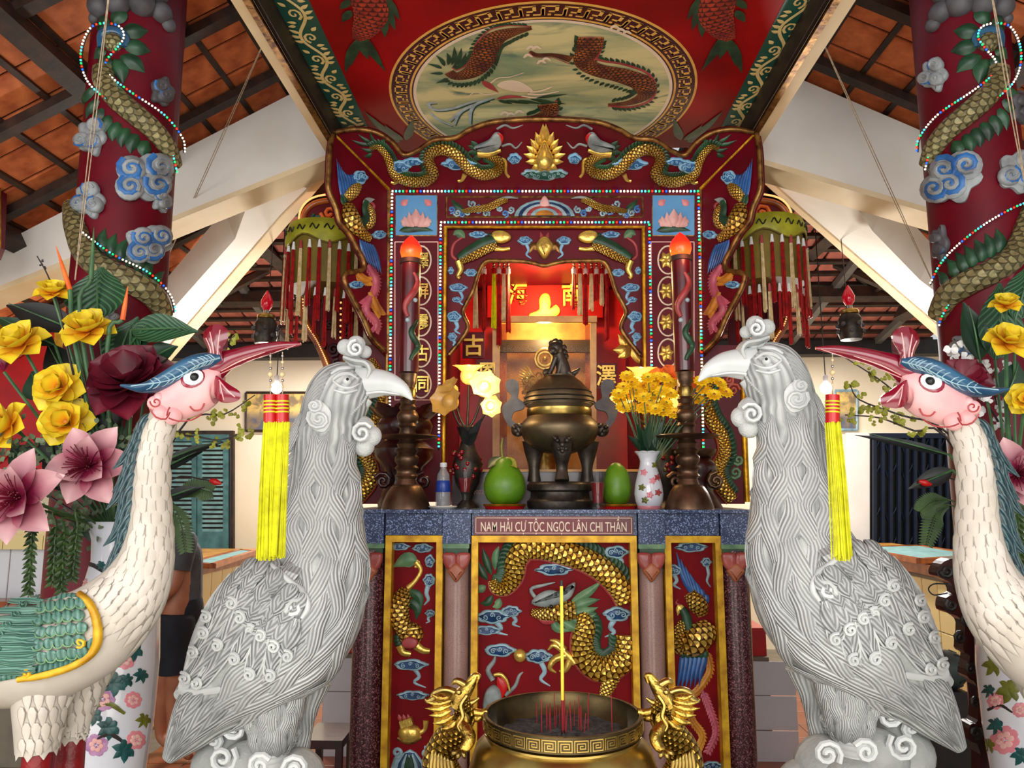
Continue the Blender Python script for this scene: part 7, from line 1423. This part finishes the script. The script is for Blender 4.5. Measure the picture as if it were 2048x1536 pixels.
for px, py, r, d, lab in ((106, 588, 36, (.2, -.6, .9), 'topmost yellow silk magnolia by the bare bud twig in the left vase'), (176, 664, 54, (.1, -.7, .7), 'yellow silk magnolia below the large heart-shaped leaf'), (44, 692, 56, (-.1, -.8, .6), 'yellow silk magnolia in front of the red flame board'), (120, 776, 54, (.1, -1, .15), 'open yellow silk magnolia facing forward in the left bouquet'), (134, 846, 54, (.25, -1, .2), 'yellow silk magnolia just above the pink lilies'), (24, 852, 56, (-.5, -.8, .2), 'yellow silk magnolia at the left picture edge')):
    bloom('magnolia', lab, 'flower', px, py, r, 2.5, d, ML, 'magnolia', vbL, G1, 'pistil')
for px, py, r, d, lab in ((2012, 612, 32, (-.2, -.6, .8), 'small upper yellow silk magnolia in the right bouquet'), (2012, 686, 46, (0, -.8, .6), 'wide open yellow silk magnolia in the right bouquet'), (2050, 800, 36, (-.5, -.8, .1), 'yellow silk magnolia at the right picture edge')): bloom('magnolia', lab, 'flower', px, py, r, 2.5, d, ML, 'magnolia', vbR, G2, 'pistil')
bloom('dark_red_magnolia', 'large dark red silk magnolia behind the left crane head', 'flower', 262, 766, 92, 2.5, (.05, -.8, .6), [(7, 1.0, .0), (7, .85, .3), (4, .5, .55)], 'dark_red_petal', vbL, G1, blunt=.15)
bloom('dark_red_magnolia', 'dark red silk magnolia behind the right crane head', 'flower', 1925, 758, 56, 2.6, (-.3, -.8, .4), [(6, 1.0, .0), (5, .8, .3)], 'dark_red_petal', vbR, G2, blunt=.05)
for px, py, r, Y, d, lab, vb, g in ((182, 932, 84, 2.35, (.1, -1, .1), 'large pink silk lily beside the left crane neck', vbL, G1), (42, 996, 92, 2.3, (-.1, -1, .1), 'large pink silk lily at the left picture edge', vbL, G1), (2030, 950, 70, 2.4, (-.3, -1, .1), 'large pink silk lily beside the right crane neck', vbR, G2)): bloom('pink_lily', lab, 'flower', px, py, r, Y, d, [(6, 1.05, .15), (3, .7, .4)], 'lily_petal', vb, g, 'stamens', curl=-.1, wide=.36, blunt=.1)
bloom('pink_bud', 'closed dusky pink silk bud at the left picture edge', 'flower', 8, 742, 40, 2.5, (-.2, -.3, 1), [(5, .4, 1.0), (4, .2, .8)], 'lily_petal', vbL, G1)
def leafthing(lab, base, tip, w, Y, mat, vb, g, nrm=(0, -1, .35), curl=-.12, name='silk_leaf', dY=0.0):
    b, p = W(base[0], base[1], Y), W(tip[0], tip[1], Y - dY); t = thing(name, lab, 'leaf', vb, g); k = mpp(b)
    part(t, 'blade', mat, leaf3, b, p, nrm, w * k, curl=curl, cup=.22, n=12, ac=8, pw=.75); part(t, 'midrib', 'stem_green', tube3, [b, (b + p) / 2 - Vector((0, .006, 0)), b + (p - b) * .9], [.004, .003, .001], 0, 5); part(t, 'stalk', 'stem_green', tube3, [vb, (vb + b) / 2 + Vector((0, .02, 0)), b], .005, 0, 6)
for lab, b, t_, w, mt in (('large heart-shaped green leaf over the yellow magnolias', (196, 640), (196, 530), 62, 'leaf_vein'), ('pointed dark leaf reaching right under the column dragon', (262, 660), (390, 655), 34, 'leaf_vein'), ('dark leaf behind the red magnolia', (240, 720), (300, 640), 38, 'leaf_dark'), ('dark leaf pointing left below the white rafter', (150, 660), (2, 600), 30, 'leaf_black'), ('green leaf over the red flame board', (110, 690), (-20, 625), 24, 'leaf_dark'), ('dark broad leaf behind the middle magnolia', (150, 780), (90, 680), 34, 'leaf_black'), ('dark leaf right of the red magnolia', (300, 720), (352, 690), 26, 'leaf_dark'), ('broad dark green leaf above the red magnolia', (230, 740), (268, 630), 42, 'leaf_vein'), ('dark leaf low behind the lilies', (150, 980), (80, 900), 30, 'leaf_black'), ('dark leaf behind the upper pink lily', (200, 900), (150, 860), 26, 'leaf_black'), ('dark leaf in front of the column foot', (230, 860), (200, 780), 34, 'leaf_black'), ('dark leaf at the bouquet centre', (90, 800), (60, 740), 30, 'leaf_dark'), ('dark leaf between the lilies', (110, 930), (100, 850), 30, 'leaf_black'), ('dark leaf beside the crane mane', (210, 960), (245, 880), 26, 'leaf_dark'), ('dark leaf left of the upper lily', (60, 930), (20, 890), 26, 'leaf_dark'), ('dark leaf tip under the pink lily', (150, 1020), (205, 1100), 16, 'leaf_dark')):
    leafthing(lab, b, t_, w, 2.58, mt, vbL, 'silk leaves in the left vase')
for lab, b, t_, w, mt in (('tall green leaf behind the upper magnolia on the right', (1990, 720), (2010, 560), 44, 'leaf_vein'), ('green leaf at the upper right picture edge', (2030, 640), (2060, 530), 36, 'leaf_vein'), ('green leaf beside the right column', (1960, 720), (1935, 600), 30, 'leaf_dark'), ('dark green leaf under the right magnolia', (2010, 800), (2040, 720), 30, 'leaf_dark')): leafthing(lab, b, t_, w, 2.64, mt, vbR, 'silk leaves in the right vase')
def twig(lab, pts, Y, n, mat, vb, g, r=7, name='blossom_twig', seed=1, col='twig', spread=14, size=9):
    t = thing(name, lab, 'twig', vb, g); P = [W(x, y, Y) for x, y in pts]; part(t, 'twig', col, tube3, [vb] + P if vb is not None else P, [.005, .004, .003, .002], 0, 6); c = cr([p for p in pts], 8); rn = random.Random(seed); k = mpp(P[0])
    for i in range(n):
        x, y = c[rn.randrange(len(c) // 4, len(c))]; x += rn.uniform(-spread, spread); y += rn.uniform(-spread, spread); q = W(x, y, Y + rn.uniform(-.03, .03)); s = size * rn.uniform(.7, 1.2) * k; mb = MB()
        for a in range(3): an = rn.random() * 6.28; e = Vector((cos(an), rn.uniform(-.5, .2), sin(an))); leaf3(mb, q, q + e * s, (0, -1, 0), s * .55, cup=.4, n=4, ac=4, blunt=.15)
        mb.build('leaflet', mat, t)
    return t
gb = 'yellow-green leaf twigs'
twig('yellow-green leafy twig crossing under the left crane chin', [(330, 890), (380, 872), (440, 880), (500, 858)], 2.6, 16, 'leaf_lime', vbL, gb, seed=1); twig('yellow-green leafy twig reaching to the landscape print', [(360, 860), (400, 830), (450, 828), (510, 790)], 2.65, 16, 'leaf_lime', vbL, gb, seed=2); twig('short yellow-green twig behind the left crane comb', [(400, 740), (440, 700), (470, 670)], 2.65, 8, 'leaf_lime', vbL, gb, seed=3)
twig('upper yellow-green leafy twig below the right crane beak', [(1900, 860), (1810, 800), (1760, 760), (1690, 715)], 2.6, 20, 'leaf_lime', vbR, gb, seed=4); twig('middle yellow-green leafy twig below the right crane beak', [(1900, 870), (1800, 830), (1720, 800), (1700, 770)], 2.62, 16, 'leaf_lime', vbR, gb, seed=5); twig('lower yellow-green leafy twig above the lattice gate', [(1890, 872), (1830, 862), (1760, 836), (1690, 830)], 2.6, 20, 'leaf_lime', vbR, gb, seed=6); twig('yellow-green twig touching the right crane wattle', [(1880, 860), (1820, 790), (1785, 745), (1770, 720)], 2.63, 12, 'leaf_lime', vbR, gb, seed=7)
twig('bare bud twig at the top of the left bouquet', [(140, 720), (120, 620), (96, 552), (74, 512)], 2.5, 5, 'twig', vbL, 'bare twigs', seed=8, size=6, spread=6)
for lab, p, col in (('thin tapering orange-tipped spike above the left bouquet', [(152, 700), (140, 580), (112, 492)], 'orange_petal'), ('green orange-tipped spike by the column', [(160, 640), (182, 560), (188, 455)], 'stem_green'), ('orange-tipped spike right of the heart-shaped leaf', [(215, 690), (245, 640), (256, 572)], 'orange_petal')):
    P = [W(x, y, 2.5) for x, y in p]; t = thing('flower_spike', lab, 'twig', vbL, 'orange-tipped spikes'); part(t, 'spike', 'stem_green', tube3, [vbL] + P[:2], [.006, .008, .008], 0, 8); part(t, 'tip', col, tube3, [P[1], (P[1] + P[2]) / 2, P[2]], [.009, .007, .001], 0, 8)
# white filler blossom on the right, grey-green filler on the left
for lab, pts, n, mat, vb, Y, sd in (('white silk filler blossoms behind the right crane head', [(2010, 880), (1970, 800), (1940, 750), (1905, 715)], 34, 'white', vbR, 2.66, 9), ('white silk filler blossoms right of the dark mane', [(2030, 900), (2000, 830), (1985, 770), (1990, 740)], 26, 'white', vbR, 2.68, 10), ('pale grey filler blossoms above the left lilies', [(60, 960), (120, 900), (180, 860), (235, 850)], 34, 'horn', vbL, 2.62, 11)): twig(lab, pts, Y, n, mat, vb, 'filler blossoms', seed=sd, size=13, spread=34)
for lab, cx, cy, n, vb in (('grey small-leaved filler above the upper left lily', 190, 880, 110, vbL), ('grey small-leaved filler at the left picture edge', 40, 900, 90, vbL), ('grey-green small-leaved filler between the left lilies', 110, 960, 90, vbL), ('grey-green small-leaved filler under the left lilies', 150, 1040, 90, vbL), ('grey-green small-leaved filler behind the right lily', 2010, 1000, 60, vbR)):
    t = thing('leafy_filler', lab, 'foliage', vb, 'small-leaved filler'); mb = MB(); rn = random.Random(cx)
    for i in range(n): q = W(cx + rn.gauss(0, 34), cy + rn.gauss(0, 26), 2.55 + rn.uniform(-.08, .08)); an = rn.random() * 6.28; e = Vector((cos(an), rn.uniform(-.8, .1), sin(an))); leaf3(mb, q, q + e * .02, (0, -1, .3), .011, n=3, ac=3)
    mb.build('leaves', 'leaf_grey', t, kind='stuff')
# trailing strings of succulent leaves
for i, (x0, y0, x1, y1, vb, lab) in enumerate(((66, 1040, 58, 1190, vbL, 'leftmost trailing succulent strand under the left lilies'), (112, 1050, 106, 1170, vbL, 'second trailing succulent strand under the left lilies'), (130, 1060, 124, 1185, vbL, 'third trailing succulent strand under the left lilies'), (155, 1050, 146, 1160, vbL, 'fourth trailing succulent strand by the vase neck'), (2036, 1010, 2040, 1130, vbR, 'trailing succulent strand over the right vase'))):
    t = thing('trailing_strand', lab, 'foliage', vb, 'trailing succulent strands'); a, b = W(x0, y0, 2.42), W(x1, y1, 2.42); part(t, 'stem', 'leaf_mid', tube3, [vb, a + Vector((0, 0, .04)), a, (a + b) / 2, b], .004, 0, 5); mb = MB(); rn = random.Random(i)
    for j in range(70): f_ = j / 70; c = a + (b - a) * f_; an = j * 2.4; e = Vector((cos(an), sin(an) - .2, -.7)); leaf3(mb, c, c + e * .022, e.cross(Vector((0, 0, 1))), .006, n=3, ac=2)
    mb.build('leaves', 'leaf_mid', t, kind='stuff')
# ferns and strap leaves low at the side, red berries
for lab, p, Y, vb in (('green fern frond beside the blue shutters', [(345, 1000), (385, 978), (425, 984)], 2.7, vbL), ('fern frond drooping over the grey shirt', [(330, 1000), (360, 1040), (372, 1105)], 2.7, vbL), ('fern frond in front of the lattice gate', [(1900, 1010), (1872, 1030), (1852, 1090)], 2.7, vbR), ('upper fern frond left of the right crane neck', [(1900, 1000), (1866, 1004), (1840, 1024)], 2.7, vbR)):
    t = thing('fern_frond', lab, 'foliage', vb, 'fern fronds'); P = [W(x, y, Y) for x, y in p]; part(t, 'stem', 'leaf_mid', tube3, [vb] + P, .003, 0, 5); c = cr(p, 12); mb = MB()
    for i in range(1, len(c) - 1):
        tx, ty = c[i + 1][0] - c[i - 1][0], c[i + 1][1] - c[i - 1][1]; L = sqrt(tx * tx + ty * ty); q = 24 * sin(pi * (.15 + .85 * (1 - i / len(c))))
        for s in (-1, 1): leaf3(mb, W(c[i][0], c[i][1], Y), W(c[i][0] + tx / L * 8 - s * ty / L * q, c[i][1] + ty / L * 8 + s * tx / L * q, Y), (0, -1, 0), .006, n=3, ac=2)
    mb.build('leaflets', 'leaf_mid', t, kind='stuff')
for lab, b, t_, w, vb in (('black strap leaf curving over the shutters', (330, 920), (440, 880), 10, vbL), ('black strap leaf beside the fern', (320, 1000), (405, 970), 14, vbL), ('lower black strap leaf by the crane neck', (320, 940), (400, 900), 14, vbL), ('black strap leaf over the lattice gate', (1900, 910), (1720, 862), 10, vbR), ('broad black leaf by the red berry', (1905, 940), (1820, 975), 18, vbR)): leafthing(lab, b, t_, w, 2.66, 'leaf_black', vb, 'dark strap leaves')
for lab, x, y, vb, bx in (('red silk pepper in front of the shutters', 431, 964, vbL, 340), ('red silk pepper in front of the lattice gate', 1850, 966, vbR, 1910)):
    t = thing('silk_pepper', lab, 'flower', vb, 'red silk peppers'); c = W(x, y, 2.66); part(t, 'pepper', 'bright_red', tube3, [c - Vector((.02, 0, -.006)), c, c + Vector((.022, 0, -.006))], [.006, .012, .004], 0, 10); part(t, 'stalk', 'twig', tube3, [vb, W(bx, 960, 2.66), c - Vector((.02, 0, -.006))], .003, 0, 5)
# ------------------------------------------------------------------ parasols, side boards, lamps
def parasol(ax, lab, mir):
    Y = 4.42; t = thing('parasol', lab, 'parasol', Vector((X(ax, 600, Y), Y, zrow(590, Y))), 'pair of fringed processional parasols'); k = mpp(W(ax, 520, Y)); x = X(ax, 520, Y); R = 76 * k
    mb = MB(); rings = []
    for y, q, am in ((452, .3, 0), (456, .98, 0), (470, 1.04, 2), (490, 1.06, 7), (498, 1.03, 9)): rings.append([Vector((x + cos(a) * R * q, Y + sin(a) * R * q, zrow(y + am * (cos(5 * a) - .2), Y))) for a in [2 * pi * j / 60 for j in range(60)]])
    loft(mb, rings, 0, False); va = mb.build('valance', 'parasol_lime', t)
    part(t, 'canopy', 'parasol_olive', lathe, x, Y, [(R * .95, zrow(578, Y)), (R * .98, zrow(540, Y)), (R * .97, zrow(470, Y)), (R * .3, zrow(450, Y))], 40); part(va, 'valance_hem', 'parasol_olive', tube3, [Vector((x + cos(a) * R * 1.04, Y + sin(a) * R * 1.04, zrow(498 + 9 * (cos(5 * a) - .2), Y))) for a in [2 * pi * j / 40 for j in range(41)]], 1.5 * k, 0, 5, 1)
    for i in range(9): a = -pi / 2 + (i - 4) * .34; S = Cyl(x, Y, R * 1.06); part(va, 'embroidery', 'leaf_black', tube3, [Vector((x + cos(a + d) * R * 1.07, Y + sin(a + d) * R * 1.07, zrow(474 + q, Y))) for d, q in ((-.12, 4), (-.05, -4), (.03, 6), (.1, -2))], 1.3 * k, 0, 5)
    part(t, 'pole', 'wood_red', lathe, x, Y, [(.015, zrow(690, Y)), (.015, zrow(455, Y))], 10)
    i = 0
    for y0, y1, rr, n, ph in ((500, 640, 1.03, 12, 0), (590, 690, .92, 11, .2)):
        for j in range(n):
            a = -pi + .12 + (pi - .24) * (j + .5) / n + ph * .2; cxp = Vector((x + cos(a) * R * rr, Y + sin(a) * R * rr, zrow(y0, Y))); mt = ('tassel_red', 'tassel_cream')[(i + (j // 3)) % 2]; i += 1; top_ = cxp.z; bot_ = zrow(y1 + 14 * sin(j * 2.3), Y); z1 = top_ - 16 * k
            part(t, 'tassel_head', 'white' if mt == 'tassel_red' else 'rose', tube3, [cxp, Vector((cxp.x, cxp.y, z1))], [2.2 * k, 4 * k], 0, 8); mb = MB(); rn = random.Random(i)
            for q in range(10): e = rn.random() * 6.28; s = 3.6 * sqrt(rn.random()); tube3(mb, [Vector((cxp.x + cos(e) * s * k * .7, cxp.y + sin(e) * s * k * .7, z1)), Vector((cxp.x + cos(e) * s * k * 1.3, cxp.y + sin(e) * s * k * 1.3, bot_ + rn.uniform(-.01, .01)))], 1.1 * k, 0, 4, 1)
            mb.build('tassel', mt, t)
parasol(652, 'yellow fringed parasol left of the shrine', 0); parasol(1530, 'yellow fringed parasol right of the shrine', 1)
for mir in (0, 1):
    f = (lambda p: mx(p, CX + 4)) if mir else (lambda p: list(p)); Y = 4.62; S = PY(Y); c0 = f([(650, 740)])[0]
    t = thing('carved_side_board', 'orange carved side board with beads behind the %s parasol' % ('right' if mir else 'left'), 'board', W(c0[0], 760, Y), 'carved side boards')
    o = f(cr([(604, 470), (606, 430), (622, 408), (650, 398), (700, 396), (720, 420), (720, 760), (664, 762), (650, 720), (630, 680), (606, 640), (600, 560)], 3, True)); part(t, 'board', 'maroon', slab, S, o, -.03, smooth=False)
    part(t, 'carved_edge', 'wood_orange', tube, S, f([(606, 470), (608, 430), (624, 410), (650, 402), (690, 400)]), 6, 0, 8, .8, .2); part(t, 'carved_edge', 'wood_orange', tube, S, f([(604, 560), (610, 640), (634, 682), (652, 724), (664, 762)]), 8, 0, 8, .8, .2)
    for i, (x, y, r) in enumerate(((660, 428, 18), (636, 440, 13), (646, 452, 12), (680, 440, 12), (640, 690, 12), (668, 700, 14), (690, 660, 12), (660, 650, 10), (676, 730, 12))): part(t, 'carved_scroll', ('orange_petal', 'teal_leaf', 'orange_red')[i % 3] if i < 4 else 'wood_red', tube, LiftS(S, 2), f(spir(x, y, r, 1.5, i, -1 if mir else 1, 12)), 4, 0, 6, .9, .3, 1)
    mb = MB()
    for path in ([(600, 462), (602, 426), (620, 402), (650, 392), (692, 390)], [(606, 570), (612, 640), (636, 684), (656, 728), (668, 770)], [(684, 560), (682, 700)]):
        pp = cr(f(path), 12)
        for q in pp[::1]: P, N = S.at(*q[:2]); ball(mb, P + N * .02, 2.2 * mpp(P), 0, 6, 4)
    mb.build('bead_lights', 'led_warm', t, kind='stuff')
for x, lab in ((530, 'ruby glass bulb lamp hanging behind the left crane beak'), (1703, 'ruby glass bulb lamp hanging behind the right crane beak')):
    Y = 4.9; p = W(x, 684, Y); t = thing('ruby_lamp', lab, 'lamp', p, 'pair of ruby hanging lamps'); q = lambda prof: [(r * mpp(p), zrow(y, Y)) for y, r in prof][::-1]
    part(t, 'bulb', 'ruby_lamp', lathe, p.x, Y, q([(576, 1), (586, 7), (598, 12), (608, 11), (616, 6)])[::1], 16); part(t, 'socket', 'steel', lathe, p.x, Y, q([(614, 5), (624, 7), (628, 8)]), 12); part(t, 'brass_ring', 'brass', lathe, p.x, Y, q([(625, 16), (627, 18), (633, 18), (635, 14)]), 20); part(t, 'glass_body', 'bronze_dark', lathe, p.x, Y, q([(634, 17), (645, 23), (660, 21), (672, 24), (684, 20), (686, 4)]), 20)
    for j in range(10): a = j * .628; part(t, 'glass_drop', 'grey_ear', ball, Vector((p.x + cos(a) * 24 * mpp(p), Y + sin(a) * 24 * mpp(p), zrow(655 + (j % 2) * 14, Y))), 5 * mpp(p), 0, 8, 5)
    part(t, 'wire', 'black', tube3, [Vector((p.x, Y + .02, zrow(630, Y))), Vector((p.x, Y + .1, zrow(440, Y) + .5))], .003, 0, 5)
# small red stool left of the altar, motor and carved stand on the right
Y = 3.75; za = zrow(1486, Y); xa, xb = X(602, 1490, Y), X(684, 1490, Y); t = thing('low_stool', 'low dark red lacquered stool beside the left altar pillar', 'stool', Vector(((xa + xb) / 2, Y + .14, 0)))
part(t, 'top', 'wood_red', box, xa, xb, Y, Y + .28, za - .04, za, smooth=False)
for x in (xa + .02, xb - .02):
    for y in (Y + .03, Y + .25): part(t, 'leg', 'wood_red', box, x - .016, x + .016, y - .016, y + .016, 0, za - .04, smooth=False)
Y = 4.35; c = W(1878, 1338, Y); k = mpp(c); t = thing('electric_motor', 'grey electric motor behind the right phoenix tail', 'motor', Vector((c.x, Y, 0)))
mb = MB(); R = []
for xx_, r in ((-50, 0.1), (-48, 30), (-30, 37), (20, 37), (30, 34), (38, 30), (40, .1)): R.append([c + Vector((xx_ * k, cos(a) * r * k, sin(a) * r * k)) for a in [2 * pi * j / 24 for j in range(24)]])
loft(mb, R, 0, False); mo = mb.build('housing', 'motor', t)
for i in range(12): a = i * pi / 6; part(mo, 'fan_slot', 'black', bar, c + Vector((36 * k, cos(a) * 31 * k, sin(a) * 31 * k)), c + Vector((22 * k, cos(a) * 36.5 * k, sin(a) * 36.5 * k)), 4 * k, 3 * k, smooth=False)
part(t, 'lifting_bolt', 'steel', lathe, c.x, c.y, [(4 * k, c.z + 36 * k), (4 * k, c.z + 48 * k), (8 * k, c.z + 49 * k), (8 * k, c.z + 52 * k)], 10); part(t, 'stand', 'wood_black', box, c.x - .12, c.x + .1, Y - .09, Y + .09, 0, c.z - 36 * k, smooth=False)
Y = 2.78; t = thing('carved_wood_stand', 'dark carved wooden stand beside the right porcelain vase', 'stand', Vector((X(1925, 1400, Y), Y, 0))); S = PY(Y)
part(t, 'panel', 'wood_red', slab, S, cr([(1960, 1112), (1900, 1118), (1878, 1134), (1876, 1152), (1902, 1166), (1912, 1186), (1892, 1196), (1890, 1222), (1914, 1232), (1930, 1250), (1926, 1300), (1940, 1312), (1934, 1352), (1954, 1372), (1956, 1440), (1940, 1450), (1938, 1480), (1962, 1510), (1962, 1700), (1990, 1700), (1990, 1112)], 3, True), -.06, smooth=False)
for i, (x, y, r) in enumerate(((1893, 1142, 13), (1902, 1210, 12), (1920, 1275, 12), (1942, 1338, 12), (1950, 1404, 11), (1950, 1464, 13), (1930, 1180, 12), (1935, 1240, 12))): part(t, 'carved_scroll', 'wood_black', tube, S, spir(x, y, r, 1.5, i, 1, 12), 4.5, 0, 7, .9, .3, 1)
part(t, 'foot', 'wood_red', box, X(1962, 1500, Y), X(1990, 1500, Y), Y, Y + .06, 0, zrow(1700, Y) + .02, smooth=False)
t = thing('cable_loop', 'thin black cable loop hanging on the carved wooden stand', 'cable', W(1880, 1190, Y - .02)); part(t, 'cable', 'black', tube, PY(Y - .02), [(1895, 1168), (1868, 1168), (1857, 1178), (1868, 1190), (1895, 1186)], 1.4, 0, 6, 1, 0)
# ------------------------------------------------------------------ person in the background, stooping behind the left crane
Yp = 4.72; px_ = W(345, 1500, Yp).x
def V(dx, dy, z): return Vector((px_ + dx, Yp + dy, z))
person = thing('person', 'person in grey shirt and dark shorts stooping behind the left crane, barefoot', 'person', V(0, 0, 0))
J = {'pelvis': (V(-.04, 0, .86), .135), 'waist': (V(-.05, 0, 1.02), .13), 'chest': (V(-.09, 0, 1.2), .15), 'neck': (V(-.15, -.02, 1.36), .06), 'head': (V(-.2, -.04, 1.47), .09), 'crown': (V(-.24, -.05, 1.58), .07),
     'hipL': (V(-.0, -.07, .8), .095), 'kneeL': (V(.02, -.06, .46), .062), 'calfL': (V(.02, -.05, .34), .058), 'ankL': (V(.03, -.05, .09), .036), 'toeL': (V(.17, -.1, .03), .026),
     'hipR': (V(-.1, .07, .8), .095), 'kneeR': (V(-.12, .06, .46), .062), 'calfR': (V(-.12, .07, .34), .058), 'ankR': (V(-.12, .08, .09), .036), 'toeR': (V(-.0, .03, .03), .026),
     'shL': (V(.03, -.1, 1.3), .06), 'elL': (V(.02, -.15, 1.03), .043), 'wrL': (V(-.12, -.24, .88), .03), 'shR': (V(-.22, .12, 1.28), .06), 'elR': (V(-.3, .06, 1.03), .043), 'wrR': (V(-.36, -.1, .9), .03)}
E = [('pelvis', 'waist'), ('waist', 'chest'), ('chest', 'neck'), ('neck', 'head'), ('head', 'crown'), ('pelvis', 'hipL'), ('hipL', 'kneeL'), ('kneeL', 'calfL'), ('calfL', 'ankL'), ('ankL', 'toeL'), ('pelvis', 'hipR'), ('hipR', 'kneeR'), ('kneeR', 'calfR'), ('calfR', 'ankR'), ('ankR', 'toeR'), ('chest', 'shL'), ('shL', 'elL'), ('elL', 'wrL'), ('chest', 'shR'), ('shR', 'elR'), ('elR', 'wrR')]
nm = list(J); verts = [J[n][0] for n in nm]; rads = [J[n][1] for n in nm]; edges = [(nm.index(a), nm.index(b)) for a, b in E]
for w in ('wrL', 'wrR'):                                   # palm, four fingers and thumb
    b = J[w][0]; d = (b - J['el' + w[-1]][0]).normalized(); s = d.cross(Vector((0, 0, 1))).normalized(); pi_ = len(verts); verts.append(b + d * .07); rads.append(.028); edges.append((nm.index(w), pi_))
    for q, L in ((-.03, .06), (-.01, .075), (.01, .07), (.03, .055)):
        i0 = len(verts); verts += [b + d * .1 + s * q, b + d * (.1 + L * .55) + s * q * 1.1 - Vector((0, 0, .012)), b + d * (.1 + L) + s * q * 1.1 - Vector((0, 0, .035))]; rads += [.0095, .0085, .007]; edges += [(pi_, i0), (i0, i0 + 1), (i0 + 1, i0 + 2)]
    i0 = len(verts); verts += [b + d * .05 + s * .04, b + d * .085 + s * .055]; rads += [.011, .009]; edges += [(pi_, i0), (i0, i0 + 1)]
me = bpy.data.meshes.new('body'); me.from_pydata([v - person.location for v in verts], edges, []); bo = bpy.data.objects.new('body', me); COL.objects.link(bo); bo.parent = person; me.materials.append(M('skin'))
sk = bo.modifiers.new('skin', 'SKIN'); lay = me.skin_vertices[0].data if me.skin_vertices else None
if lay is None:
    bm = bmesh.new(); bm.from_mesh(me); bm.verts.layers.skin.verify(); bm.to_mesh(me); bm.free(); lay = me.skin_vertices[0].data
for i, r in enumerate(rads): lay[i].radius = (r, r); lay[i].use_root = i == 0
sub = bo.modifiers.new('subdivision', 'SUBSURF'); sub.levels = 1; sub.render_levels = 2; sk.use_smooth_shade = True
P_ = lambda n: J[n][0]
mb = MB(); tube3(mb, [P_('pelvis') - Vector((0, 0, .06)), P_('waist'), P_('chest'), P_('chest') * .3 + P_('neck') * .7], [.165, .165, .185, .09], 0, 20, 5, .85)
for s in 'LR': tube3(mb, [P_('chest') * .5 + P_('sh' + s) * .5, P_('sh' + s), P_('sh' + s) * .35 + P_('el' + s) * .65], [.1, .088, .078], 0, 16)
mb.build('shirt', 'cloth_grey', person)
mb = MB(); tube3(mb, [P_('waist') - Vector((0, 0, .06)), P_('pelvis'), P_('pelvis') - Vector((0, 0, .12))], [.16, .172, .15], 0, 20, 4, .85)
for s in 'LR': tube3(mb, [P_('hip' + s) + Vector((0, 0, .06)), P_('hip' + s), P_('knee' + s) + Vector((0, 0, .05))], [.11, .12, .1], 0, 18)
mb.build('shorts', 'cloth_navy', person)
hd3 = P_('head'); mb = MB(); ball(mb, hd3 + Vector((-.02, .012, .045)), .108, 0, 16, 10, (.95, 1, .95)); mb.build('hair', 'black', person)
for s in (-1, 1): mb = MB(); ball(mb, hd3 + Vector((-.075, s * .035 - .03, .0)), .011); mb.build('eye', 'white', person)
mb = MB(); tube3(mb, [hd3 + Vector((-.08, -.02, .01)), hd3 + Vector((-.115, -.02, -.02)), hd3 + Vector((-.09, -.02, -.03))], [.008, .014, .008]); mb.build('nose', 'skin', person)
mb = MB(); tube3(mb, [hd3 + Vector((-.085, -.05, -.055)), hd3 + Vector((-.1, -.02, -.055)), hd3 + Vector((-.085, .01, -.055))], .006); mb.build('mouth', 'rose', person)
